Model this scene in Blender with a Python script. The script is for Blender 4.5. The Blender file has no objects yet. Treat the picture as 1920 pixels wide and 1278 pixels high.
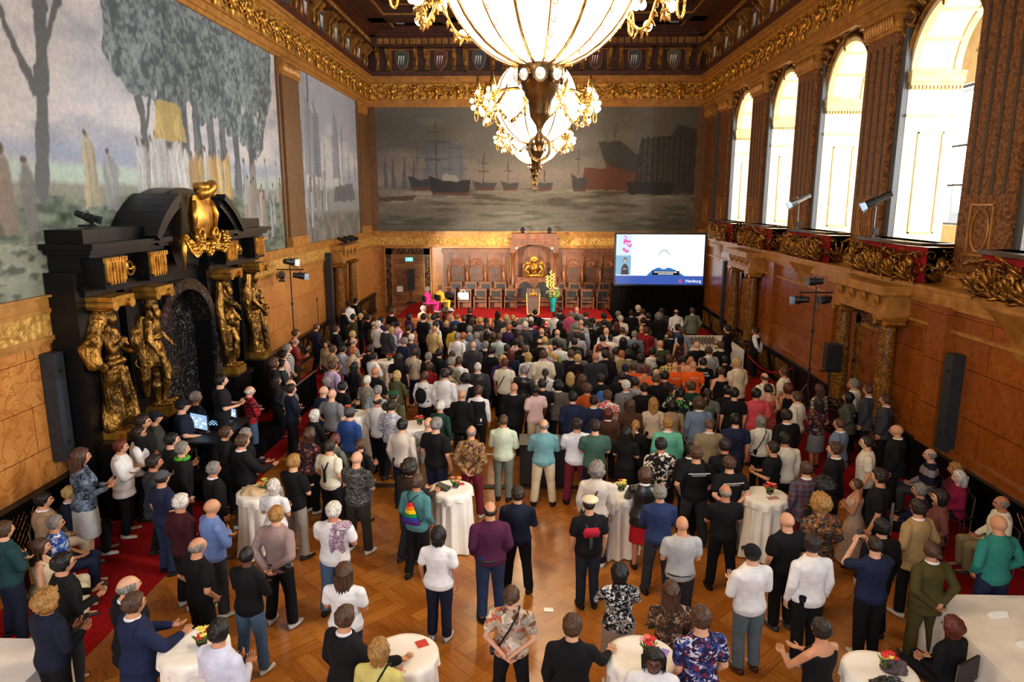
import bpy, bmesh, math, random
import numpy as np
from mathutils import Vector, Matrix, noise
S = bpy.context.scene; COL = S.collection; D = bpy.data
R = math.radians; PI = math.pi
# ------------------------------------------------------------------ camera
cam = D.objects.new('camera', D.cameras.new('camera')); COL.objects.link(cam)
cam.data.sensor_width = 36; cam.data.lens = 36*1316.07/1920; cam.data.clip_end = 200; cam.data.clip_start = .05
_p, _y, _r = .198813, -.0288917, .00127182
_f = Vector((math.sin(_y)*math.cos(_p), math.cos(_y)*math.cos(_p), -math.sin(_p)))
_x = Vector((math.cos(_y), -math.sin(_y), 0)); _u = _x.cross(_f)
_x, _u = math.cos(_r)*_x+math.sin(_r)*_u, -math.sin(_r)*_x+math.cos(_r)*_u
cam.matrix_world = Matrix(((_x[0], _u[0], -_f[0], 8.72), (_x[1], _u[1], -_f[1], 0), (_x[2], _u[2], -_f[2], 6.04), (0, 0, 0, 1)))
S.camera = cam
# ------------------------------------------------------------------ world, daylight, added rear fill, exposure
S.view_settings.view_transform = 'Standard'; S.view_settings.look = 'None'
S.view_settings.gamma = 1; S.view_settings.use_curve_mapping = False
S.view_settings.exposure = 0.0
w = D.worlds.new('sky'); S.world = w; w.use_nodes = True
bg = w.node_tree.nodes['Background']; bg.inputs[0].default_value = (.80, .90, 1, 1); bg.inputs[1].default_value = 1.0
def area(name, loc, rot, sx, sy, power, col=(1, 1, 1), spread=180):
    l = D.lights.new(name, 'AREA'); l.shape = 'RECTANGLE'; l.size = sx; l.size_y = sy; l.energy = power; l.color = col; l.spread = R(spread)
    o = D.objects.new(name, l); COL.objects.link(o); o.location = loc; o.rotation_euler = [R(a) for a in rot]; return o
DAY = (.93, .97, 1)
for k in range(7):          # daylight through the gallery windows, one per bay
    area('window_daylight', (23.7, 34.5-5.01*k, 7.6), (0, 80, 0), 4.0, 2.3, 3600, DAY)
area('rear_fill_light', (4.6, -5.6, 8.4), (66, 0, -4), 7, 5.5, 1000, (1, .97, .95))  # added soft fill from behind the camera, no window stands there
area('rear_fill_light', (1.8, -3.5, 9.5), (58, 0, -32), 4, 4.5, 260, (1, .97, .95))  # second added fill, from the rear left corner

# ------------------------------------------------------------------ materials
MATS = {}
def _lin(c):
    return tuple((x/12.92 if x <= .04045 else ((x+.055)/1.055)**2.4) for x in c)
def hexc(h):
    return _lin([int(h[i:i+2], 16)/255 for i in (0, 2, 4)])
class NT:
    def __init__(s, name, rough=.6, metal=0., spec=.5):
        s.m = D.materials.new(name); s.m.use_nodes = True; s.t = s.m.node_tree; s.b = s.t.nodes['Principled BSDF']
        s.b.inputs['Roughness'].default_value = rough; s.b.inputs['Metallic'].default_value = metal; s.b.inputs['Specular IOR Level'].default_value = spec
    def n(s, typ, ins=None, **kw):
        nd = s.t.nodes.new(typ)
        for k, v in kw.items(): setattr(nd, k, v)
        for k, v in (ins or {}).items():
            if isinstance(v, bpy.types.NodeSocket): s.t.links.new(v, nd.inputs[k])
            else: nd.inputs[k].default_value = v
        return nd
    def link(s, a, b): s.t.links.new(a, b)
    def coord(s, scale=(1, 1, 1), rot=(0, 0, 0), kind='Object'):
        c = s.n('ShaderNodeTexCoord'); mp = s.n('ShaderNodeMapping', {'Vector': c.outputs[kind], 'Scale': scale, 'Rotation': rot}); return mp.outputs[0]
    def ramp(s, fac, stops, interp='LINEAR'):
        r = s.n('ShaderNodeValToRGB', {'Fac': fac}); cr = r.color_ramp; cr.interpolation = interp
        while len(cr.elements) < len(stops): cr.elements.new(.5)
        for e, (p, c) in zip(cr.elements, stops): e.position = p; e.color = (*c, 1)
        return r.outputs[0]
    def mix(s, fac, a, b, bt='MIX'):
        nd = s.n('ShaderNodeMix', data_type='RGBA', blend_type=bt)
        for i, v in ((0, fac), (6, a), (7, b)):
            if isinstance(v, bpy.types.NodeSocket): s.t.links.new(v, nd.inputs[i])
            else: nd.inputs[i].default_value = v if i == 0 else (*v, 1)
        return nd.outputs[2]
    def math(s, op, a, b=0.):
        nd = s.n('ShaderNodeMath', operation=op)
        for i, v in ((0, a), (1, b)):
            if isinstance(v, bpy.types.NodeSocket): s.t.links.new(v, nd.inputs[i])
            else: nd.inputs[i].default_value = v
        return nd.outputs[0]
    def base(s, c):
        if isinstance(c, bpy.types.NodeSocket): s.t.links.new(c, s.b.inputs['Base Color'])
        else: s.b.inputs['Base Color'].default_value = (*c, 1)
    def bump(s, h, strength=.3, dist=.01):
        b = s.n('ShaderNodeBump', {'Height': h, 'Strength': strength, 'Distance': dist}); s.t.links.new(b.outputs[0], s.b.inputs['Normal'])
def noisy(name, c1, c2, scale=3, rough=.6, metal=0, bump=0, bscale=40, detail=4, stretch=(1, 1, 1), spec=.5, dist=.01):
    if name in MATS: return MATS[name]
    t = NT(name, rough, metal, spec); v = t.coord(stretch)
    nz = t.n('ShaderNodeTexNoise', {'Vector': v, 'Scale': scale, 'Detail': detail})
    t.base(t.ramp(nz.outputs['Fac'], [(.3, c1), (.7, c2)]))
    if bump:
        nb = t.n('ShaderNodeTexNoise', {'Vector': v, 'Scale': bscale, 'Detail': 3}); t.bump(nb.outputs['Fac'], bump, dist)
    MATS[name] = t.m; return t.m
def emis(name, c, st):
    if name in MATS: return MATS[name]
    t = NT(name); t.base((0, 0, 0)); t.b.inputs['Emission Color'].default_value = (*c, 1); t.b.inputs['Emission Strength'].default_value = st
    MATS[name] = t.m; return t.m
H = hexc
def mm(name, *a, **k): MATS.pop(name, None); return noisy(name, *a, **k)
GOLD = mm('gilding', H('8a5a16'), H('e0a84a'), 6, .36, .85, .5, 25)
GOLDB = mm('bronze gilding', H('2a1a08'), H('a27430'), 7, .33, .85, 1., 22, stretch=(1, 1, .45), dist=.04)
BRASS = mm('chandelier brass', H('8a5f20'), H('f0c478'), 8, .25, .9, .3, 30)
DWOOD = mm('dark walnut', H('2a1408'), H('4f2a12'), 5, .42, 0, .2, 30, stretch=(1, 1, .15))
MWOOD = mm('carved oak', H('4a2610'), H('7c4520'), 6, .4, 0, .25, 40, stretch=(1, 1, .2))
RWOOD = mm('reddish ceiling wood', H('2c120a'), H('542614'), 4, .45, 0, .2, 20)
PWOOD = mm('pilaster wood', H('54381e'), H('755028'), 14, .5, 0, .3, 40, stretch=(1, 1, .3))
LWOOD = mm('gold brown moulding', H('8c5c22'), H('b9823a'), 4, .42, .25, .15, 30)
BLACKM = mm('black lacquer', H('050506'), H('0a0a0b'), 3, .35, 0, spec=.25)
BLK = mm('black plastic', H('0d0d0f'), H('15151a'), 8, .5, 0)
BLKD = mm('black drape', H('060607'), H('0c0c0e'), 8, .95, 0, spec=.1)
STEEL = mm('steel', H('8f949a'), H('c3c7cc'), 8, .3, .9)
REDC = mm('red carpet', H('7c0d10'), H('9c1618'), 30, .95, 0, .3, 200, spec=.1)
REDV = mm('red velvet', H('7e0f14'), H('a51c22'), 8, .9, 0, spec=.2)
CREAM = mm('cream stone', H('dccb9f'), H('f1e3bd'), 3, .5, 0, .1, 20)
CLOTH = mm('white tablecloth', H('e6ded2'), H('f4eee4'), 3, .85, 0, .1, 20, spec=.2)
PAPER = mm('paper', H('e9e6df'), H('f7f5f0'), 3, .8)
def marble(name, a, b, vein, sc=1.2, rough=.3, joint=None, vs=(.01, .03)):
    t = NT(name, rough); v = t.coord()
    n1 = t.n('ShaderNodeTexNoise', {'Vector': v, 'Scale': sc, 'Detail': 8, 'Roughness': .6, 'Distortion': 1.2})
    c = t.ramp(n1.outputs['Fac'], [(.3, a), (.7, b)])
    n2 = t.n('ShaderNodeTexNoise', {'Vector': v, 'Scale': sc*1.6, 'Detail': 6, 'Distortion': 2.})
    d = t.math('ABSOLUTE', t.math('SUBTRACT', n2.outputs['Fac'], .5))
    f = t.ramp(d, [(vs[0], (1, 1, 1)), (vs[1], (0, 0, 0))])
    c = t.mix(f, c, vein)
    if joint:
        # stone slabs: horizontal in y (axis swapped so that the pattern lies in the wall plane)
        co = t.n('ShaderNodeTexCoord'); sp = t.n('ShaderNodeSeparateXYZ', {'Vector': co.outputs['Object']})
        ad = t.math('ADD', sp.outputs[0], sp.outputs[1]); cb = t.n('ShaderNodeCombineXYZ', {'X': ad, 'Y': sp.outputs[2]})
        br = t.n('ShaderNodeTexBrick', {'Vector': cb.outputs[0], 'Scale': 1., 'Color1': (1, 1, 1, 1), 'Color2': (.86, .86, .86, 1), 'Mortar': (.25, .2, .15, 1), 'Mortar Size': .008, 'Brick Width': joint[0], 'Row Height': joint[1]}, offset=.5)
        c = t.mix(1., c, br.outputs[0], 'MULTIPLY')
    t.base(c); return t.m
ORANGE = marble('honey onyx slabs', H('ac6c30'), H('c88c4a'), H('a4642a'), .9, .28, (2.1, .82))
ORANGED = marble('shaded honey panels', H('824212'), H('96521a'), H('7a3e12'), 1.2, .25, (2.3, .95))  # darker base colour stands in for the shade on the balcony wall
VEIN = marble('black veined marble', H('0e0c0d'), H('1e1b1c'), H('6c6662'), 1.3, .15, None, (.002, .008))
BROWNM = marble('brown marble', H('1d100c'), H('3a2018'), H('8a6a50'), 3, .15)
COLM = marble('mottled ochre marble', H('8a5a20'), H('c0862e'), H('4a2c10'), 9, .25, None, (.05, .12))
def parquet():
    t = NT('oak parquet', .3, 0, .5); v = t.coord((1, 1, 1), (0, 0, R(45)))
    # basket weave: blocks of planks turned by a quarter from block to block
    ch = t.n('ShaderNodeTexChecker', {'Vector': v, 'Scale': 1.5625, 'Color1': (1, 1, 1, 1), 'Color2': (0, 0, 0, 1)})
    v2 = t.coord((1, 1, 1), (0, 0, R(135)))
    outs = []
    for vv in (v, v2):
        b = t.n('ShaderNodeTexBrick', {'Vector': vv, 'Scale': 1., 'Color1': (*H('85460f'), 1), 'Color2': (*H('c07a2e'), 1), 'Mortar': (*H('331706'), 1), 'Mortar Size': .005, 'Brick Width': .64, 'Row Height': .213, 'Bias': 0.}, offset=0)
        nz = t.n('ShaderNodeTexNoise', {'Vector': t.n('ShaderNodeMapping', {'Vector': vv, 'Scale': (2, 26, 1)}).outputs[0], 'Scale': 1.6, 'Detail': 5})
        outs.append((t.mix(.45, b.outputs[0], t.ramp(nz.outputs['Fac'], [(.3, H('7c4414')), (.7, H('c48038'))])), b.outputs['Fac']))
    c = t.mix(ch.outputs['Fac'], outs[0][0], outs[1][0])
    big = t.n('ShaderNodeTexNoise', {'Vector': v, 'Scale': .7, 'Detail': 3})
    t.base(t.mix(t.ramp(big.outputs['Fac'], [(.35, (0, 0, 0)), (.65, (.35, .35, .35))]), c, H('9c5c20')))
    rg = t.n('ShaderNodeTexNoise', {'Vector': v, 'Scale': 3., 'Detail': 4})
    rr = t.n('ShaderNodeMapRange', {'Value': rg.outputs['Fac'], 'To Min': .12, 'To Max': .3}); t.link(rr.outputs[0], t.b.inputs['Roughness'])
    t.bump(rg.outputs['Fac'], .12, .01)
    return t.m
PARQ = parquet()
def relief(name, c1, c2, sc, rough=.4, metal=.6, kind='vor'):
    t = NT(name, rough, metal); v = t.coord()
    vo = t.n('ShaderNodeTexVoronoi', {'Vector': v, 'Scale': sc}, feature='SMOOTH_F1')
    nz = t.n('ShaderNodeTexNoise', {'Vector': v, 'Scale': sc*.8, 'Detail': 5, 'Distortion': 3.})
    h = t.math('MULTIPLY', vo.outputs['Distance'], nz.outputs['Fac'])
    t.base(t.ramp(h, [(.1, c2), (.35, c1)])); t.bump(h, 1., .06); return t.m
GREL = relief('gilded relief', H('5a3710'), H('e3aa48'), 7)
KNOT = relief('knotwork relief', H('a2762f'), H('d2a250'), 9, .45, .3)
# ------------------------------------------------------------------ mesh builder
class MB:
    def __init__(s): s.v = []; s.f = []; s.mi = []; s.cur = 0
    def add(s, vs, fs, T=None, mi=None):
        o = len(s.v)
        if T is not None: vs = [T@Vector(p) for p in vs]
        s.v += [tuple(p) for p in vs]; s.f += [tuple(i+o for i in f) for f in fs]; s.mi += [s.cur if mi is None else mi]*len(fs)
    def box(s, x0, x1, y0, y1, z0, z1, T=None, mi=None):
        s.add([(x0, y0, z0), (x1, y0, z0), (x1, y1, z0), (x0, y1, z0), (x0, y0, z1), (x1, y0, z1), (x1, y1, z1), (x0, y1, z1)],
              [(0, 3, 2, 1), (4, 5, 6, 7), (0, 1, 5, 4), (1, 2, 6, 5), (2, 3, 7, 6), (3, 0, 4, 7)], T, mi)
    def tube(s, pts, rad, n=8, T=None, cap=True, mi=None, flat=1.):
        pts = [Vector(p) for p in pts]; m = len(pts)
        if not hasattr(rad, '__len__'): rad = [rad]*m
        tang = [(pts[min(i+1, m-1)]-pts[max(i-1, 0)]).normalized() for i in range(m)]
        a = Vector((0, 0, 1)) if abs(tang[0].z) < .9 else Vector((1, 0, 0)); nx = tang[0].cross(a).normalized(); vs = []
        for i in range(m):
            nx = (nx-tang[i]*nx.dot(tang[i])).normalized(); ny = tang[i].cross(nx)
            for k in range(n):
                th = 2*PI*k/n; vs.append(pts[i]+(nx*math.cos(th)+ny*math.sin(th)*flat)*rad[i])
        fs = [(i*n+k, i*n+(k+1) % n, (i+1)*n+(k+1) % n, (i+1)*n+k) for i in range(m-1) for k in range(n)]
        if cap: fs += [tuple(range(n-1, -1, -1)), tuple(range((m-1)*n, m*n))]
        s.add(vs, fs, T, mi)
    def capsule(s, a, b, ra, rb, n=10, T=None, mi=None):
        a = Vector(a); b = Vector(b); d = (b-a).normalized(); pts = []; rr = []
        for t in (90, 60, 30): pts.append(a-d*ra*math.sin(R(t))*.999); rr.append(max(ra*math.cos(R(t)), 1e-4))
        pts.append(a); rr.append(ra); pts.append(b); rr.append(rb)
        for t in (30, 60, 90): pts.append(b+d*rb*math.sin(R(t))); rr.append(max(rb*math.cos(R(t)), 1e-4))
        s.tube(pts, rr, n, T, True, mi)
    def lathe(s, prof, n=24, T=None, mi=None, cap=True, mod=None):
        vs = []
        for r_, z in prof:
            for k in range(n):
                th = 2*PI*k/n; q = r_*(mod(th, z) if mod else 1); vs.append((q*math.cos(th), q*math.sin(th), z))
        m = len(prof); fs = [(i*n+k, i*n+(k+1) % n, (i+1)*n+(k+1) % n, (i+1)*n+k) for i in range(m-1) for k in range(n)]
        if cap: fs += [tuple(range(n-1, -1, -1)), tuple(range((m-1)*n, m*n))]
        s.add(vs, fs, T, mi)
    def prism(s, poly, h0, h1, ax='z', T=None, mi=None):
        def P(p, h): return {'z': (p[0], p[1], h), 'x': (h, p[0], p[1]), 'y': (p[0], h, p[1])}[ax]
        n = len(poly); vs = [P(p, h0) for p in poly]+[P(p, h1) for p in poly]
        s.add(vs, [tuple(range(n-1, -1, -1)), tuple(range(n, 2*n))]+[(i, (i+1) % n, n+(i+1) % n, n+i) for i in range(n)], T, mi)
    def grid(s, fn, nu, nv, T=None, mi=None, closeu=False):
        vs = [fn(i/(nu if closeu else nu-1), j/(nv-1)) for j in range(nv) for i in range(nu)]
        s.add(vs, [(j*nu+i, j*nu+(i+1) % nu, (j+1)*nu+(i+1) % nu, (j+1)*nu+i) for j in range(nv-1) for i in range(nu if closeu else nu-1)], T, mi)
    def ell(s, c, r_, n=16, m=10, T=None, mi=None, rot=None):
        vs = []; c = Vector(c)
        for j in range(m+1):
            ph = -PI/2+PI*j/m
            for k in range(n):
                th = 2*PI*k/n; q = Vector((r_[0]*math.cos(ph)*math.cos(th), r_[1]*math.cos(ph)*math.sin(th), r_[2]*math.sin(ph)))
                if rot is not None: q = rot@q
                vs.append(c+q)
        s.add(vs, [(j*n+k, j*n+(k+1) % n, (j+1)*n+(k+1) % n, (j+1)*n+k) for j in range(m) for k in range(n)], T, mi)
    def leaf(s, base, tip, width, bulge, nrm, T=None, mi=None, curl=.0, n=7):
        base = Vector(base); tip = Vector(tip); nrm = Vector(nrm).normalized(); L = tip-base; side = L.cross(nrm).normalized(); vs = []
        for i in range(n):
            t = i/(n-1); w_ = width*math.sin(PI*min(1, .12+.88*t))**.8*(1+.25*math.sin(t*18)); c = base+L*t+nrm*(bulge*math.sin(PI*t*.8)+curl*t*t)
            vs += [c-side*w_/2-nrm*bulge*.3, c+nrm*width*.12, c+side*w_/2-nrm*bulge*.3]
        fs = []
        for i in range(n-1):
            for k in range(2): fs.append((i*3+k, i*3+k+1, i*3+k+4, i*3+k+3))
        o = len(vs); back = [v_-nrm*max(.008, width*.08) for v_ in vs]; allv = vs+back
        fs2 = [tuple(reversed([q+o for q in f])) for f in fs]
        edge = []
        for i in range(n-1): edge += [(i*3, (i+1)*3, (i+1)*3+o, i*3+o), ((i+1)*3+2, i*3+2, i*3+2+o, (i+1)*3+2+o)]
        s.add(allv, fs+fs2+edge, T, mi)
    def build(s, name, mat=None, parent=None, smooth=False, loc=None, rot=None, auto=None):
        me = D.meshes.new(name); me.from_pydata(s.v, [], s.f); mats = mat if isinstance(mat, (list, tuple)) else [mat]
        for m_ in mats:
            if m_: me.materials.append(m_)
        me.polygons.foreach_set('material_index', s.mi)
        if smooth or auto:
            me.polygons.foreach_set('use_smooth', [True]*len(s.f))
            if auto: me.set_sharp_from_angle(angle=R(auto))
        me.update()
        o = D.objects.new(name, me); COL.objects.link(o)
        if parent: o.parent = parent
        if loc: o.location = loc
        if rot is not None: o.rotation_euler = rot
        return o
def tag(o, label=None, cat=None, group=None, kind=None):
    for k, v in (('label', label), ('category', cat), ('group', group), ('kind', kind)):
        if v: o[k] = v
    return o
def empty(name, loc=(0, 0, 0), rz=0): 
    o = D.objects.new(name, None); COL.objects.link(o); o.location = loc; o.rotation_euler = (0, 0, rz); o.empty_display_size = .2; return o
def struct(name, mb, mat, **k): return tag(mb.build(name, mat, **k), kind='structure')
def copytree(o, parent=None):
    c = o.copy(); COL.objects.link(c); c.parent = parent
    for ch in o.children: copytree(ch, c)
    return c
def TR(x=0, y=0, z=0, rz=0, rx=0, ry=0, s=1):
    return Matrix.Translation((x, y, z))@Matrix.Rotation(rz, 4, 'Z')@Matrix.Rotation(ry, 4, 'Y')@Matrix.Rotation(rx, 4, 'X')@Matrix.Diagonal((*([s]*3 if not hasattr(s, '__len__') else s), 1))
def scroll(mb, c, r0, turns, wid, U, V, N, sgn=1, start=0, T=None, mi=None, n=26):
    """a volute of acanthus stem in the plane U,V about c"""
    c = Vector(c); U = Vector(U); V = Vector(V); N = Vector(N); pts = []; rr = []
    for i in range(n):
        t = i/(n-1); a = start+sgn*2*PI*turns*t; q = r0*(1-t)**.8+.012; pts.append(c+U*q*math.cos(a)+V*q*math.sin(a)+N*.03*math.sin(t*PI)); rr.append(wid*(1-.6*t))
    mb.tube(pts, rr, 6, T, True, mi)
# ------------------------------------------------------------------ painted walls (colour per vertex of a fine canvas grid)
def fbm(x, y, seed=0, oct=5, sx=1., sy=1.):
    rs = np.random.RandomState(seed); out = np.zeros_like(x); amp = 1; tot = 0
    for o in range(oct):
        g = rs.rand(64, 64); fx = x*sx*2**o; fy = y*sy*2**o; ix = np.floor(fx).astype(int); iy = np.floor(fy).astype(int)
        tx = fx-ix; ty = fy-iy; tx = tx*tx*(3-2*tx); ty = ty*ty*(3-2*ty)
        a = g[ix % 64, iy % 64]; b = g[(ix+1) % 64, iy % 64]; c = g[ix % 64, (iy+1) % 64]; d = g[(ix+1) % 64, (iy+1) % 64]
        out += amp*((a*(1-tx)+b*tx)*(1-ty)+(c*(1-tx)+d*tx)*ty); tot += amp; amp *= .5
    return out/tot
def inpoly(x, y, poly):
    r_ = np.zeros(x.shape, bool); n = len(poly)
    for i in range(n):
        x1, y1 = poly[i]; x2, y2 = poly[(i+1) % n]
        if y1 == y2: continue
        c = ((y1 > y) != (y2 > y)) & (x < (x2-x1)*(y-y1)/(y2-y1)+x1); r_ ^= c
    return r_
def lay(C, m, col):
    m = np.clip(m, 0, 1)[..., None]; return C*(1-m)+np.array(col)*m
def canvas(name, u0, u1, v0, v1, step, paint, place, label):
    nu = int((u1-u0)/step)+1; nv = int((v1-v0)/step)+1
    U, V = np.meshgrid(np.linspace(u0, u1, nu), np.linspace(v0, v1, nv)); C = np.clip(paint(U, V), 0, 1)
    d = .03; vs = np.array([place(u, v, d) for u, v in zip(U.ravel(), V.ravel())])
    idx = np.arange(nu*nv).reshape(nv, nu); f = np.stack([idx[:-1, :-1], idx[:-1, 1:], idx[1:, 1:], idx[1:, :-1]], -1).reshape(-1, 4)
    me = D.meshes.new(name); me.from_pydata(vs.tolist(), [], f.tolist())
    at = me.color_attributes.new('paint', 'FLOAT_COLOR', 'POINT'); L = np.where(C <= .04045, C/12.92, ((C+.055)/1.055)**2.4)
    at.data.foreach_set('color', np.concatenate([L, np.ones(L.shape[:2]+(1,))], -1).astype(np.float32).ravel())
    t = NT(name+' paint', .75); a = t.n('ShaderNodeVertexColor', layer_name='paint'); v = t.coord()
    nz = t.n('ShaderNodeTexNoise', {'Vector': v, 'Scale': 9., 'Detail': 8, 'Roughness': .75})
    t.base(t.mix(1., a.outputs[0], t.ramp(nz.outputs['Fac'], [(.3, (.66, .67, .7)), (.7, (1.02, 1.02, 1.02))]), 'MULTIPLY')); t.bump(nz.outputs['Fac'], .1, .01)
    me.materials.append(t.m); o = D.objects.new(name, me); COL.objects.link(o); tag(o, label, 'mural'); return o
def hxs(h): return [int(h[i:i+2], 16)/255 for i in (0, 2, 4)]
def paint_grove(U, V):
    n1 = fbm(U, V, 1, 5, .35, .9); n2 = fbm(U, V, 2, 5, 1.5, 1.5); n3 = fbm(U, V, 3, 4, 6, 2)
    C = np.ones(U.shape+(3,))*np.array(hxs('a3a5ad')); C = lay(C, (n1-.42)*5, hxs('c3bfbe')); C = lay(C, (fbm(U, V, 9, 4, .5, 1.4)-.53)*4, hxs('9296a0'))
    hz = 6.75; C = lay(C, np.exp(-((V-hz-.15)/.18)**2)*.6, hxs('8694ac'))
    C = lay(C, (hz-V)*8, hxs('a4b4a8')); C = lay(C, (6.35+.12*n2-V)*8, hxs('7f7f74')); C = lay(C, (6.0+.3*n2-V)*4, hxs('5f6a58'))
    C = lay(C, np.where(V < 6.1, (n2-.5)*4, 0), hxs('454f45')); C = lay(C, np.where((V < 5.3) & (U < 14), (n1-.45)*5, 0), hxs('8a8c7a')); gr = fbm(U, V, 45, 4, 3, 7); C = lay(C, np.where(V < 6.2, np.clip((gr-.52)*8, 0, 1)*.7, 0), hxs('7c8470')); C = lay(C, np.where(V < 6.1, np.clip((.45-gr)*8, 0, 1)*.7, 0), hxs('333c34'))
    U0, V0 = U, V; U = U+.16*(n3-.5)+.1*(n2-.5); V = V+.16*(fbm(U0, V0, 33, 4, 4, 4)-.5)
    def trunk(pts, w0, w1, col='55585a', k=.95):
        nonlocal C
        for (a, b), (c, d) in zip(pts[:-1], pts[1:]):
            L = math.hypot(c-a, d-b); t = np.clip(((U-a)*(c-a)+(V-b)*(d-b))/L/L, 0, 1); dist = np.hypot(U-a-(c-a)*t, V-b-(d-b)*t)
            C = lay(C, k*((w0+(w1-w0)*t)*(1+.3*(n3-.5))-dist)*30, hxs(col))
        C = C
    trunk([(12.45, 6.2), (12.8, 8.0), (13.0, 9.4), (12.9, 10.8)], .22, .14); trunk([(12.6, 7.9), (12.0, 9.0), (11.4, 10.2)], .13, .08); trunk([(12.7, 8.2), (13.5, 9.6), (13.6, 10.8)], .12, .08)
    trunk([(16.2, 6.2), (16.0, 8.0), (15.6, 9.4)], .16, .1); trunk([(16.1, 7.6), (16.9, 9.2)], .1, .06)
    for x_ in (17.1, 17.9, 18.6, 19.4, 20.1, 21.0, 22.1): trunk([(x_, 6.3), (x_+.05, 8.5), (x_+.1, 10)], .26, .2, '60666a', .8)
    poly = [(14.7, 9.0), (15.0, 10.1), (16.0, 10.9), (24.2, 10.9), (24.1, 9.2), (23.5, 8.6), (23.2, 7.7), (22.6, 7.3), (21.9, 7.5), (21.3, 8.0), (20.6, 7.8), (19.9, 8.3), (19.0, 8.0), (18.2, 8.4), (17.3, 7.8), (16.6, 8.3), (15.8, 8.2), (15.3, 8.5)]
    w_ = .5*(n2-.5); m = inpoly(U+w_, V+w_, poly)
    big = fbm(U, V, 41, 3, .9, .9); fine = fbm(U, V, 42, 3, 9, 9); mid = fbm(U, V, 43, 4, 3, 2.2)
    hole = np.clip((.36-mid)*10, 0, 1)*np.clip((9.6-V)*1.5, 0, 1)
    C = lay(C, m*(1-hole)*.93, hxs('5c676b')); C = lay(C, m*np.clip((big-.5)*6, 0, 1)*.6, hxs('7a8886')); C = lay(C, m*(1-hole)*np.clip((mid-.5)*7, 0, 1)*.7, hxs('3f4a50')); C = lay(C, m*(1-hole)*np.clip((fine-.52)*9, 0, 1)*.6, hxs('8b9792')); C = lay(C, m*(1-hole)*np.clip((.44-fine)*9, 0, 1)*.6, hxs('39434a'))
    for x_ in (17.1, 17.9, 18.6, 19.4, 20.1, 21.0, 22.1):
        C = lay(C, ((abs(U-x_-.03) < .2) & (V > 6.3) & (V < 8.6))*np.clip((fbm(U, V, 44, 3, 12, 1.2)-.5)*8, 0, 1)*.6, hxs('3c4348'))
    rs = random.Random(4)
    def fig(x_, y0, h, w, col, head='857468'):
        nonlocal C
        t = (V-y0)/h; tc = np.clip(t, 0, 1); ww = w*(1.25-.6*tc+.22*np.exp(-((t-.66)/.12)**2)-.75*np.clip(t-.74, 0, 1)*6*.4+.5*(n2-.5)); mk = ((t > 0) & (t < .85))*np.clip((ww-abs(U-x_))*12, 0, .88)
        C = lay(C, mk, hxs(col)); C = lay(C, mk*np.clip((U-x_)/w+.3, 0, 1)*.3, hxs('5c5a5c')); C = lay(C, mk*np.clip((fbm(U, V, int(x_*7) % 90, 3, 14, 1.2)-.52)*8, 0, 1)*.45, hxs('6a665f'))
        hd = np.hypot((U-x_)*1.25, V-y0-h*.89); C = lay(C, (h*.062-hd)*40*.85, hxs(head)); C = lay(C, (h*.062-np.hypot((U-x_+.02)*1.2, V-y0-h*.92))*30*.7, hxs('4c4038'))
    for i in range(9): fig(15.7+i*.27+.08*rs.random(), 5.95+.2*rs.random(), 1.4+rs.random()*.15, .19, rs.choice(['c9c9c8', 'b9bab9', 'd6d5d0']))
    for i in range(9): fig(18.1+i*.28+.08*rs.random(), 5.95+.2*rs.random(), 1.3+rs.random()*.15, .19, rs.choice(['c09c5c', 'd0b478', 'a8824c', 'c8c2b4']))
    C = lay(C, inpoly(U, V, [(16.5, 7.4), (18.0, 7.4), (17.8, 8.3), (16.7, 8.3)])*.8, hxs('b49a56'))
    for i in range(26): fig(21.3+rs.random()*3.2, 4.7+rs.random()*1.3, 1.4, .15, rs.choice(['a39a8c', '8d8478', 'b9a894', '77736e', '9aa0a6']))
    # a loose group of dull standing shapes at the near end
    for i in range(6): fig(9.5+i*.52, 5.2+rs.random()*.4, 1.5, .2, rs.choice(['6f5648', '5c5350', '7c6a5c', '6a6664']))
    fig(13.9, 5.9, 1.5, .26, 'a89a7c'); fig(14.6, 5.8, 1.3, .3, '8c8e90')
    return C
def paint_sails(U, V):
    n1 = fbm(U, V, 11, 5, .35, .9); n2 = fbm(U, V, 12, 5, 1.5, 1.5)
    C = np.ones(U.shape+(3,))*np.array(hxs('9ba0aa')); C = lay(C, (n1-.42)*5, hxs('bfc0c2')); C = lay(C, (6.6-V)*5, hxs('8a8f8e')); C = lay(C, (5.4+.4*n2-V)*4, hxs('66655f')); C = lay(C, np.where(V < 5.6, (n2-.5)*5, 0), hxs('8a8378'))
    U = U+.18*(fbm(U, V, 35, 4, 3, 3)-.5); V = V+.18*(fbm(U, V, 36, 4, 3, 3)-.5)
    C = lay(C, (np.abs(U-27.9-.06*(V-7)) < .08)*1., hxs('4b4b4c'))
    for a, b, c_ in ((27.3, 28.9, '868d94'), (28.4, 29.4, '6c737a'), (31.2, 32.2, '7a828c')):
        C = lay(C, inpoly(U, V, [(a, 7.0), (b, 6.9), (b-.1, 9.3), (a+.3, 9.9)])*.75, hxs(c_))
    rs = random.Random(3)
    for i in range(16): x_ = 27+rs.random()*8; C = lay(C, ((np.abs(U-x_) < .04) & (V < 7+rs.random()*2.4) & (V > 6))*.8, hxs('5b6068'))
    for i in range(12):
        x_ = 27+rs.random()*3.2; y_ = 4.9+rs.random(); C = lay(C, ((V > y_) & (V < y_+1.3))*(.16-abs(U-x_))*18, hxs(rs.choice(['b9b8b6', '8f8a84', '76706a', 'a1a8ae'])))
    C = lay(C, inpoly(U, V, [(31, 5.9), (34.8, 6.0), (34.4, 6.8), (31.4, 6.6)])*.8, hxs('5a5c5e')); return C
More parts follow.
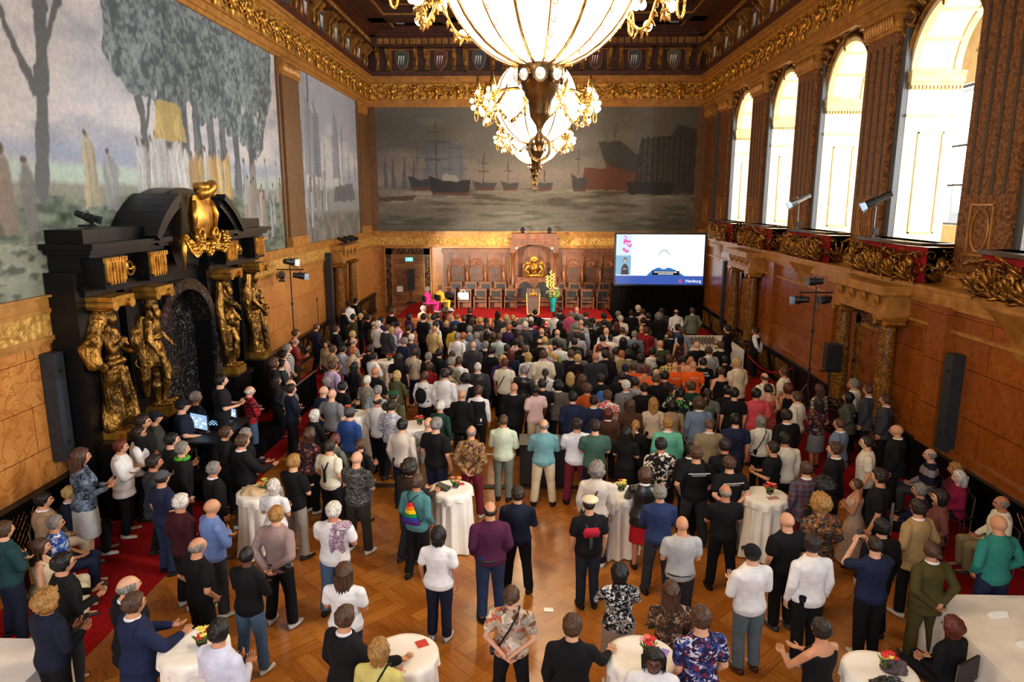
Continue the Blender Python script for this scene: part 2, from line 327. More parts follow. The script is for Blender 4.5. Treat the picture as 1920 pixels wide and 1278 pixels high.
def paint_harbour(U, V):
    n1 = fbm(U, V, 21, 5, .3, 1.); n2 = fbm(U, V, 22, 5, 1.5, 4); n3 = fbm(U, V, 23, 5, .8, 5)
    C = np.ones(U.shape+(3,))*np.array(hxs('63625f')); C = lay(C, (n1-.42)*4, hxs('85817b')); C = lay(C, np.exp(-((V-7.3)/.7)**2)*.7, hxs('8f8177')); C = lay(C, (U-11)/9+(n1-.5), hxs('51493f'))
    U = U+.1*(fbm(U, V, 31, 4, 3, 3)-.5); V = V+.1*(fbm(U, V, 32, 4, 3, 3)-.5)
    hz = 6.6; C = lay(C, (hz-V)*12, hxs('7d776c')); wv = np.where(V < hz, (n3-.46)*6, 0); C = lay(C, wv*.8, hxs('4f4d42')); C = lay(C, np.where(V < hz, (fbm(U, V, 27, 5, .7, 6)-.55)*7, 0)*.7, hxs('9a9484')); C = lay(C, np.where(V < hz, (hz-V)*.28, 0), hxs('3f3d34'))
    def hull(x0, x1, y, h, c1, c2='5c3a30'):
        nonlocal C
        C = lay(C, inpoly(U, V, [(x0, y+h), (x0+.15, y), (x1-.1, y), (x1, y+h*.8), (x0+(x1-x0)*.4, y+h*.72)])*.95, hxs(c1)); C = lay(C, inpoly(U, V, [(x0+.12, y+.12), (x0+.15, y-.05), (x1-.1, y-.05), (x1-.08, y+.12)])*.9, hxs(c2))
    def mast(x_, y0, y1, yards=(), c='45474c', w=.035):
        nonlocal C
        C = lay(C, ((abs(U-x_) < w) & (V > y0) & (V < y1))*.9, hxs(c))
        for yy, L in yards: C = lay(C, ((abs(V-yy) < .03) & (abs(U-x_) < L))*.8, hxs(c))
    for x_ in (.9, 1.3, 1.9, 2.4): C = lay(C, inpoly(U, V, [(x_-.14, 6.6), (x_+.14, 6.6), (x_+.04, 8.0), (x_, 8.3), (x_-.04, 8.0)])*.7, hxs('4c4f52'))
    C = lay(C, inpoly(U+.3*(n2-.5), V, [(2.9, 6.7), (5.2, 6.7), (5.0, 8.9), (4.0, 9.2), (3.0, 8.8)])*.45, hxs('5a6678'))
    for x_, h_ in ((2.6, 9.0), (3.1, 9.6), (4.3, 9.2), (4.9, 8.8)): mast(x_, 6.7, h_, [(7.6, .4), (8.2, .35), (8.7, .28)], '565f6c')
    mast(3.6, 6.9, 10.1, [(8.1, .6), (9.0, .55), (9.5, .45)])
    hull(2.1, 3.6, 6.55, .7, '333742'); hull(3.2, 5.4, 6.3, .95, '25272b'); C = lay(C, inpoly(U, V, [(3.9, 7.0), (4.8, 6.95), (4.7, 7.3), (3.95, 7.4)])*.8, hxs('a09c90'))
    for a in ((5.5, 6.8), (7.0, 8.0), (8.9, 9.8)): hull(a[0], a[1], 6.55, .45, '3c4046')
    mast(6.1, 6.9, 8.4, [(7.5, .3), (7.9, .25)]); mast(7.4, 6.9, 8.1, [(7.5, .25)]); mast(9.3, 6.7, 7.6)
    C = lay(C, inpoly(U, V, [(.4, 5.9), (2.3, 6.0), (2.5, 6.25), (.4, 6.15)])*.8, hxs('4a3026'))
    C = lay(C, inpoly(U, V, [(11.3, 6.55), (14.3, 6.5), (14.2, 8.0), (12.6, 8.1), (12.5, 7.6), (11.4, 7.7)])*.9, hxs('5e3426'))
    C = lay(C, inpoly(U, V, [(12.1, 9.0), (12.5, 7.9), (14.0, 7.4), (14.6, 8.0), (13.3, 9.0)])*.95, hxs('3a3b3b')); mast(13.0, 9, 9.9, [(9.5, .2)]); mast(12.5, 9, 9.5)
    hull(10.7, 11.6, 6.5, .9, '3d3d3e'); mast(11.1, 7.3, 8.6, [(8.1, .2)])
    C = lay(C, inpoly(U, V, [(14.0, 6.4), (17.2, 6.3), (17.2, 9.6), (16.2, 9.9), (15.9, 9.3), (14.3, 9.1)])*(.55+.35*n2), hxs('2e2c29'))
    for x_ in np.arange(14.4, 17.2, .28): mast(x_, 6.8, 9.3, c='24221f')
    C = lay(C, inpoly(U, V, [(13.8, 6.3), (16.0, 6.3), (16.2, 6.9), (13.6, 7.0)])*.9, hxs('232423')); return C
canvas('wall_painting', 5.5, 24.62, 4.37, 10.75, .034, paint_grove, lambda u, v, d: (d, u, v), 'long mural of a grey grove under pale cloudy sky, above the black portal')
canvas('wall_painting', 26.85, 35.55, 4.37, 10.75, .05, paint_sails, lambda u, v, d: (d, u, v), 'shorter mural of pale sky and hazy sails, between two wooden pilasters')
canvas('wall_painting', .47, 17.24, 4.36, 10.72, .045, paint_harbour, lambda u, v, d: (u, 38.08-d, v), 'wide dim mural of dark ships on grey water, on the end wall')
# ------------------------------------------------------------------ floor, walls, ceiling
m = MB(); m.box(-1, 24, -8, 39.5, -.15, 0); struct('floor', m, PARQ)
m = MB(); m.box(.8, 2.75, -4, 30.5, 0, .012); tag(m.build('carpet_runner', REDC), 'long red carpet strip along the wall with the black portal', 'carpet')
m = MB(); m.box(15.1, 16.9, -4, 33, 0, .012); tag(m.build('carpet_runner', REDC), 'long red carpet strip along the wall with the balconies', 'carpet')
m = MB(); m.box(-.6, 0, -6, 38.6, 0, 14.8); struct('wall_left', m, ORANGE)
m = MB(); m.box(-.6, 23.6, 38.08, 38.6, 0, 14.8); struct('wall_back', m, ORANGE)
def ledge_run(name, axis, plane, a, b, layers, mat, sgn=1):
    """stacked mouldings along a wall: layers = (z0, z1, depth)"""
    m = MB()
    for z0, z1, dp in layers:
        if axis == 'y': m.box(min(plane, plane+sgn*dp), max(plane, plane+sgn*dp), a, b, z0, z1)
        else: m.box(a, b, min(plane, plane+sgn*dp), max(plane, plane+sgn*dp), z0, z1)
    return struct(name, m, mat)
tn = [0]
def tname(): tn[0] += 1; return 'trim_%d' % tn[0]
DADO = [(3.5, 3.56, .07), (3.56, 3.64, .12), (4.05, 4.13, .12), (4.13, 4.33, .09), (4.33, 4.37, .16)]
UP = [(10.74, 10.86, .10), (10.86, 11.05, .16), (11.05, 11.12, .24), (11.86, 11.95, .30), (11.95, 12.1, .36), (12.1, 12.2, .46)]
for ax, pl, a, b, sg in (('y', 0, 2, 38.08, 1), ('x', 38.08, 0, 17.95, -1)):
    ledge_run(tname(), ax, pl, a, b, DADO, LWOOD, sg)
    ledge_run(tname(), ax, pl, a, b, [(3.64, 4.05, .085)], KNOT, sg)
    ledge_run(tname(), ax, pl, a, b, UP, LWOOD, sg)
    ledge_run(tname(), ax, pl, a, b, [(11.12, 11.86, .26)], GREL, sg)
    ledge_run(tname(), ax, pl, a, b, [(12.2, 12.42, .5), (12.42, 13.6, .12), (13.6, 13.68, .6), (13.68, 14.1, .42), (14.1, 14.2, .75), (14.2, 14.5, .9)], RWOOD, sg)
ledge_run(tname(), 'y', 17.64, 2, 38.08, UP, LWOOD, -1); ledge_run(tname(), 'y', 17.64, 2, 38.08, [(11.12, 11.86, .26)], GREL, -1)
ledge_run(tname(), 'y', 17.64, 2, 38.08, [(12.2, 12.42, .5), (12.42, 13.6, .12), (13.6, 13.68, .6), (13.68, 14.1, .42), (14.1, 14.2, .75), (14.2, 14.5, .9)], RWOOD, -1)
# base boards with lattice
for nm, pl, a, b, sg in (('baseboard_left', 0, 2, 38.08, 1), ('baseboard_right', 17.1, 2, 38.08, -1)):
    m = MB(); m.box(*sorted((pl, pl+sg*.12)), a, b, 0, .95); m.box(*sorted((pl, pl+sg*.18)), a, b, .9, 1.02); m.box(*sorted((pl, pl+sg*.16)), a, b, 0, .14)
    y = a+.5
    while y < b-2: m.box(*sorted((pl+sg*.12, pl+sg*.15)), y, y+.06, .14, .9); y += 2.1
    struct(nm, m, BLACKM)
m = MB(); y = 3.
while y < 36:
    if not 11 < y < 20.5:
        for pl, sg in ((.13, 1), (16.97, -1)):
            for k in range(14):
                for q in (-1, 1):
                    c = y+.2+k*.12; m.tube([(pl+sg*.0, c-q*.28, .2), (pl, c+q*.28, .84)], .008, 4)
    y += 2.1
tag(m.build('radiator_lattice', GOLDB), kind='structure').name = 'trim_40'
# gold frieze: masks, beads and leaves in relief; brackets and shields above
def lion(mb, T):
    mb.ell((0, 0, 0), (.13, .12, .16), 10, 8, T)
    for k in range(10):
        a = 2*PI*k/10; mb.leaf((math.cos(a)*.09, .02, math.sin(a)*.1), (math.cos(a)*.24, .0, math.sin(a)*.28), .1, .03, (0, 1, 0), T)
    mb.leaf((0, .05, -.15), (0, .0, -.48), .14, .04, (0, 1, 0), T)
def frieze(ax, plane, a, b, sg):
    m = MB(); n = int((b-a)/1.12); beads = MB()
    for i in range(n+1):
        s_ = a+.3+(b-a-.6)*i/n
        def T(off, z, o_=.30): return TR(plane+sg*o_, s_+off, z, -PI/2*sg) if ax == 'y' else TR(s_+off, plane+sg*o_, z, PI if sg < 0 else 0)
        lion(m, T(0, 11.5))
        for q in (-1, 1):
            tt = T(q*.32, 11.5); scroll(m, (0, 0, 0), .22, 1.4, .03, (q, 0, 0), (0, 0, 1), (0, 1, 0), 1, PI, tt)
            for k in range(4): m.leaf((0, 0, 0), (.2*math.cos(k*1.6+.4), 0, .2*math.sin(k*1.6+.4)), .09, .03, (0, 1, 0), tt, n=5)
    L = b-a; nb = int(L/.11)
    for i in range(nb):
        s_ = a+L*(i+.5)/nb; p = (plane+sg*.31, s_, 11.86) if ax == 'y' else (s_, plane+sg*.31, 11.86); beads.ell(p, (.035, .035, .04), 6, 4)
    struct(tname(), m, GOLD, smooth=True); struct(tname(), beads, GOLD, smooth=True)
frieze('y', 0, 8, 38, 1); frieze('x', 38.08, 0, 17.6, -1); frieze('y', 17.64, 8, 38, -1)
SHC = [mm('shield field '+c, H(c), H(d), 5, .5) for c, d in (('2c3c3c', '445656'), ('4a2024', '643034'), ('2c3444', '424e60'), ('4c4a42', '646258'))]
def corbels(ax, plane, a, b, sg, sh_gap):
    m = MB(); fr = MB(); sh = MB(); n = round((b-a)/2.05); kn = MB()
    for i in range(n+1):
        s_ = a+(b-a)*i/n
        def T(off, z, o_): return TR(plane+sg*o_, s_+off, z, -PI/2*sg) if ax == 'y' else TR(s_+off, plane+sg*o_, z, PI if sg < 0 else 0)
        for q in (-.27, .27):
            t = T(q, 12.45, .12); pr = [(0, 0), (.12, .02), (.2, .18), (.12, .42), (.16, .62), (.34, .8), (.44, 1.0), (.4, 1.14), (0, 1.14)]
            m.prism([(p[0], p[1]) for p in pr], -.09, .09, 'x', t); m.tube([(-.1, .38, 1.0), (.1, .38, 1.0)], .11, 10, t); m.tube([(-.1, .14, .14), (.1, .14, .14)], .08, 10, t)
            m.leaf((0, .18, .75), (0, .14, .2), .14, .07, (0, 1, 0), t)
        if i < n:
            o_ = (b-a)/n/2; t = T(o_, 13.02, .15); prof = [(-.3, .36), (0, .46), (.3, .36), (.3, .0), (.2, -.3), (0, -.46), (-.2, -.3), (-.3, 0)]
            fr.prism([(x*1.14, z*1.12) for x, z in prof], 0, .05, 'y', t); sh.cur = i % 4; sh.prism(prof, .04, .09, 'y', t)
            for k in range(3): sh.prism([(-.12+.12*k, .2), (-.06+.12*k, .2), (-.03+.12*k, -.25)], .09, .1, 'y', t, mi=4)
            fr.box(-.62, .62, -.02, .02, -.56, -.52, t); fr.box(-.62, .62, -.02, .02, .5, .54, t)
            for q in (-.62, .58): fr.box(q, q+.04, -.02, .02, -.56, .54, t)
        for k in range(6):
            t = T(k*.34-.1, 13.88, .43); kn.ell((0, 0, 0), (.05, .05, .05), 8, 6, t); kn.box(-.13, .13, -.03, 0, -.14, .14, t)
    struct(tname(), m, mm('corbel gilded wood', H('4a2a12'), H('a8752e'), 4, .4, .3), auto=40); struct(tname(), fr, LWOOD); struct(tname(), sh, SHC+[PAPER]); struct(tname(), kn, LWOOD, auto=50)
corbels('y', 0, 8.2, 37, 1, 0); corbels('x', 38.08, 1.0, 16.8, -1, 0); corbels('y', 17.64, 8.2, 37, -1, 0)
# ceiling with deep coffers
m = MB(); m.box(-.6, 18.6, -6, 38.6, 14.9, 15.2); struct('ceiling', m, RWOOD)
m = MB(); g = MB()
for y in np.arange(-2, 38.2, 6.2):
    m.box(.9, 16.8, y-.45, y+.45, 14.3, 14.92); g.box(.9, 16.8, y-.5, y-.45, 14.42, 14.5); g.box(.9, 16.8, y+.45, y+.5, 14.42, 14.5)
for x in (.9, 4.6, 12.3, 16.0): m.box(x, x+.8, -6, 38, 14.3, 14.92); g.box(x-.05, x, -6, 38, 14.42, 14.5); g.box(x+.8, x+.85, -6, 38, 14.42, 14.5)
for y in np.arange(-2, 37, 6.2):
    for x0, x1 in ((1.9, 4.4), (5.6, 12.1), (13.3, 15.8)):
        m.box(x0+.3, x1-.3, y+.8, y+5.4, 14.72, 14.92); g.box(x0+.5, x1-.5, y+1.1, y+1.16, 14.68, 14.73); g.box(x0+.5, x1-.5, y+5.0, y+5.06, 14.68, 14.73)
        for x in (x0+.5, x1-.56): g.box(x, x+.06, y+1.1, y+5.06, 14.68, 14.73)
struct(tname(), m, mm('ceiling coffer wood', H('2a150b'), H('4c2814'), 5, .5)); struct(tname(), g, LWOOD)
# wooden pilasters on the mural walls
def pilaster(x0, x1, y0, y1, nrm):
    m = MB(); m.box(x0, x1, y0, y1, 4.37, 10.75); struct(tname(), m, PWOOD)
    m = MB(); ex = .05; zz = [(4.37, 4.62, .10), (4.62, 4.72, .06), (10.2, 10.3, .05), (10.3, 10.62, .08), (10.62, 10.75, .14)]
    for z0, z1, e in zz: m.box(x0-(e if nrm != 'x' else 0), x1+e if nrm != '-x' else x1, y0-e, y1+e, z0, z1)
    for k in range(9):
        if nrm == 'x': yy = y0+(y1-y0)*(k+.5)/9; m.leaf((x1+.06, yy, 10.3), (x1+.08, yy, 10.6), (y1-y0)/9, .03, (1, 0, 0))
    struct(tname(), m, LWOOD)
    return
pilaster(0, .16, 24.9, 26.6, 'x'); pilaster(0, .16, 35.8, 37.2, 'x')
m = MB(); m.box(.0, .1, 24.64, 24.8, 4.37, 10.75); m.box(0, .1, 26.68, 26.84, 4.37, 10.75); m.box(0, .12, 35.58, 35.75, 4.37, 10.75); m.box(0, .1, 37.2, 38.08, 4.37, 10.75)
m.box(0, .44, 37.98, 38.08, 4.37, 10.75); m.box(17.27, 17.7, 37.96, 38.08, 4.37, 10.75)
struct(tname(), m, PWOOD)
# ------------------------------------------------------------------ balcony side (right): stone panels below, arcade above
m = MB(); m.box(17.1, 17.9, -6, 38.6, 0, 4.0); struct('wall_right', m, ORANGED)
LOW = [(3.45, 3.52, .05), (3.9, 4.0, .06), (4.0, 4.2, .08), (4.2, 4.28, .12)]
m = MB()
for z0, z1, dp in LOW: m.box(17.1-dp, 17.95, 2, 38, z0, z1)
struct(tname(), m, LWOOD)
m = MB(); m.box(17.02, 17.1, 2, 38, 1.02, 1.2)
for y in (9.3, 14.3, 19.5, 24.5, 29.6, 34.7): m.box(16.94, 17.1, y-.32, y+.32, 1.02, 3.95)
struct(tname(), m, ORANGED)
B = 5.01; FAR = [33.5-B*k for k in range(7)]; OPW = 3.0; SPR = 9.1
ARCHW = mm('arch wall wood', H('4a2a12'), H('7a4a1e'), 5, .5, .1, .3, 12)
ycs = [f-OPW/2 for f in FAR]
m = MB(); edges = [38.3]+[v_ for f in FAR for v_ in (f, f-OPW)]+[-2]
for k in range(0, len(edges)-1, 2): m.box(17.95, 18.3, edges[k+1], edges[k], 4.0, 12.6)
for yc in ycs:        # wall above each arch with a round cut
    N = 24; pts = [(yc-1.5, SPR)]+[(yc-1.5*math.cos(PI*i/N), SPR+1.5*math.sin(PI*i/N)) for i in range(1, N)]+[(yc+1.5, SPR)]
    poly = pts+[(yc+1.5, 12.6), (yc-1.5, 12.6)]
    for i in range(N):
        a, b = pts[i], pts[i+1]; m.add([(17.95, a[0], a[1]), (17.95, b[0], b[1]), (17.95, b[0], 12.6), (17.95, a[0], 12.6), (18.3, a[0], a[1]), (18.3, b[0], b[1]), (18.3, b[0], 12.6), (18.3, a[0], 12.6)], [(0, 1, 2, 3), (4, 7, 6, 5), (0, 4, 5, 1)])
m.box(17.64, 17.95, -2, 38.3, 10.75, 14.5)
struct('wall_right_upper', m, ARCHW)
# lit reveals of the arches: cream panelled jambs, impost mouldings and coffered soffits
m = MB(); tr = MB()
for f, yc in zip(FAR, ycs):
    for s_, y in ((-1, f), (1, f-OPW)):
        m.box(17.94, 19.15, *sorted((y-(-s_)*.05, y+(-s_)*.14)), 4.2, SPR)
        q = -1 if s_ < 0 else 1; yy = y+q*.04
        def bx(x0, x1, d, z0, z1, mb=tr): mb.box(x0, x1, *sorted((yy, yy+q*d)), z0, z1)
        bx(17.93, 19.2, .10, 4.2, 4.75); bx(17.93, 19.2, .13, 4.75, 4.83)
        for x0, x1, z0, z1 in ((18.28, 18.32, 5.2, 7.7), (18.88, 18.92, 5.2, 7.7), (18.28, 18.92, 5.2, 5.24), (18.28, 18.92, 7.66, 7.7)): bx(x0, x1, .035, z0, z1)
        bx(17.93, 19.2, .06, 8.05, 8.12); bx(17.93, 19.2, .12, 8.78, 8.86); bx(17.9, 19.2, .18, 8.86, 9.06); bx(17.88, 19.2, .22, 9.04, 9.12)
        for k in range(14): bx(17.95+k*.09, 18.0+k*.09, .15, 8.7, 8.78)
    N = 24
    for i in range(N):
        a0, a1 = PI*i/N, PI*(i+1)/N
        def P(a, r_, x): return (x, yc-r_*math.cos(a), SPR+r_*math.sin(a))
        for r_, x0, x1 in ((1.5, 17.94, 19.15),): m.add([P(a0, 1.47, x0), P(a1, 1.47, x0), P(a1, 1.47, x1), P(a0, 1.47, x1), P(a0, 1.62, x0), P(a1, 1.62, x0), P(a1, 1.62, x1), P(a0, 1.62, x1)], [(0, 3, 2, 1), (4, 5, 6, 7), (0, 1, 5, 4), (2, 3, 7, 6)])
        for x0, x1 in ((17.95, 18.12), (18.98, 19.15)): tr.add([P(a0, 1.44, x0), P(a1, 1.44, x0), P(a1, 1.44, x1), P(a0, 1.44, x1), P(a0, 1.52, x0), P(a1, 1.52, x0), P(a1, 1.52, x1), P(a0, 1.52, x1)], [(0, 3, 2, 1), (0, 1, 5, 4), (2, 3, 7, 6)])
        if i % 4 == 0: tr.add([P(a0-.03, 1.44, 18.1), P(a0+.03, 1.44, 18.1), P(a0+.03, 1.44, 19), P(a0-.03, 1.44, 19), P(a0-.03, 1.52, 18.1), P(a0+.03, 1.52, 18.1), P(a0+.03, 1.52, 19), P(a0-.03, 1.52, 19)], [(0, 3, 2, 1), (0, 1, 5, 4), (2, 3, 7, 6), (0, 4, 7, 3), (1, 2, 6, 5)])
struct(tname(), m, CREAM); struct(tname(), tr, mm('cream gold moulding', H('c4a768'), H('e3cc92'), 4, .45, .1))
# ornament around the arches (dark gilded leaves) and archivolt rope
m = MB()
for yc in ycs[:6]:
    rs = random.Random(int(yc*10)); pts = [(17.9, yc-1.6*math.cos(PI*i/20), SPR+1.6*math.sin(PI*i/20)) for i in range(21)]; m.tube(pts, .06, 6)
    for q in (-1, 1):
        for k in range(9):
            a = R(8+k*9.5); p = Vector((17.86, yc+q*1.72*math.cos(a), SPR+1.72*math.sin(a))); d = Vector((0, q*(math.cos(a)+.3*rs.random()), .5+.5*rs.random())).normalized()
            m.leaf(p, p+d*(.34+.15*rs.random()), .2, .08, (-1, 0, 0), curl=.08)
        scroll(m, (17.84, yc+q*1.42, 10.42), .26, 1.5, .04, (0, q, 0), (0, 0, 1), (-1, 0, 0), -1, 0); scroll(m, (17.84, yc+q*1.72, 9.75), .18, 1.4, .03, (0, q, 0), (0, 0, 1), (-1, 0, 0), 1, 1)
    T = TR(17.8, yc, 10.75, PI/2); lion(m, T)
struct(tname(), m, mm('dark gilded carving', H('3c220c'), H('9a6a28'), 5, .38, .5), smooth=True)
# giant pilasters between the arches
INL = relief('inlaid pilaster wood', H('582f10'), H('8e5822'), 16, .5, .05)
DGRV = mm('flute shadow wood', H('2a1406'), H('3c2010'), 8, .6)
GSTO = mm('grey granite', H('3c3e42'), H('55585e'), 30, .5)
for k in range(-1, 6):
    yp = FAR[0]+1.0-B*k if k >= 0 else 37.0
    if k < 0: yp = 37.4
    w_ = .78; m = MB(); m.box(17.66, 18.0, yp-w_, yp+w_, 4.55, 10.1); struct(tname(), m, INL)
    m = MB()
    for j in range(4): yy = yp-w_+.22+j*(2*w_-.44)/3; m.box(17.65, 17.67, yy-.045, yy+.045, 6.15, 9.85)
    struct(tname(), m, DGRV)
    m = MB(); m.box(17.63, 17.67, yp-.38, yp-.34, 4.95, 5.95); m.box(17.63, 17.67, yp+.34, yp+.38, 4.95, 5.95); m.box(17.63, 17.67, yp-.38, yp+.38, 4.93, 4.97); m.box(17.63, 17.67, yp-.38, yp+.38, 5.93, 5.97)
    m.tube([(17.645, yp+.27*math.cos(2*PI*i/24), 5.45+.42*math.sin(2*PI*i/24)) for i in range(25)], .022, 5)
    for z0, z1, e in ((4.0, 4.3, .22), (4.3, 4.42, .16), (4.42, 4.5, .12), (4.5, 4.55, .06), (10.1, 10.2, .05), (10.2, 10.5, .1), (10.5, 10.62, .18), (10.62, 10.76, .24)): m.box(17.66-e, 18.0, yp-w_-e, yp+w_+e, z0, z1)
    for j in range(11): yy = yp-w_+.07+j*(2*w_-.14)/10; m.ell((17.52, yy, 4.46), (.05, .06, .05), 8, 5); m.leaf((17.56, yy, 10.2), (17.52, yy, 10.5), .13, .03, (-1, 0, 0), n=5)
    struct(tname(), m, LWOOD)
    m = MB(); m.box(17.8, 17.98, yp-w_-.26, yp-w_-.03, 4.5, 10.6); m.box(17.8, 17.98, yp+w_+.03, yp+w_+.26, 4.5, 10.6); struct(tname(), m, GSTO)
# gallery room beyond the arches
m = MB(); m.box(17.9, 24.0, -6, 38.6, 3.7, 4.2); struct('floor_gallery', m, mm('gallery floor', H('7a5a38'), H('96714a'), 3, .5))
m = MB(); m.box(17.95, 23.6, -6, 38.6, 12.2, 12.5)
struct('ceiling_gallery', m, mm('gallery ceiling', H('4a4238'), H('6c6252'), 4, .6))
m = MB()
for y in np.arange(3, 37, 1.25):
    for x in (19.8, 21.2, 22.5):
        m.box(x-.55, x+.55, y-.04, y+.04, 12.0, 12.2)
        for k in range(8): a = 2*PI*k/8; m.leaf((x, y+.6, 12.16), (x+.26*math.cos(a), y+.6+.26*math.sin(a), 12.1), .16, .04, (0, 0, -1), n=5)
        m.ell((x, y+.6, 12.1), (.08, .08, .08), 8, 6)
struct(tname(), m, CREAM)
m = MB(); ed = [38.6]
wcs = [c+2.5 for c in ycs]
for yc in wcs: ed += [yc+1.15, yc-1.15]
ed.append(-6)
for k in range(0, len(ed)-1, 2): m.box(23.0, 23.4, ed[k+1], ed[k], 4.2, 12.2)
for yc in wcs: m.box(23.0, 23.4, yc-1.15, yc+1.15, 4.2, 5.2); m.box(23.0, 23.4, yc-1.15, yc+1.15, 9.8, 12.2)
struct('wall_gallery', m, CREAM)
m = MB(); m.box(17.95, 23.4, 38.2, 38.6, 4.2, 12.2); struct('wall_gallery_end', m, CREAM)
GLASS = NT('window glass', .05); GLASS.b.inputs['Transmission Weight'].default_value = 1; GLASS.b.inputs['Alpha'].default_value = .25; GLASS = GLASS.m
FRM = mm('window frame', H('2c3036'), H('3c424a'), 4, .5)
for k, yc in enumerate(wcs[:6]):
    m = MB()
    for y in (-1.15, -.06, 1.05): m.box(23.1, 23.2, yc+y, yc+y+.12, 5.2, 9.8)
    for z in (5.2, 6.5, 7.8, 9.7): m.box(23.1, 23.2, yc-1.15, yc+1.15, z, z+.08)
    w_ = struct('window_%d' % (k+1), m, FRM); g = MB(); g.box(23.14, 23.15, yc-1.1, yc+1.1, 5.25, 9.75); g.build('window_pane', GLASS, w_)
# ------------------------------------------------------------------ balconies
def balcony(yc, on_door, lab):
    o = empty('balcony', (0, 0, 0)); tag(o, lab, 'balcony', 'balconies along the arcade')
    out = [(17.75, -1.5), (17.12, -1.5), (17.03, -.9), (17.0, 0), (17.03, .9), (17.12, 1.5), (17.75, 1.5)]
    def off(d): return [(x-d*(1 if x < 17.5 else 0), (y+math.copysign(d, y))+yc) for x, y in out]
    m = MB(); m.prism(off(.06), 4.1, 4.2); m.prism(off(.0), 4.2, 4.28)
    if not on_door:
        m.lathe([(.05, 3.05), (.25, 3.1), (.5, 3.4), (.62, 3.75), (1.0, 3.95), (1.25, 4.12)], 24, TR(17.25, yc, 0, s=(.35, 1, 1)))
    m.build('base', LWOOD, o, auto=40)
    m = MB(); pts = off(-.04); n = len(pts)
    for i in range(n-1):
        a, b = Vector((*pts[i], 0)), Vector((*pts[i+1], 0)); m.add([(a.x, a.y, 4.28), (b.x, b.y, 4.28), (b.x, b.y, 5.04), (a.x, a.y, 5.04), (a.x+.06, a.y, 4.28), (b.x+.06, b.y, 4.28), (b.x+.06, b.y, 5.04), (a.x+.06, a.y, 5.04)], [(0, 1, 2, 3), (7, 6, 5, 4), (3, 2, 6, 7), (0, 4, 5, 1)])
    m.build('velvet_panel', REDV, o)
    m = MB(); inner = off(-.24); m.prism(off(.05)+inner[::-1], 5.06, 5.13); m.build('handrail', mm('handrail wood', H('1c0f0a'), H('33201a'), 4, .3), o)
    m = MB(); rs = random.Random(int(yc)); tot = 0
    segs = [(Vector((*pts[i], 0)), Vector((*pts[i+1], 0))) for i in range(n-1)]
    for a, b in segs:
        L = (b-a).length; d = (b-a)/L; nr = Vector((d.y, -d.x, 0)); mid_ = (a+b)/2-Vector((17.6, yc, 0)); nr = -nr if nr.dot(mid_) < 0 else nr
        k = max(1, round(L/.5)); UPV = Vector((0, 0, 1))
        for j in range(k):
            c = a+d*L*(j+.5)/k+nr*.05; c.z = 4.3; big = (j+int(a.y*3)) % 2
            for q in range(7):
                an = R(-60+20*q); m.leaf(c+nr*.04, c+nr*.05+(d*math.sin(an)+UPV*math.cos(an))*(.26+(.36 if big else .2)*math.cos(an)), .11, .12, nr, curl=.1)
            if not big: m.ell(c+nr*.08+UPV*.36, (.1, .13, .2), 12, 8)
            for q in (-1, 1):
                scroll(m, c+d*q*.22+UPV*.25, .14, 1.5, .02, d*q, (0, 0, 1), nr, -1, PI*.8); scroll(m, c+d*q*.19+UPV*.56, .1, 1.3, .016, d*q, (0, 0, 1), nr, 1, 0)
                for e in range(8): v_ = c+d*q*(.04+.26*rs.random())+UPV*(.02+.66*rs.random())+nr*.05; m.leaf(v_, v_+(d*(rs.random()-.5)*1.6+UPV*(rs.random()-.4))*.34+nr*.12, .08, .07, nr, n=5)
    m.build('gilded_scrollwork', mm('balcony gilding', H('3a2610'), H('b07c34'), 9, .34, .8, .4, 25), o, smooth=True); return o
blab = ['balcony with gilded scrollwork over the seat of the arcade beside the screen', 'balcony above the columned doorway behind the waiter', 'balcony holding the small white-fronted spotlight, between two doorways',
        'balcony holding the black spotlight, above the columned doorway by the loudspeaker', 'balcony cut off by the picture edge, above the dark column loudspeaker', 'balcony over the buffet table end, out past the column loudspeaker']
for k in range(5): balcony(ycs[k], k in (1, 3), blab[k])
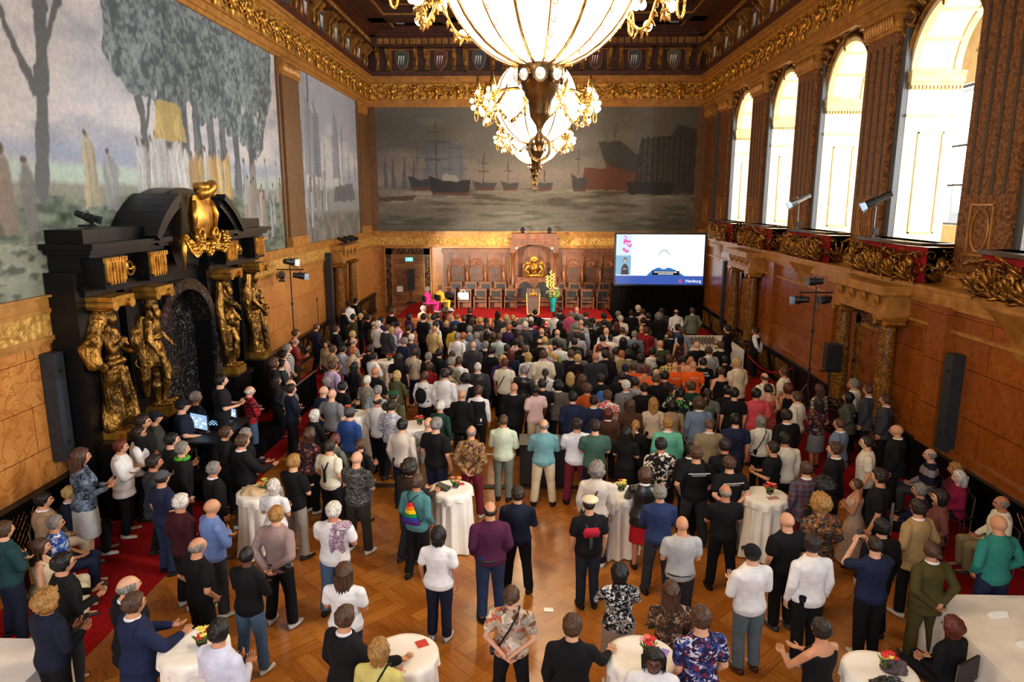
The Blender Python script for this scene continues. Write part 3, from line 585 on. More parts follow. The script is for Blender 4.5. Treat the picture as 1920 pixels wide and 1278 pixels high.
# columned doorways
def doorway(x, yc, rz, w, h, lab, no):
    o = empty('doorway', (x, yc, 0), rz); tag(o, None, None, None, 'structure'); o.name = 'door_%d' % no
    m = MB(); m.box(-w/2-.62, w/2+.62, -.02, .55, h+.28, h+.45); m.box(-w/2-.7, w/2+.7, -.02, .68, h+.78, h+.98); m.box(-w/2-.6, w/2+.6, -.02, .5, h+.45, h+.78)
    for k in (-1, -.33, .33, 1):
        for q in (0, 1): m.leaf((k*(w/2+.2)+q*.14-.07, .52, h+.5), (k*(w/2+.2)+q*.14-.07, .56, h+.78), .14, .05, (0, 1, 0), n=5)
    m.build('entablature', LWOOD, o)
    for q in (-1, 1):
        c = q*(w/2+.38); m = MB(); m.lathe([(.2, .95), (.205, 1.5), (.165, h+.05)], 20, TR(c, .3, 0)); m.build('column', COLM, o, auto=40)
        m = MB(); m.box(c-.28, c+.28, .02, .58, 0, .8); m.lathe([(.27, .8), (.27, .86), (.22, .9), (.24, .95)], 20, TR(c, .3, 0)); m.build('column_base', BROWNM, o)
        m = MB(); m.lathe([(.17, h+.05), (.2, h+.08), (.23, h+.16)], 20, TR(c, .3, 0)); m.box(c-.26, c+.26, .04, .56, h+.2, h+.28)
        for a in (-.22, .22): m.tube([(c+a, .08, h+.13), (c+a, .52, h+.13)], .075, 12)
        m.build('capital', GOLD, o, auto=40)
    m = MB(); m.box(-w/2-.1, -w/2+.14, 0, .12, 0, h); m.box(w/2-.14, w/2+.1, 0, .12, 0, h); m.box(-w/2-.1, w/2+.1, 0, .12, h-.2, h+.28); m.build('marble_surround', BROWNM, o)
    m = MB(); m.box(-w/2+.14, w/2-.14, .0, .05, 0, h-.2); 
    for q in (-1, 1):
        for z0, z1 in ((.2, 1.2), (1.35, 2.6), (2.72, h-.3)): m.box(q*.08, q*(w/2-.24), .05, .08, z0, z1) if q > 0 else m.box(q*(w/2-.24), q*.08, .05, .08, z0, z1)
    m.build('door_leaf', mm('door wood', H('5a2c12'), H('86481e'), 5, .35), o)
    m = MB(); m.box(-w/2+.1, -w/2+.17, .04, .14, 0, h-.2); m.box(w/2-.17, w/2-.1, .04, .14, 0, h-.2); m.box(-w/2+.1, w/2-.1, .04, .14, h-.24, h-.17); m.build('gilt_frame', GOLD, o)
doorway(17.08, 27.0, PI/2, 1.5, 3.2, '', 1); doorway(17.08, 17.0, PI/2, 1.5, 3.2, '', 2); doorway(.02, 31.4, -PI/2, 1.5, 3.1, '', 3)
# ------------------------------------------------------------------ black portal on the left wall (local: y along wall, x outwards)
PC = 16.1
po = empty('marble_portal', (.035, PC, 0)); tag(po, 'towering black marble portal with a curved broken pediment and four gilded statues', 'portal')
m = MB()
m.box(.02, .35, -3.75, -1.25, 0, 4.75); m.box(.02, .35, 1.25, 4.4, 0, 4.75); m.box(.02, .35, -1.25, 1.25, 3.9, 4.75)
for q in (-3.3, -1.8, 1.8, 3.7):
    m.box(.02, .55, q-.62, q+.62, 0, 4.75); m.box(.02, 1.02, q-.5, q+.5, 0, 1.5); m.box(.02, 1.08, q-.56, q+.56, 1.42, 1.55); m.box(.02, 1.06, q-.54, q+.54, 0, .3)
m.build('pier', BLACKM, po)
for sg, y0, y1, qs in ((-1, -3.75, -1.2, (-3.3, -1.8)), (1, 1.2, 4.45, (1.8, 3.7))):
    m = MB(); i0, i1 = (0, .0) if sg < 0 else (0, 0)
    for e, z0, z1 in ((0, 4.3, 4.42), (.06, 4.42, 4.5)): m.box(.02, .62+e, y0-e, y1+e, z0, z1)
    m.box(.02, .6, y0, y1, 4.42, 5.0)
    for q in qs: m.box(.02, .95, q-.34, q+.34, 4.42, 5.0)
    for e, z0, z1 in ((.0, 5.0, 5.07), (.1, 5.07, 5.16), (.2, 5.16, 5.26)): m.box(.02, .78+e, y0-(e if sg < 0 else 0), y1+(e if sg > 0 else .05), z0, z1)
    m.box(.02, .7, *((y0, -1.3) if sg < 0 else (3.3, y1)), 5.26, 5.5); m.build('entablature', BLACKM, po)
m = MB(); N = 22; R0, zc = 2.75, 3.55      # barrel shaped curved pediment
for i in range(N):
    a0, a1 = R(38)+R(104)*i/N, R(38)+R(104)*(i+1)/N
    if 66 < math.degrees((a0+a1)/2) < 112: continue
    def P(a, r_, x): return (x, .35-r_*math.cos(a), zc+r_*math.sin(a))
    for ra, rb, x0, x1 in ((R0-.24, R0, .02, .95), (R0-.06, R0+.1, .02, 1.05), (R0-.5, R0-.24, .02, .5)):
        m.add([P(a, r_, x) for x in (x0, x1) for a, r_ in ((a0, ra), (a1, ra), (a1, rb), (a0, rb))], [(0, 1, 2, 3), (7, 6, 5, 4), (0, 4, 5, 1), (1, 5, 6, 2), (2, 6, 7, 3), (3, 7, 4, 0)])
for i in range(N):
    a0, a1 = R(60)+R(56)*i/N, R(60)+R(56)*(i+1)/N; m.add([P(a, r_, x) for x in (.02, .55) for a, r_ in ((a0, 1.0), (a1, 1.0), (a1, R0), (a0, R0))], [(0, 1, 2, 3), (7, 6, 5, 4), (2, 6, 7, 3)])
m.build('curved_pediment', BLACKM, po, auto=30)
m = MB()
m.box(.2, .3, -3.1, -2.0, 1.6, 4.3); m.box(.2, .36, 2.3, 3.2, 1.6, 4.3)
for i in range(18):
    a0, a1 = PI*i/18, PI*(i+1)/18
    def Q(a, r_, x): return (x, -r_*math.cos(a), 2.75+r_*math.sin(a))
    m.add([Q(a, r_, x) for x in (.1, .62) for a, r_ in ((a0, 1.22), (a1, 1.22), (a1, 1.48), (a0, 1.48))], [(0, 1, 2, 3), (7, 6, 5, 4), (0, 4, 5, 1), (2, 6, 7, 3)])
for q in (-1.35, 1.35): m.box(.1, .62, q-.13, q+.13, .9, 2.76)
m.build('veined_marble_arch', VEIN, po)
m = MB(); m.box(.03, .12, -1.25, 1.25, 0, 4.0); m.build('door_recess', VEIN, po)
for q in (-3.3, -1.8, 1.8, 3.7):
    m = MB(); m.box(.95, .99, q-.3, q+.3, 4.55, 4.98); m.box(.95, 1.01, q-.34, q+.34, 4.9, 4.99)
    for k in range(5): m.box(.98, 1.01, q-.24+.1*k, q-.19+.1*k, 4.5, 4.9)
    for k in range(7): m.box(1.0, 1.03, q-.3+.09*k, q-.25+.09*k, 4.93, 4.99)
    m.build('gilded_frieze_block', GOLD, po, auto=45); m = MB()
    m.box(.55, 1.05, q-.36, q+.36, 4.2, 4.28)
    for s_ in (-.27, .27): m.tube([(.5, q+s_, 4.12), (1.06, q+s_, 4.12)], [.1, .1], 12)
    m.box(.6, 1.0, q-.25, q+.25, 4.08, 4.2)
    for k in range(5): m.tube([(.45+.1*k, q-.2, 4.12), (.48+.1*k, q-.2, 4.12)], .11, 10)
    m.build('gilded_capital', GOLD, po, auto=45); m = MB(); m.box(.42, 1.0, q-.3, q+.3, 1.55, 1.72); m.build('gilded_plinth', GOLD, po)
for q in (-2.55, 2.75):
    m = MB()
    for s_ in (-1, 1): scroll(m, (.66, q+s_*.2, 4.72), .17, 1.4, .03, (0, s_, 0), (0, 0, 1), (1, 0, 0), -1, 0)
    m.ell((.68, q, 4.75), (.09, .1, .13), 10, 8); m.build('gilded_mask', GOLD, po, auto=45)
m = MB()   # gilded cartouche with garlands
def shield(u, v): y = (u-.5)*1.05*(1-.35*(v-.55)**2*3); return (.98+.13*math.cos((u-.5)*PI)*math.sin(PI*min(max(v, .05), .95)), y+.35, 5.15+.98*v)
m.grid(shield, 14, 14); m.grid(lambda u, v: (shield(u, v)[0]-.12, *shield(u, v)[1:]), 14, 14)
m.tube([(1.0, -.15+.35, 6.12), (1.1, 0+.35, 6.2), (1.15, .12+.35, 6.3), (1.1, .3+.35, 6.36), (1.05, .42+.35, 6.25), (1.08, .38+.35, 6.14), (1.1, .3+.35, 6.17)], [.12, .14, .15, .13, .1, .07, .04], 10)
m.tube([(.85, .35, 6.3), (1.2, .35, 6.32)], .12, 12)
for q in (-1, 1):
    scroll(m, (1.05, .35+q*.38, 5.25), .2, 1.4, .06, (0, q, 0), (0, 0, 1), (1, 0, 0), -1, 0); m.tube([(1.0, .35+q*.42, 6.0), (1.05, .35+q*.55, 5.7), (1.0, .35+q*.5, 5.3)], [.05, .07, .05], 8)
    pts = [(1.0, .35+q*(.3+.75*t), 5.1-.25*math.sin(PI*t)+.1*t) for t in np.linspace(0, 1, 12)]
    for p in pts:
        for k in range(4): m.ell((p[0]+random.Random(k+int(p[1]*99)).uniform(-.06, .1), p[1]+.05*math.cos(k*2), p[2]+.06*math.sin(k*2.3)), (.06, .06, .06), 7, 5)
        m.leaf(p, (p[0]+.12, p[1]+q*.08, p[2]-.15), .12, .03, (1, 0, 0), n=5)
    m.tube([(1.0, .35+q*1.05, 5.25), (1.0, .35+q*1.1, 4.9), (.98, .35+q*1.08, 4.5)], [.09, .07, .02], 8)
for k in range(26): r_ = random.Random(k); yy = .35+.8*(r_.random()-.5); m.ell((1.0+.1*r_.random(), yy, 5.05-.3*r_.random()*(1-abs(yy-.35))), (.05+.03*r_.random(),)*3, 8, 6)
m.build('gilded_cartouche', GOLD, po, smooth=True)
# ------------------------------------------------------------------ end wall: panelling, throne canopy, seats
for x0, x1, lb in ((3.95, 7.5, 'carved dark oak wall panelling with three arched panels, on the door side of the canopy'), (10.1, 13.6, 'carved dark oak wall panelling with three arched panels, between canopy and screen')):
    pn = empty('carved_panelling', (0, 38.08, 0)); tag(pn, lb, 'panelling', 'oak panelling of the end wall'); m = MB(); dk = MB(); cv = MB()
    m.box(x0, x1, -.55, -.02, .3, 3.4); m.box(x0-.08, x1+.08, -.7, -.02, 3.3, 3.46); m.box(x0-.04, x1+.04, -.62, -.02, 3.18, 3.3); m.box(x0, x1, -.66, -.5, 1.25, 1.42)
    for k in range(4):
        xx = x0+.3+k*(x1-x0-.6)/3; m.box(xx-.1, xx+.1, -.64, -.5, 1.4, 3.1)
        cv.tube([(xx, -.68, 1.5), (xx+.02, -.72, 1.9), (xx-.02, -.7, 2.2), (xx, -.68, 2.5)], [.07, .09, .1, .05], 8); cv.ell((xx, -.72, 2.6), (.05, .05, .07), 8, 6)
    for k in range(3):
        xa = x0+.42+k*(x1-x0-.6)/3; xb = xa+(x1-x0-.6)/3-.24; c = (xa+xb)/2; r_ = (xb-xa)/2
        dk.box(xa+.05, xb-.05, -.57, -.55, 1.5, 2.5); cv.tube([(c+r_*math.cos(PI*i/12), -.58, 2.62+r_*.9*math.sin(PI*i/12)) for i in range(13)], .035, 6)
        for z in (1.48, 2.52): cv.box(xa, xb, -.6, -.55, z, z+.05)
        for s_ in (xa, xb-.05): cv.box(s_, s_+.05, -.6, -.55, 1.5, 2.55)
        for q in range(9): an = PI*(q+.5)/9; cv.leaf((c, -.58, 2.64), (c+r_*.8*math.cos(an), -.6, 2.64+r_*.7*math.sin(an)), .1, .03, (0, -1, 0), n=5)
        for q in (-1, 1): scroll(cv, (c+q*.14, -.58, 2.05), .13, 1.5, .02, (q, 0, 0), (0, 0, 1), (0, -1, 0), 1, 0); scroll(cv, (c+q*.12, -.58, 1.75), .1, 1.3, .016, (q, 0, 0), (0, 0, 1), (0, -1, 0), -1, 0)
    m.build('panel_frame', MWOOD, pn); dk.build('inner_panel', DWOOD, pn); cv.build('carving', mm('carving oak', H('5a2f14'), H('8a5226'), 6, .4), pn, smooth=True)
cn = empty('throne_canopy', (8.81, 38.08, 0)); tag(cn, 'columned dark oak canopy framing a gilded coat of arms', 'canopy')
m = MB(); m.box(-1.25, 1.25, -1.2, -.02, 3.75, 3.9); m.box(-1.32, 1.32, -1.3, -.02, 3.9, 4.02); m.box(-1.2, 1.2, -1.1, -.02, 4.02, 4.3); m.box(-1.15, 1.15, -.15, -.02, .5, 3.75)
for q in (-1, 1): m.box(q*1.22-.14, q*1.22+.14, -.9, -.02, .5, 1.6)
N = 14
for i in range(N):
    a0, a1 = PI*i/N, PI*(i+1)/N; pts = [(1.0*math.cos(a), 3.3+.42*math.sin(a)) for a in (a0, a1)]
    m.add([(pts[0][0], -1.1, pts[0][1]), (pts[1][0], -1.1, pts[1][1]), (pts[1][0], -1.1, 3.76), (pts[0][0], -1.1, 3.76), (pts[0][0], -.3, pts[0][1]), (pts[1][0], -.3, pts[1][1])], [(0, 1, 2, 3), (0, 4, 5, 1)])
for q in (-1, 1): m.add([(q*1.25, -1.1, 3.3), (q*1.0, -1.1, 3.3), (q*1.0, -1.1, 3.76), (q*1.25, -1.1, 3.76)], [(0, 1, 2, 3)])
m.build('canopy_roof', MWOOD, cn)
for q in (-1, 1):
    m = MB(); m.lathe([(.13, 1.6), (.13, 1.72), (.09, 1.8), (.1, 2.2), (.085, 3.0), (.11, 3.05), (.14, 3.2), (.17, 3.3)], 14, TR(q*1.12, -.95, 0)); m.build('column', MWOOD, cn, auto=40)
m = MB(); m.ell((0, 0, 0), (.05, .05, .05), 8, 6, TR(-.93, -1.14, 3.55)); m.ell((0, 0, 0), (.05, .05, .05), 8, 6, TR(.93, -1.14, 3.55)); m.build('spotlight', emis('small spot', (1, .92, .8), 3.5), cn)
ca = MB()   # gilded coat of arms
ca.box(-.58, .58, -.2, .1, -.12, .02); ca.prism([(-.2, .62), (.2, .62), (.2, .2), (0, .04), (-.2, .2)], -.16, -.06, 'y')
for x0 in (-.09, .0, .09): ca.box(x0-.035, x0+.035, -.19, -.15, .2, .42+(.08 if x0 == 0 else 0))
ca.ell((0, -.1, .74), (.15, .1, .1), 10, 8); 
for k in range(9): a = PI*k/8; ca.leaf((0, -.1, .74), (.26*math.cos(a), -.1, .78+.24*math.sin(a)), .1, .04, (0, -1, 0))
for q in (-1, 1):
    ca.tube([(q*.52, -.1, .05), (q*.44, -.1, .25), (q*.34, -.12, .42), (q*.28, -.12, .55)], [.07, .09, .1, .07], 8); ca.ell((q*.27, -.13, .62), (.08, .08, .08), 8, 6)
    ca.tube([(q*.34, -.12, .42), (q*.22, -.16, .36)], [.04, .03], 6); ca.tube([(q*.42, -.1, .25), (q*.28, -.12, .12), (q*.26, -.14, .02)], [.05, .04, .03], 6); ca.tube([(q*.5, -.08, .15), (q*.6, -.06, .4), (q*.52, -.06, .6)], [.02, .025, .04], 6)
    for k in range(5): ca.leaf((q*.3, -.1, .6), (q*(.36+.04*k), -.08, .74-.05*k), .07, .03, (0, -1, 0), n=5)
o = ca.build('coat_of_arms', GOLD, None, smooth=True, loc=(8.81, 37.5, 2.12)); tag(o, 'gilded coat of arms with two supporters, above the double throne', 'coat of arms')
m = MB(); m.box(7.9, 9.75, 37.2, 38.0, .5, 2.0); tag(m.build('throne_plinth', MWOOD), 'oak plinth block under the gilded coat of arms', 'plinth')
LEA = mm('black leather', H('0c0d0e'), H('1c1d1f'), 6, .35, 0, .2, 40)
# stage with steps
m = MB(); m.box(2.2, 12.55, 32.9, 38.0, 0, .5); m.build; st = m.build('stage_platform', mm('stage wood', H('7c3c14'), H('a85a20'), 5, .4, stretch=(.2, 1, 1))); tag(st, 'low wooden stage along the end wall, covered with red carpet', 'stage')
m = MB(); m.box(2.2, 12.55, 32.9, 37.9, .5, .515); m.build('carpet', REDC, st)
m = MB()
for k in range(3): m.box(8.0, 9.6, 32.9-.34*(k+1), 32.9-.34*k, 0, .5-.125*(k+1))
sp = m.build('stage_steps', REDC); tag(sp, 'red carpeted steps up to the stage in front of the lectern', 'steps'); m = MB()
for k in range(4): m.box(8.0, 9.6, 32.9-.34*k-.03, 32.9-.34*k, .5-.125*k-.01, .52-.125*k+.004)
m.build('white_edge_strip', PAPER, sp)
def seat(lab, w=.62):
    o = empty('panelled_seat'); tag(o, lab, 'bench seat', 'leather seats along the end wall')
    m = MB(); m.box(-w/2, w/2, -.05, .06, 0, .95); m.box(-w/2, w/2, -.5, .0, .34, .4); m.box(-w/2, w/2, -.09, .09, .93, .99); m.box(-w/2-.03, -w/2+.03, -.5, .05, 0, .62); m.box(w/2-.03, w/2+.03, -.5, .05, 0, .62); m.build('frame', MWOOD, o)
    m = MB(); m.box(-w/2+.08, w/2-.08, -.09, -.05, .55, .88); b = m.build('backrest', LEA, o)
    m = MB()
    for k in range(9):
        for z in (.55, .88): m.ell((-w/2+.08+k*(w-.16)/8, -.1, z), (.014, .012, .014), 6, 4)
    for k in range(5):
        for x in (-w/2+.08, w/2-.08): m.ell((x, -.1, .55+.33*k/4), (.014, .012, .014), 6, 4)
    m.build('brass_nail', GOLD, b); m = MB(); m.box(-w/2+.04, w/2-.04, -.49, -.08, .4, .46); m.build('seat', LEA, o); return o
s0 = seat('black leather seat with brass nails, part of the row on the stage'); first = True
xs = [x for x in np.arange(4.45, 13.1, .79) if not 7.75 < x < 9.9]
ordw = ['first', 'second', 'third', 'fourth', 'fifth', 'sixth', 'seventh', 'eighth', 'ninth', 'tenth']
nl = len([x for x in xs if x < 8.8])
for i, x in enumerate(xs):
    o = s0 if first else copytree(s0); first = False; dy = .5*max(0, abs(x-8.8)/4.5-.3)**2; o.location = (x, 36.35-dy, .515)
    o['label'] = ('black leather seat, %s from the throne towards the %s, in the stage row' % ((ordw[nl-1-i], 'door') if x < 8.8 else (ordw[i-nl], 'video screen')))
up = None
for i, x in enumerate(xs[:4]+xs[-4:]):
    o = copytree(s0); o.location = (x+.2, 37.35, .75); o['group'] = 'leather seats under the carved panels'
    o['label'] = 'seat back under the carved panels, %s of the upper row from the %s' % ((ordw[i], 'door') if i < 4 else (ordw[7-i], 'video screen'))
th = empty('double_throne', (8.81, 36.9, .515)); tag(th, 'double throne with two rounded black leather backs, behind the lectern', 'throne')
m = MB(); m.box(-1.0, 1.0, -.1, .2, 0, 1.15); m.box(-1.0, 1.0, -.65, .1, .3, .4)
m.prism([(1.0*math.cos(a), 1.15+.35*math.sin(a)) for a in np.linspace(0, PI, 13)], -.1, .2, 'y'); m.box(-1.02, -.92, -.65, .2, 0, .75); m.box(.92, 1.02, -.65, .2, 0, .75); m.build('frame', MWOOD, th)
for q in (-1, 1):
    pl = [(q*.46+.36*math.cos(a), .95+.36*math.sin(a)) for a in np.linspace(0, PI, 11)]+[(q*.46-.36, .45), (q*.46+.36, .45)]; m = MB(); m.prism(pl, -.15, -.1, 'y'); b = m.build('backrest', LEA, th)
    m = MB()
    for x, z in pl[:11]: m.ell((x, -.16, z), (.03, .02, .03), 6, 4)
    m.build('brass_nail', GOLD, b)
# lectern, side table, vase, bag
le = empty('lectern', (8.77, 34.2, .515)); tag(le, 'dark lectern with yellow edges and a gilded crest, on the stage', 'lectern')
m = MB(); m.prism([(-.33, 1.28), (.33, 1.28), (.27, 0), (-.27, 0)], -.22, .2, 'y'); m.build('body', mm('lectern front', H('3a2620'), H('4e342a'), 5, .5), le)
m = MB(); m.prism([(-.34, 1.05), (-.30, 1.05), (-.26, 0), (-.30, 0)], -.26, .2, 'y'); m.prism([(.30, 1.05), (.34, 1.05), (.30, 0), (.26, 0)], -.26, .2, 'y'); m.box(-.3, .3, -.26, -.2, 0, .05); m.build('yellow_edge', mm('yellow ply', H('c88a3c'), H('e2aa58'), 4, .5), le)
m = MB(); m.prism([(-.1, 1.12), (.1, 1.12), (.1, .95), (0, .86), (-.1, .95)], -.245, -.22, 'y')
for q in (-1, 1): m.tube([(q*.19, -.24, .86), (q*.15, -.24, 1.0), (q*.12, -.24, 1.1)], [.03, .04, .03], 6)
m.ell((0, -.24, 1.17), (.06, .02, .05), 8, 6); m.build('crest', GOLD, le, smooth=True)
sd = empty('side_table', (7.7, 35.2, .515)); tag(sd, 'small black side table with glasses beside the lectern', 'side table'); m = MB(); m.box(-.22, .22, -.2, .2, .66, .7); m.build('tabletop', BLK, sd)
for a in (-1, 1):
    for b in (-1, 1): m = MB(); m.tube([(a*.19, b*.17, 0), (a*.19, b*.17, .66)], .014, 6); m.build('leg', BLK, sd)
gl = NT('drinking glass', .03); gl.b.inputs['Transmission Weight'].default_value = 1.; gl.b.inputs['IOR'].default_value = 1.3; GLS = gl.m
m = MB(); m.lathe([(.03, 0), (.035, .11), (.03, .11), (.026, .01)], 12); g0 = m.build('drinking_glass', GLS, loc=(7.62, 35.2, 1.216)); tag(g0, 'drinking glass on the small black side table, nearer the door', 'glass', 'glasses on the side table')
g1 = g0.copy(); COL.objects.link(g1); g1.location.x = 7.78; g1['label'] = 'drinking glass on the small black side table, nearer the lectern'
va = empty('floor_vase', (9.75, 35.0, .515)); tag(va, 'tall turquoise floor vase holding gladioli and mixed flowers', 'vase')
m = MB(); m.lathe([(.1, 0), (.13, .05), (.18, .5), (.2, .62), (.19, .72), (.15, .72), (.14, .1)], 20); m.build('vase_body', mm('turquoise glaze', H('0e6f70'), H('1d9a98'), 4, .25), va, auto=40)
rs = random.Random(5); FCOL = [mm('petal '+c, H(c), H(d), 9, .6) for c, d in (('f2d9b0', 'ffffff'), ('e2604a', 'f48a6c'), ('d8c84a', 'f0e27a'), ('f0a8b0', 'ffd0d0'), ('4c6a28', '7c9a3c'), ('c8141e', 'e03838'))]
def blooms(m, n, rad, z0, z1, sz, seed, cols=(0, 1, 2, 3)):
    r_ = random.Random(seed)
    for i in range(n):
        a = r_.random()*2*PI; q = rad*math.sqrt(r_.random()); z = z0+(z1-z0)*r_.random()*(1.15-q/rad*.6); m.cur = r_.choice(cols); c = Vector((q*math.cos(a), q*math.sin(a), z))
        for k in range(6): b = 2*PI*k/6; m.leaf(c, c+Vector((math.cos(b), math.sin(b), .5))*sz, sz*.9, sz*.2, (math.cos(b)*-.3, math.sin(b)*-.3, 1), n=4)
        m.ell(c+Vector((0, 0, sz*.3)), (sz*.4, sz*.4, sz*.35), 7, 5)
m = MB(); blooms(m, 26, .32, .85, 1.35, .07, 6)
m.cur = 4
for i in range(26): a = rs.random()*6.3; q = .1+.35*rs.random(); m.leaf((.05*math.cos(a), .05*math.sin(a), .7), (q*math.cos(a), q*math.sin(a), .8+.45*rs.random()), .09, .03, (0, -1, .3))
for x, zz in ((-.12, 2.0), (.02, 1.85), (-.3, 1.75)):
    m.cur = 2
    for k in range(12): z = 1.2+(zz-1.2)*k/11; m.leaf((x*.8, 0, z), (x+.07*math.cos(k*2.2), -.05, z+.09), .08, .02, (0, -1, 0), n=4)
m.build('bouquet', FCOL, va, smooth=True)
m = MB(); m.prism([(-.3, 0), (.3, 0), (.26, .34), (-.26, .34)], -.1, .1, 'y'); bg_ = m.build('handbag', PAPER, loc=(5.15, 36.0, .98)); m = MB(); m.tube([(.12*math.cos(a), 0, .32+.16*math.sin(a)) for a in np.linspace(0, PI, 9)], .014, 6); m.build('handle', PAPER, bg_); tag(bg_, 'large white handbag standing on a stage seat near the door', 'handbag')
m = MB(); m.grid(lambda u, v: (-.35+.7*u, -.25+.5*v, .06*math.sin(u*9)*math.sin(v*7)+.2*(v > .6)), 12, 10); o = m.build('folded_jacket', BLKD, loc=(4.45, 36.0, 1.0)); sl = o.modifiers.new('s', 'SOLIDIFY'); sl.thickness = .05; tag(o, 'black jacket lying over the stage seat beside the white handbag', 'jacket')
# end wall door with exit sign
m = MB(); o = empty('door_4', (1.98, 38.08, 0)); tag(o, kind='structure')
m.box(-1.25, -.86, -.16, -.02, 0, 3.5); m.box(.86, 1.25, -.16, -.02, 0, 3.5); m.box(-1.25, 1.25, -.16, -.02, 3.12, 3.5); m.build('marble_surround', BROWNM, o)
m = MB(); m.box(-.86, .86, -.1, -.02, .3, 3.12); m.build('door_leaf', mm('inlaid door', H('5a3216'), H('7e4a22'), 6, .4), o)
m = MB()
for q in (-1, 1):
    m.tube([(q*.43+.3*math.cos(a), -.13, 1.75+.3*math.sin(a)) for a in np.linspace(0, 2*PI, 25)], .025, 5)
    for z0, z1 in ((2.55, 2.95), (.5, .95), (1.05, 2.45)):
        for zz in (z0, z1): m.box(*sorted((q*.1, q*.78)), -.13, -.1, zz, zz+.03)
        for xx in (q*.1, q*.78): m.box(xx-.015, xx+.015, -.13, -.1, z0, z1)
m.box(-.88, .88, -.15, -.1, 3.08, 3.14); m.box(-.9, -.85, -.17, -.1, .3, 3.12); m.box(.85, .9, -.17, -.1, .3, 3.12); m.box(-1.27, -1.21, -.19, -.1, .3, 3.5); m.box(1.21, 1.27, -.19, -.1, .3, 3.5); m.box(-1.27, 1.27, -.19, -.1, 3.46, 3.52); m.build('gilt_moulding', LWOOD, o)
m = MB(); m.box(-.2, .2, -.05, .0, -.1, .1); ex = m.build('exit_sign', emis('exit sign glow', (.1, .75, .62), 1.5), loc=(2.05, 37.93, 2.86)); tag(ex, 'lit green exit sign above the inlaid double door', 'exit sign')
m = MB(); m.box(-.02, .02, -.06, -.051, -.05, .05); m.ell((-.01, -.055, .06), (.02, .006, .02), 6, 4); m.prism([(.05, -.02), (.12, -.02), (.12, -.05), (.17, 0), (.12, .05), (.12, .02), (.05, .02)], -.06, -.051, 'y'); m.build('pictogram', emis('exit white', (1, 1, 1), 1.5), ex)
m = MB(); m.box(-.17, .17, -.01, 0, -.15, .15); o = m.build('paper_notice', PAPER, loc=(1.5, 37.93, 1.25)); tag(o, 'white paper notice pinned on the inlaid door', 'notice')
m = MB(); m.box(-.18, .18, -.14, .14, 0, 1.1); o = m.build('column_loudspeaker', BLK, loc=(2.15, 37.7, 1.25)); tag(o, 'black upright loudspeaker on a pole in front of the inlaid door', 'loudspeaker'); m = MB(); m.tube([(0, 0, -.72), (0, 0, 0)], .03, 8); m.lathe([(.25, -.73), (.25, -.69), (.03, -.66)], 16); m.build('pole', BLK, o)
# ------------------------------------------------------------------ video wall with black drape
sc = empty('video_screen', (14.8, 33.85, 0), R(-2.5)); tag(sc, 'large glowing video screen on a black drape at the end wall', 'screen')
W2, ZB, ZT = 2.08, 2.05, 4.42
m = MB(); m.box(-W2-.08, W2+.08, .0, .22, ZB-.08, ZT+.08); m.build('frame', BLK, sc)
WH = emis('screen white', (.93, .97, 1), 1.25)
def spane(name, x0, x1, z0, z1, mat, y=-.005, th=.004): q = MB(); q.box(x0, x1, y-th, y, z0, z1); return q.build(name, mat, sc)
spane('picture', -W2, W2, ZB, ZT, WH); spane('picture_side', -W2, -W2+.72, 2.5, ZT, emis('screen pale blue', (.62, .80, .95), 1.1), -.01); spane('picture_inset', -W2, -W2+.72, 2.5, 3.42, emis('screen blue', (.26, .52, .74), .9), -.015); spane('picture_banner', -W2, W2, ZB, 2.46, emis('screen banner', (.05, .12, .52), .9), -.01)
m = MB(); rs = random.Random(8)
for i in range(16): a = Vector((-W2+.3+.4*rs.random(), -.018, 3.45+.9*rs.random())); m.leaf(a, (min(a.x+.3*rs.random(), -W2+.7), -.018, a.z+.2*(rs.random()-.5)), .12, .0, (0, -1, 0), n=5)
m.build('picture_flowers', emis('screen pink', (.85, .12, .45), 1.1), sc)
m = MB(); m.prism([(-.6, 2.46), (-.35, 2.72), (-.1, 2.85), (.5, 2.85), (.75, 2.75), (1.2, 2.46)], -.016, -.012, 'y'); m.build('picture_shoulders', emis('screen shirt', (.03, .2, .6), 1), sc)
m = MB(); m.prism([(.2+.3*math.cos(a), 3.22+.44*math.sin(a)) for a in np.linspace(0, 2*PI, 25)][:-1], -.02, -.016, 'y'); m.build('picture_face', emis('screen face', (1, .93, .88), 1.2), sc)
m = MB(); m.prism([(.2+.31*math.cos(a), 3.3+.42*math.sin(a)) for a in np.linspace(.35, PI-.35, 15)]+[(.2+.24*math.cos(a), 3.36+.27*math.sin(a)) for a in np.linspace(PI-.3, .3, 15)], -.024, -.02, 'y'); m.box(.04, .14, -.024, -.02, 3.28, 3.3); m.box(.28, .38, -.024, -.02, 3.28, 3.3); m.build('picture_hair', emis('screen hair', (.62, .66, .68), 1), sc)
m = MB(); m.prism([(-W2+.25, 2.5), (-W2+.28, 2.85), (-W2+.38, 3.02), (-W2+.5, 3.02), (-W2+.6, 2.85), (-W2+.62, 2.5)], -.022, -.018, 'y'); m.prism([(-W2+.44+.08*math.cos(a), 3.2+.12*math.sin(a)) for a in np.linspace(0, 2*PI, 15)][:-1], -.022, -.018, 'y'); m.build('picture_signer', emis('screen dark grey', (.05, .05, .07), .6), sc)
m = MB(); m.prism([(-W2+.44+.055*math.cos(a), 3.17+.09*math.sin(a)) for a in np.linspace(0, 2*PI, 15)][:-1], -.026, -.022, 'y'); m.box(-W2+.36, -W2+.52, -.026, -.022, 2.76, 2.8); m.build('picture_signer_face', emis('screen skin', (.8, .55, .42), .9), sc)
spane('picture_caption', -.33, .95, 2.49, 2.7, emis('caption black', (.01, .01, .01), .2), -.022)
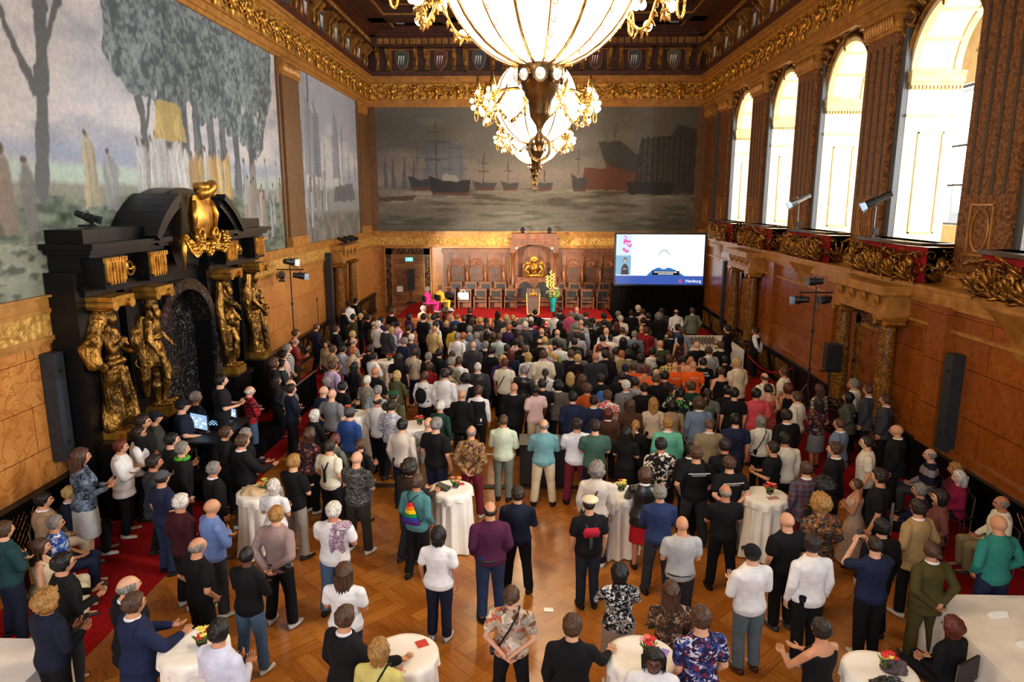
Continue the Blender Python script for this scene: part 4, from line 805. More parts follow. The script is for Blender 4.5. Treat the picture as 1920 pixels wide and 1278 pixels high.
def text(s_, size, mat, parent, loc, rot, name='lettering', al='CENTER'):
    c = D.curves.new(name, 'FONT'); c.body = s_; c.size = size; c.extrude = .0015; c.align_x = al; o = D.objects.new(name, c)
    dg = bpy.context.evaluated_depsgraph_get(); COL.objects.link(o); dg.update(); me = D.meshes.new_from_object(o.evaluated_get(dg)); D.objects.remove(o); D.curves.remove(c)
    me.materials.clear(); me.materials.append(mat); o = D.objects.new(name, me); COL.objects.link(o); o.parent = parent; o.location = loc; o.rotation_euler = rot; return o
TW = emis('screen letters', (1, 1, 1), 1.3)
text('Hamburg', .2, TW, sc, (1.62, -.03, 2.16), (PI/2, 0, 0))
m = MB()
for z, L in ((2.62, 1.1), (2.53, .7)):
    x = .3-L/2; r_ = random.Random(int(z*100))
    while x < .3+L/2: ww = .02+.03*r_.random(); m.box(x, x+ww, -.03, -.026, z, z+.045); x += ww+.018
m.build('caption_line', TW, sc)
m = MB(); m.box(.94, 1.08, -.03, -.026, 2.14, 2.24); 
for x in (.94, 1.0, 1.06): m.box(x, x+.03, -.03, -.026, 2.24, 2.3)
m.build('picture_emblem', emis('screen red', (.8, .08, .12), 1), sc)
m = MB(); m.grid(lambda u, v: (-2.2+4.4*u, .12+.04*math.sin(u*90), .0+2.0*v), 180, 4); o = m.build('drape', BLKD, sc); sl = o.modifiers.new('s', 'SOLIDIFY'); sl.thickness = .02
# ------------------------------------------------------------------ chandeliers
BULB = emis('bulb glow', (1, .78, .45), 26); BOWLM = emis('lit glass bowl', (1, .84, .58), 5.5); STR = emis('lit crystal strand', (1, .8, .5), 2.2)
def chandelier(loc, lab):
    o = empty('chandelier', loc); tag(o, lab, 'chandelier', 'gilded chandeliers')
    # local z=0 is the lower rim of the glass bowl
    rb = 1.22; m = MB(); prof = []
    for i in range(15): a = R(-80+i*9.0); prof.append((rb*math.cos(a), 1.22+rb*1.02*math.sin(a)))
    m.lathe([(.2, .03)]+prof[1:], 40, cap=False); m.build('glass_bowl', BOWLM, o, smooth=True)
    m = MB()
    for k in range(16):
        a = 2*PI*k/16+.1; m.tube([(p[0]*1.006*math.cos(a), p[0]*1.006*math.sin(a), p[1]) for p in prof], [.022 if k % 2 else .012]*len(prof), 5)
        if k % 2 == 0:
            for p in prof[1:10]: m.tube([(p[0]*1.01*math.cos(a+.05+.028*math.cos(b)), p[0]*1.01*math.sin(a+.05+.028*math.cos(b)), p[1]+.035*math.sin(b)) for b in np.linspace(0, 2*PI, 9)], .007, 4)
    m.tube([(1.25*math.cos(a), 1.25*math.sin(a), 1.42) for a in np.linspace(0, 2*PI, 41)], .05, 6); m.build('bowl_rib', BRASS, o, smooth=True)
    DK = mm('dark brass', H('3c2a16'), H('8a6a40'), 5, .25, .9)
    m = MB(); m.lathe([(.0, -1.02), (.03, -1.0), (.06, -.92), (.07, -.86), (.03, -.78), (.05, -.7), (.12, -.6), (.13, -.55), (.15, -.4), (.19, -.34), (.2, -.3), (.23, -.26), (.24, -.18), (.29, -.1), (.28, .0), (.17, .02), (.2, .1), (.24, .14), (.25, .18), (.2, .2)], 28, TR(0, 0, 0, s=1.0)); m.tube([(.13*math.cos(a), 0, -.98+.15*math.sin(a)) for a in np.linspace(0, 2*PI, 25)], .02, 7)
    m.lathe([(.0, -1.28), (.03, -1.24), (.015, -1.18), (.03, -1.13), (.0, -1.1)], 10)
    for k in range(8): a = 2*PI*k/8; m.tube([(.27*math.cos(a)+.0, .27*math.sin(a), -.14+.1*math.sin(b)) if 0 else ((.265+.0)*math.cos(a)-math.sin(a)*.085*math.cos(b), .265*math.sin(a)+math.cos(a)*.085*math.cos(b), -.12+.085*math.sin(b)) for b in np.linspace(0, 2*PI, 13)], .018, 5)
    m.build('finial', DK, o, auto=50)
    m = MB()
    for k in range(8): a = 2*PI*k/8; m.ell((.27*math.cos(a), .27*math.sin(a), -.12), (.07, .07, .075), 10, 6)
    m.build('glass_jewel', mm('glass jewel', H('b8bcc0'), H('f0f4f8'), 12, .08, .2), o, smooth=True)
    bulbs = []; rs = random.Random(11)
    for k in range(10):
        a = 2*PI*k/10+.15; ca_, sa = math.cos(a), math.sin(a); m = MB(); T = Matrix.Rotation(a, 4, 'Z')
        m.tube([(1.25, 0, 1.35), (1.45, 0, 1.1), (1.62, 0, .95), (1.75, 0, 1.05), (1.78, 0, 1.25), (1.7, 0, 1.45), (1.55, 0, 1.5)], [.04, .05, .045, .04, .04, .03, .02], 7, T)
        m.lathe([(.02, 1.2), (.11, 1.25), (.07, 1.4), (.1, 1.55), (.05, 1.7), (.02, 1.9)], 10, T@Matrix.Translation((1.72, 0, 0)))
        for j in range(16): b = rs.random()*6.28; c = Vector((1.45+.35*rs.random(), .25*(rs.random()-.5), .85+.6*rs.random())); m.leaf(c, c+Vector((.14*math.cos(b), .16*(rs.random()-.5), .14*math.sin(b))), .09, .03, (0, 1, 0), T, n=5)
        # garland to the next arm
        pts = [Vector((1.5*math.cos(t*2*PI/10), 1.5*math.sin(t*2*PI/10), 1.0-.42*math.sin(PI*t))) for t in np.linspace(0, 1, 11)]; m.tube(pts, .022, 5, T)
        for p in pts:
            for j in range(3): b = rs.random()*6.28; m.leaf(p, p+Vector((.06*math.cos(b), .06*math.sin(b), -.13+.1*rs.random())), .07, .02, (ca_, sa, .1), T, n=4)
        m.tube([(1.78+.05*math.cos(b), 0, .78+.16*math.sin(b)) for b in np.linspace(0, 2*PI, 15)], .02, 5, T)
        m.build('arm', BRASS, o, smooth=True)
        for j, (r_, dy, z) in enumerate(((1.86, .12, 1.0), (1.86, -.12, 1.02), (1.66, .2, .92), (1.6, -.22, .95), (1.9, 0, 1.2), (1.5, .45, .62), (1.35, .0, .98), (1.74, .1, 1.42), (1.74, -.14, 1.4))):
            bulbs.append(T@Vector((r_, dy, z)))
        m = MB(); 
        for j in range(7): m.tube([(1.2, -.14+.046*j, .95), (1.2, -.14+.046*j, 1.4)], .013, 4, T)
        m.build('crystal_strand', STR, o)
    for q, p in enumerate(bulbs[:90]):
        if q == 0: m = MB(); m.ell((0, 0, 0), (.062, .062, .072), 10, 7); b0 = m.build('bulb', BULB, o, smooth=True); b0.location = p
        else: b = b0.copy(); COL.objects.link(b); b.parent = o; b.location = p
    m = MB(); m.tube([(0, 0, 2.3), (0, 0, 14.9-loc[2])], .05, 8); m.lathe([(.9, 1.9), (.5, 2.3), (.25, 2.7), (.3, 3.0), (.1, 3.3)], 20)
    for k in range(8): a = 2*PI*k/8; m.tube([(1.22*math.cos(a), 1.22*math.sin(a), 1.45), (.7*math.cos(a), .7*math.sin(a), 2.3), (.1*math.cos(a), .1*math.sin(a), 3.3)], .03, 6)
    m.build('suspension', BRASS, o, auto=40)
    return o
chs = [((8.8, 9.25, 7.66), 'huge lit chandelier cut by the top edge, with the big ringed brass finial'), ((8.8, 21.7, 7.66), 'second chandelier, its crowded bulbs showing behind the big brass finial'), ((8.8, 34.2, 7.66), 'small distant chandelier mostly hidden behind the second one, before the dim mural')]
c0 = None
for loc, lab in chs:
    if c0 is None: c0 = chandelier(loc, lab); o = c0
    else: o = copytree(c0); o.location = loc; o['label'] = lab
    for k, (dx, dz, pw) in enumerate(((0, .9, 0),)):
        pass
    l = D.lights.new('chandelier_light', 'POINT'); l.energy = 300; l.color = (1, .70, .42); l.shadow_soft_size = .9; lo = D.objects.new('chandelier_light', l); COL.objects.link(lo); lo.location = (loc[0], loc[1], loc[2]-1.75)
    for k in range(3):
        a = 2*PI*k/3+.5; l2 = D.lights.new('chandelier_light', 'POINT'); l2.energy = 105; l2.color = (1, .70, .42); l2.shadow_soft_size = .25; lo = D.objects.new('chandelier_light', l2); COL.objects.link(lo); lo.location = (loc[0]+2.1*math.cos(a), loc[1]+2.1*math.sin(a), loc[2]+1.2)
# ------------------------------------------------------------------ cocktail tables with long cloths
def posy(x, y, z, seed, cols, lab):
    o = empty('flower_vase', (x, y, z)); tag(o, lab, 'vase of flowers', 'flower vases on the standing tables')
    m = MB(); m.lathe([(.045, 0), (.06, .03), (.062, .08), (.045, .1), (.04, .1), (.055, .03)], 14); m.build('glass_bowl', GLS, o, smooth=True)
    m = MB(); m.cur = 4
    r_ = random.Random(seed)
    for i in range(16): a = r_.random()*6.28; m.leaf((.02*math.cos(a), .02*math.sin(a), .03), (.1*math.cos(a), .1*math.sin(a), .1+.08*r_.random()), .03, .01, (0, 0, 1), n=4)
    blooms(m, 8, .085, .12, .2, .042, seed, cols); m.build('bouquet', FCOL, o, smooth=True); return o
def ctable(x, y, r_, lab, seed):
    o = empty('cocktail_table', (x, y, 0)); tag(o, lab, 'standing table', 'round standing tables')
    m = MB(); m.lathe([(.26, 0), (.26, .03), (.04, .06), (.035, 1.05), (r_-.01, 1.07), (r_-.01, 1.09), (0.01, 1.09)], 24); m.build('table_frame', STEEL, o, auto=40)
    n = 72; ph = seed
    def cl(u, v):
        a = 2*PI*u
        if v < .34: q = v/.34*r_; z = 1.105
        elif v < .40: q = r_+.012; z = 1.10-.02*(v-.34)/.06
        else:
            t = (v-.4)/.6; q = r_*(1.0-.06*math.sin(PI*t))+.012+.035*t+(.012+.045*t)*math.sin(a*13+ph+1.5*math.sin(a*3))*min(1, t*4)+.01*math.sin(a*29+ph)*t; z = 1.08-1.06*t
        return (q*math.cos(a), q*math.sin(a), z)
    m = MB(); m.grid(cl, 104, 26, closeu=True); m.build('tablecloth', CLOTH, o, smooth=True)
    m = MB(); m.grid(lambda u, v: ((r_*v+.03*(v > .85))*math.cos(2*PI*u), (r_*v+.03*(v > .85))*math.sin(2*PI*u), 1.112) if v < .9 else ((r_+.035+.02*math.sin(2*PI*u*11+ph)*((v-.9)/.1))*math.cos(2*PI*u), (r_+.035+.02*math.sin(2*PI*u*11+ph)*((v-.9)/.1))*math.sin(2*PI*u), 1.112-.14*((v-.9)/.1)-.02*math.sin(u*44+ph)*((v-.9)/.1)), 104, 22, closeu=True); m.build('top_cloth', CLOTH, o, smooth=True); return o
TBL = [(7.33, 11.45, 'round standing table with dark slab and red flyer, beside the rainbow bag', (5, 2, 1), 'orange and red posy beside the dark slab on the table'),
       (10.2, 11.4, 'round standing table between the pale tunic wearer and the red skirt', (5, 2), 'red and yellow posy on the table near the red skirt'),
       (12.72, 11.35, 'round standing table between the lettered black shirt and the plaid blazer', (5, 1), 'red posy on the table beside the plaid blazer'),
       (4.05, 11.2, 'round standing table heaped with a beige cloth, by the white bobbed hair', (1, 2), 'small orange posy beside the heaped beige cloth'),
       (4.95, 6.95, 'round standing table at the lower edge, next to the navy suit', (3, 2, 5), 'pink and yellow posy on the table next to the navy suit'),
       (7.33, 6.9, 'round standing table with red flyers, by the yellow blouse', None, None),
       (9.95, 6.95, 'round standing table with a purple card, where a hand holds a phone', (3, 1, 5), 'pink and orange posy next to the purple card'),
       (12.45, 6.75, 'round standing table with a dark scarf and bag, near the buffet', (5, 1, 2), 'striped tulip posy beside the dark scarf'),
       (6.15, 14.9, 'round standing table behind the beige shirt and bald grey shirt', (1, 5), 'orange posy on the table behind the bald grey shirt'),
       (4.5, 15.7, 'round standing table beside the broad bald man in grey', (5, 1), 'coral posy beside the broad bald man in grey'),
       (4.2, 21.2, 'round standing table where the white shirt leans with folded arms', (1, 5), 'salmon posy on the far table beside folded white sleeves')]
for i, (x, y, lab, cols, pl) in enumerate(TBL):
    ctable(x, y, .345, lab, i*1.3)
    if cols: posy(x+(.08 if i != 9 else -.1), y+.02, 1.114, i, cols, pl)
def flat(name, x, y, z, sx, sy, rz, mat, lab, cat, group=None, h=.004):
    m = MB(); m.box(-sx/2, sx/2, -sy/2, sy/2, 0, h); o = m.build(name, mat, loc=(x, y, z), rot=(0, 0, rz)); return tag(o, lab, cat, group)
REDP = mm('red print', H('b8241c'), H('d23a2c'), 4, .6)
flat('flyer', 7.47, 11.62, 1.114, .15, .11, .3, REDP, 'red flyer on the table beside the orange posy', 'flyer'); flat('flyer', 7.5, 7.08, 1.114, .13, .13, .5, REDP, 'red flyer with dark print on the table past the blond bob', 'flyer'); flat('flyer', 7.08, 6.98, 1.114, .08, .12, .1, REDP, 'red flyer half hidden by the blond bob', 'flyer')
flat('greeting_card', 10.2, 6.98, 1.114, .09, .18, -.5, mm('purple card', H('8a78c8'), H('a898dc'), 4, .6), 'purple card on the table beside the dreadlocks', 'card'); flat('photo_flyer', 12.8, 11.2, 1.114, .2, .12, .2, mm('photo print', H('8a5a5a'), H('c8a090'), 14, .5), 'glossy flyer lying with sunglasses on the table by the plaid blazer', 'flyer')
flat('menu_card', 4.83, 6.93, 1.114, .12, .12, .3, PAPER, 'folded card beside the posy near the navy suit', 'card')
m = MB(); m.prism([(-.11, 0), (.11, 0), (.11, .05), (-.11, .1)], -.07, .07, 'y'); o = m.build('menu_holder', mm('dark slate', H('2e2a28'), H('45403c'), 6, .6), loc=(7.2, 11.38, 1.114), rot=(0, 0, -.4)); tag(o, 'dark wedge shaped slab on the table beside the orange posy', 'slab')
def lump(name, x, y, z, r_, mat, lab, cat, seed):
    def f(u, v):
        a = 2*PI*u; p = PI*v; q = 1+.35*fb(math.cos(a)*2+seed, math.sin(a)*2, v*3); return (r_[0]*q*math.sin(p)*math.cos(a), r_[1]*q*math.sin(p)*math.sin(a), max(0, r_[2]*(.35-math.cos(p))*q*.8))
    m = MB(); m.grid(f, 40, 22, closeu=True); o = m.build(name, mat, smooth=True, loc=(x, y, z)); return tag(o, lab, cat)
def fb(x, y, z): return noise.noise(Vector((x, y, z)))+.5*noise.noise(Vector((x*2.3, y*2.3, z*2.3)))
lump('scarf', 12.62, 6.78, 1.114, (.13, .1, .1), mm('brown scarf', H('3c3034'), H('6a5558'), 30, .9), 'crumpled dark scarf on the table near the buffet', 'scarf', 3)
lump('shoulder_bag', 12.42, 6.55, 1.114, (.16, .08, .06), LEA, 'flat black bag on the table near the buffet', 'bag', 5); lump('napkin_cloth', 3.98, 11.15, 1.114, (.22, .18, .09), mm('beige cloth', H('b89a70'), H('d6bc94'), 6, .9), 'heaped beige cloth on the table by the white bob', 'cloth', 8)
# long buffet tables
def longtable(x0, x1, y0, y1, lab, z=.78):
    o = empty('buffet_table', ((x0+x1)/2, (y0+y1)/2, 0)); tag(o, lab, 'buffet table'); w, d = (x1-x0)/2, (y1-y0)/2
    m = MB(); m.box(-w, w, -d, d, z-.04, z-.01); m.build('tabletop', DWOOD, o)
    for a in (-1, 1):
        for b in (-1, 1): m = MB(); m.tube([(a*(w-.1), b*(d-.1), 0), (a*(w-.1), b*(d-.1), z-.04)], .025, 8); m.build('leg', STEEL, o)
    m = MB(); m.box(-w-.01, w+.01, -d-.01, d+.01, z-.01, z); per = 2*(w+d)*2; N = 260
    def sk(u, v):
        s_ = u*4*(w+d); zz = z-.005-(z-.03)*v; o_ = .015+.03*v*math.sin(s_*14+math.sin(s_*3)*2)*min(1, v*3)+.02*v
        a, b = w+o_, d+o_
        if s_ < 2*w: return (-w+s_, -b, zz)
        s_ -= 2*w
        if s_ < 2*d: return (a, -d+s_, zz)
        s_ -= 2*d
        if s_ < 2*w: return (w-s_, b, zz)
        s_ -= 2*w; return (-a, d-s_, zz)
    m.grid(sk, N, 6, closeu=True); m.build('tablecloth', CLOTH, o, auto=50); return o
longtable(14.1, 15.6, 3.0, 8.85, 'long white buffet table with folded place cards, at the lower corner'); longtable(.6, 3.1, 4.0, 7.5, 'white clothed table at the lower edge under the carpet'); longtable(13.3, 16.3, 24.7, 27.5, 'white drinks table with rows of glasses, before the video screen')
for k, (x, y) in enumerate(((14.75, 8.35), (15.4, 8.35), (14.72, 7.75))):
    m = MB(); m.prism([(-.05, 0), (.05, 0), (0, .07)], -.12, .12, 'x'); o = m.build('place_card', PAPER, loc=(x, y, .784), rot=(0, 0, .15)); tag(o, 'folded white card on the buffet, '+['at the far end by the olive suit', 'nearest the room corner', 'closest to the seated bobbed hair'][k], 'place card', 'folded cards on the buffet table')
for k, (x, y) in enumerate(((2.3, 7.1), (2.2, 6.5))): flat('menu_card', x, y, .784, .2, .28, .2, PAPER, 'white card on the corner table, '+('further from' if k else 'nearest')+' the curly blond photographer', 'card', 'cards on the corner table', .01)
m = MB(); 
for b in ((-.2, .2, -.15, -.135), (-.2, .2, .135, .15), (-.2, -.185, -.15, .15), (.185, .2, -.15, .15)): m.box(*b, 0, .02)
o = m.build('picture_frame', DWOOD, loc=(14.95, 6.75, .784), rot=(0, 0, -.1)); m = MB(); m.box(-.19, .19, -.14, .14, 0, .006); m.build('print', PAPER, o); tag(o, 'brown framed sheet lying on the buffet at the lower corner', 'frame')
m = MB(); m.lathe([(.03, 0), (.034, .002), (.005, .01), (.005, .08), (.03, .11), (.036, .18), (.033, .18), (.028, .115)], 8); w0 = m.build('wine_glass', GLS, smooth=True); n = 0; OW = 'first second third fourth fifth sixth seventh eighth ninth tenth eleventh twelfth thirteenth fourteenth fifteenth'.split()
for i in range(15):
    for j in range(7):
        o = w0 if n == 0 else w0.copy()
        if n: COL.objects.link(o)
        n += 1; o.location = (13.75+i*.13, 25.1+j*.2, .782); tag(o, 'wine glass on the drinks table, %s row from the camera, %s from the portal' % (OW[j], OW[i]), 'wine glass', 'wine glasses on the drinks table')
m = MB(); m.lathe([(.04, 0), (.042, .2), (.015, .26), (.014, .33), (0.001, .33)], 14); o = m.build('wine_bottle', mm('bottle glass', H('0a0d08'), H('14180f'), 4, .1), loc=(15.35, 24.95, .782), auto=40); m = MB(); m.lathe([(.0425, .05), (.0425, .15)], 14, cap=False); m.build('label', mm('yellow label', H('c8b030'), H('e0cc50'), 4, .6), o); tag(o, 'dark wine bottle with yellow label on the drinks table', 'bottle')
flat('price_board', 13.95, 24.85, .79, .42, .55, .5, BLK, 'black framed board leaning on the drinks table', 'board', h=.02)
# ------------------------------------------------------------------ audio and light gear
def lampunit(m, T, L=.34, r_=.11):
    m.cur = 0; m.tube([(0, -L*.6, 0), (0, -.02, 0), (0, .02, 0), (0, L*.4, 0)], [r_*.75, r_*.85, r_, r_], 14, T); m.cur = 1
    for a in range(4): b = PI/2*a; m.add([(r_*math.cos(b)-r_*math.sin(b)*.8, L*.4, r_*math.sin(b)+r_*math.cos(b)*.8), (r_*math.cos(b)+r_*math.sin(b)*.8, L*.4, r_*math.sin(b)-r_*math.cos(b)*.8), (1.5*r_*math.cos(b)+r_*math.sin(b), L*.4+.13, 1.5*r_*math.sin(b)-r_*math.cos(b)), (1.5*r_*math.cos(b)-r_*math.sin(b), L*.4+.13, 1.5*r_*math.sin(b)+r_*math.cos(b))], [(0, 1, 2, 3)], T)
    m.cur = 0; m.tube([(r_*1.25*math.cos(a), 0, -r_*1.3*math.sin(a)+.0) for a in np.linspace(PI, 2*PI, 9)], .012, 5, T); m.cur = 0
def lightstand(x, y, h, lab, heads):
    o = empty('lighting_stand', (x, y, 0)); tag(o, lab, 'lighting stand'); m = MB(); m.tube([(0, 0, .1), (0, 0, h*.4), (0, 0, h*.4), (0, 0, h)], [.03, .03, .022, .02], 8)
    for z in (h*.4, h*.68): m.lathe([(.035, z-.04), (.05, z), (.035, z+.04)], 10)
    m.build('pole', BLK, o)
    for k in range(3): a = 2*PI*k/3+.4; m = MB(); m.tube([(0, 0, 1.1), (.62*math.cos(a), .62*math.sin(a), .02)], .016, 6); m.tube([(0, 0, .35), (.35*math.cos(a), .35*math.sin(a), .5)], .012, 5); m.build('leg', STEEL if k == 1 else BLK, o)
    m = MB(); m.tube([(-.45, 0, h-.15), (.45, 0, h-.15)], .02, 8); m.build('crossbar', BLK, o)
    for hx, hz, rz, rx in heads: m = MB(); lampunit(m, TR(hx, 0, h+hz, R(rz), R(rx))); m.build('spotlight', [BLK, mm('barn door steel', H('6a737c'), H('b8c2cc'), 5, .3, .8)], o, auto=40)
    return o
lightstand(.85, 22.6, 3.95, 'tall stand with three theatre lamps against the honey coloured wall', [(-.3, -.35, 20, -15), (.3, -.35, -60, -10), (0, .1, -30, -10)])
lightstand(16.35, 19.0, 3.75, 'tall stand with three black theatre lamps beside the loudspeaker on its pole', [(-.38, -.35, 60, -5), (.3, -.35, 75, -8), (-.05, .15, 70, -5)])
o = empty('loudspeaker', (16.45, 17.9, 0)); tag(o, 'black loudspeaker on a tripod pole beside the columned doorway', 'loudspeaker'); m = MB(); m.prism([(-.19, -.17), (.19, -.17), (.15, .17), (-.15, .17)], 1.75, 2.42); m.build('cabinet', BLK, o); m = MB(); m.box(-.26, .26, -.03, .03, 1.68, 1.72); m.tube([(0, 0, .1), (0, 0, 1.75)], .025, 8); m.build('pole', BLK, o)
for k in range(3): a = 2*PI*k/3; m = MB(); m.tube([(0, 0, .8), (.5*math.cos(a), .5*math.sin(a), .02)], .014, 6); m.build('leg', BLK, o)
for x, y, z0, z1, lab in ((.14, 12.0, 1.35, 3.35, 'tall dark column loudspeaker on the honey stone wall before the black portal'), (16.98, 13.6, 1.15, 3.1, 'tall black column loudspeaker on the polished panel under the balconies'), (.2, 29.2, .4, 3.85, 'very tall black column by the columned doorway past the lamp stand'), (16.95, 30.1, .8, 3.5, 'tall black column beside the video screen under the first balcony')):
    m = MB(); m.box(-.12, .12, -.14, .14, z0, z1); o = m.build('column_loudspeaker', mm('speaker grey', H('14171c'), H('20252c'), 8, .6), loc=(x, y, 0)); tag(o, lab, 'loudspeaker', 'column loudspeakers on the side walls'); m = MB(); m.box(-.13, .13, -.05, .05, z0+.3, z0+.36); m.box(-.13, .13, -.05, .05, z1-.36, z1-.3); m.build('bracket', BLK, o)
for x, y, col, rz, lab in ((16.95, 17.4, BLK, 50, 'black spotlight on a short stand on the balcony above the loudspeaker'), (16.95, 22.4, STEEL, 55, 'silver spotlight glaring on a short stand, on the balcony one bay further off')):
    o = empty('balcony_spotlight', (x, y, 5.13)); tag(o, lab, 'spotlight', 'spotlights on the balconies'); m = MB(); m.tube([(0, 0, 0), (0, 0, .75)], .02, 6); m.box(-.12, .12, -.12, .12, 0, .03); m.box(-.03, .09, -.1, .02, .1, .25); m.build('stand', BLK, o); m = MB(); lampunit(m, TR(0, 0, .9, R(rz+20), R(-28)), .6, .1); m.build('lamp_housing', [col, mm('blue filter', H('7a9cc0'), H('c0d4ea'), 4, .3)], o, auto=40)
for k, y in enumerate((18.1, 18.35)):
    pass
CHW = mm('red brown chair wood', H('6a2c18'), H('94462a'), 5, .35)
def gchair():
    o = empty('gallery_chair'); tag(o, 'x', 'chair', 'chairs up in the gallery'); m = MB(); m.box(-.22, .22, -.2, .22, .42, .46); m.build('seat', REDV, o)
    m = MB(); m.box(-.22, .22, .2, .23, .82, .92)
    for k in range(7): m.box(-.2+.062*k, -.18+.062*k, .205, .225, .48, .84)
    m.build('backrest', CHW, o)
    for a in (-1, 1):
        for b in (-1, 1): m = MB(); m.box(a*.2-.02, a*.2+.02, b*.19-.02, b*.19+.02, 0, .92 if b > 0 else .42); m.build('leg', CHW, o)
    return o
g0 = gchair()
for i in range(8):
    o = g0 if i == 0 else copytree(g0); o.location = (20.0+.6*(i % 4), 18.0+(i//4)*.9, 4.2); o.rotation_euler = (0, 0, PI); o['label'] = 'slatted red brown gallery chair behind the black spotlight, %s row, %s from the window side' % (('near', 'far')[i//4], ordw[3-i % 4])
o = MB(); o.box(-.3, .3, -.25, .25, 0, .38); o.box(-.2, .2, -.15, .15, .38, .6); q = o.build('equipment_case', BLK, loc=(17.9, 16.2, 4.28)); tag(q, 'black and red equipment case on the balcony beside the black spotlight', 'case'); m = MB(); m.box(-.31, .31, -.26, .26, .3, .34); m.build('red_band', REDV, q)
o = empty('stage_lamps', (0, 0, 0))
D.objects.remove(o)
for k, (x, y, z, lab) in enumerate(((.4, 30.6, 4.12, 'small black stage lamp on the doorway cornice, nearer the lamp stand'), (.4, 31.6, 4.12, 'small black stage lamp on the doorway cornice, in the middle'), (.4, 32.5, 4.12, 'small black stage lamp on the doorway cornice, nearer the end wall'), (8.2, 37.3, 4.32, 'small black stage lamp on the canopy roof, door end'), (9.6, 37.3, 4.32, 'small black stage lamp on the canopy roof, screen end'), (.35, PC-3.0, 5.52, 'small black moving lamp on top of the black portal'))):
    m = MB(); m.box(-.1, .1, -.1, .1, 0, .05); lampunit(m, TR(0, 0, .2, R(-90 if k != 3 and k != 4 else 180), R(-20)), .3, .08); o = m.build('stage_lamp', [BLK, BLK], loc=(x, y, z), auto=40); tag(o, lab, 'stage lamp')
def micstand(x, y, z, h, lab, ang=0, boom=.0):
    m = MB(); m.lathe([(.14, 0), (.14, .02), (.015, .03), (.012, h)], 14); m.ell((0, -.02, h+.05), (.03, .03, .07), 8, 6); o = m.build('microphone_stand', BLK, loc=(x, y, z)); tag(o, lab, 'microphone stand'); return o
micstand(12.15, 34.0, .515, 1.9, 'black microphone stand on the stage beside the video screen'); micstand(.75, 25.6, 0, 2.35, 'camera tripod topped with a small black device, against the honey wall')
micstand(16.5, 30.5, 0, 1.2, 'short black stand in the dark corner by the screen')
# rope barrier
o = empty('rope_barrier', (0, 0, 0)); tag(o, 'red rope barrier on black posts near the waiter', 'barrier')
for x, y in ((16.0, 23.3), (16.9, 21.6)): m = MB(); m.lathe([(.14, 0), (.14, .02), (.02, .04), (.02, .95), (.035, .97), (.001, 1.0)], 14, TR(x, y, 0)); m.build('post', BLK, o)
m = MB(); m.tube([(16.0+.9*t, 23.3-1.7*t, .9-.35*math.sin(PI*t)) for t in np.linspace(0, 1, 12)], .025, 8); m.build('rope', REDV, o)
# technicians' desk on a low draped riser before the portal
m = MB(); m.box(1.15, 2.3, 13.2, 17.2, 0, .4); o = m.build('technician_riser', BLKD); tag(o, 'low black draped riser before the black portal', 'riser')
o = empty('control_desk', (1.88, 14.4, .4)); tag(o, 'black control desk with glowing consoles before the portal', 'desk'); m = MB(); m.box(-.4, .4, -.8, .9, .68, .72); m.build('tabletop', BLK, o)
for a in (-1, 1):
    for b in (-.75, .85): m = MB(); m.tube([(a*.36, b, 0), (a*.36, b, .68)], .02, 6); m.build('leg', BLK, o)
SCR = emis('monitor glow', (.35, .55, .8), 1.1)
for x, y, z, sx, sz, rz, lab in ((1.6, 14.2, 1.14, .27, .19, -25, 'flat monitor showing a bright split picture on the control desk'), (1.9, 15.1, 1.14, .2, .12, -30, 'small glowing tablet on the control desk beside the black shirt')):
    m = MB(); m.box(-sx, sx, 0, .03, .05, .05+2*sz*.95); m.box(-.03, .03, .03, .06, 0, .2); m.box(-.12, .12, -.06, .1, 0, .012); q = m.build('monitor', BLK, loc=(x, y, z), rot=(0, 0, R(rz))); m = MB(); m.box(-sx+.02, sx-.02, -.004, 0, .07, .03+2*sz*.95); m.build('screen', SCR, q); tag(q, lab, 'monitor')
    m = MB(); r_ = random.Random(3)
    for i in range(9): a = -sx+.05+(2*sx-.16)*r_.random(); b = .08+(2*sz*.95-.14)*r_.random(); m.box(a, a+.08, -.007, -.004, b, b+.05)
    m.build('picture', emis('monitor white', (.9, .95, 1), 1.), q)
m = MB(); m.box(-.25, .25, -.2, .2, 0, .06); q = m.build('mixing_console', BLK, loc=(1.8, 14.7, 1.12)); m = MB()
for i in range(24): m.box(-.22+.075*(i % 6), -.19+.075*(i % 6), -.16+.09*(i//6), -.13+.09*(i//6), .06, .075)
m.build('button_light', emis('console lights', (.3, .6, .9), 1.2), q); tag(q, 'mixing console with tiny lit buttons on the control desk', 'console')
o = empty('draped_barrier', (2.3, 17.4, 0)); tag(o, 'black draped barrier beside the red carpet, past the plaid shirt', 'barrier'); m = MB(); m.grid(lambda u, v: (-.1+.04*math.sin(u*60), 3.0*u, .95*v), 90, 3); q = m.build('drape', BLKD, o); q.modifiers.new('s', 'SOLIDIFY').thickness = .02; m = MB(); m.tube([(-.1, 0, .97), (-.1, 3.0, .97)], .02, 6); m.build('rail', STEEL, o)
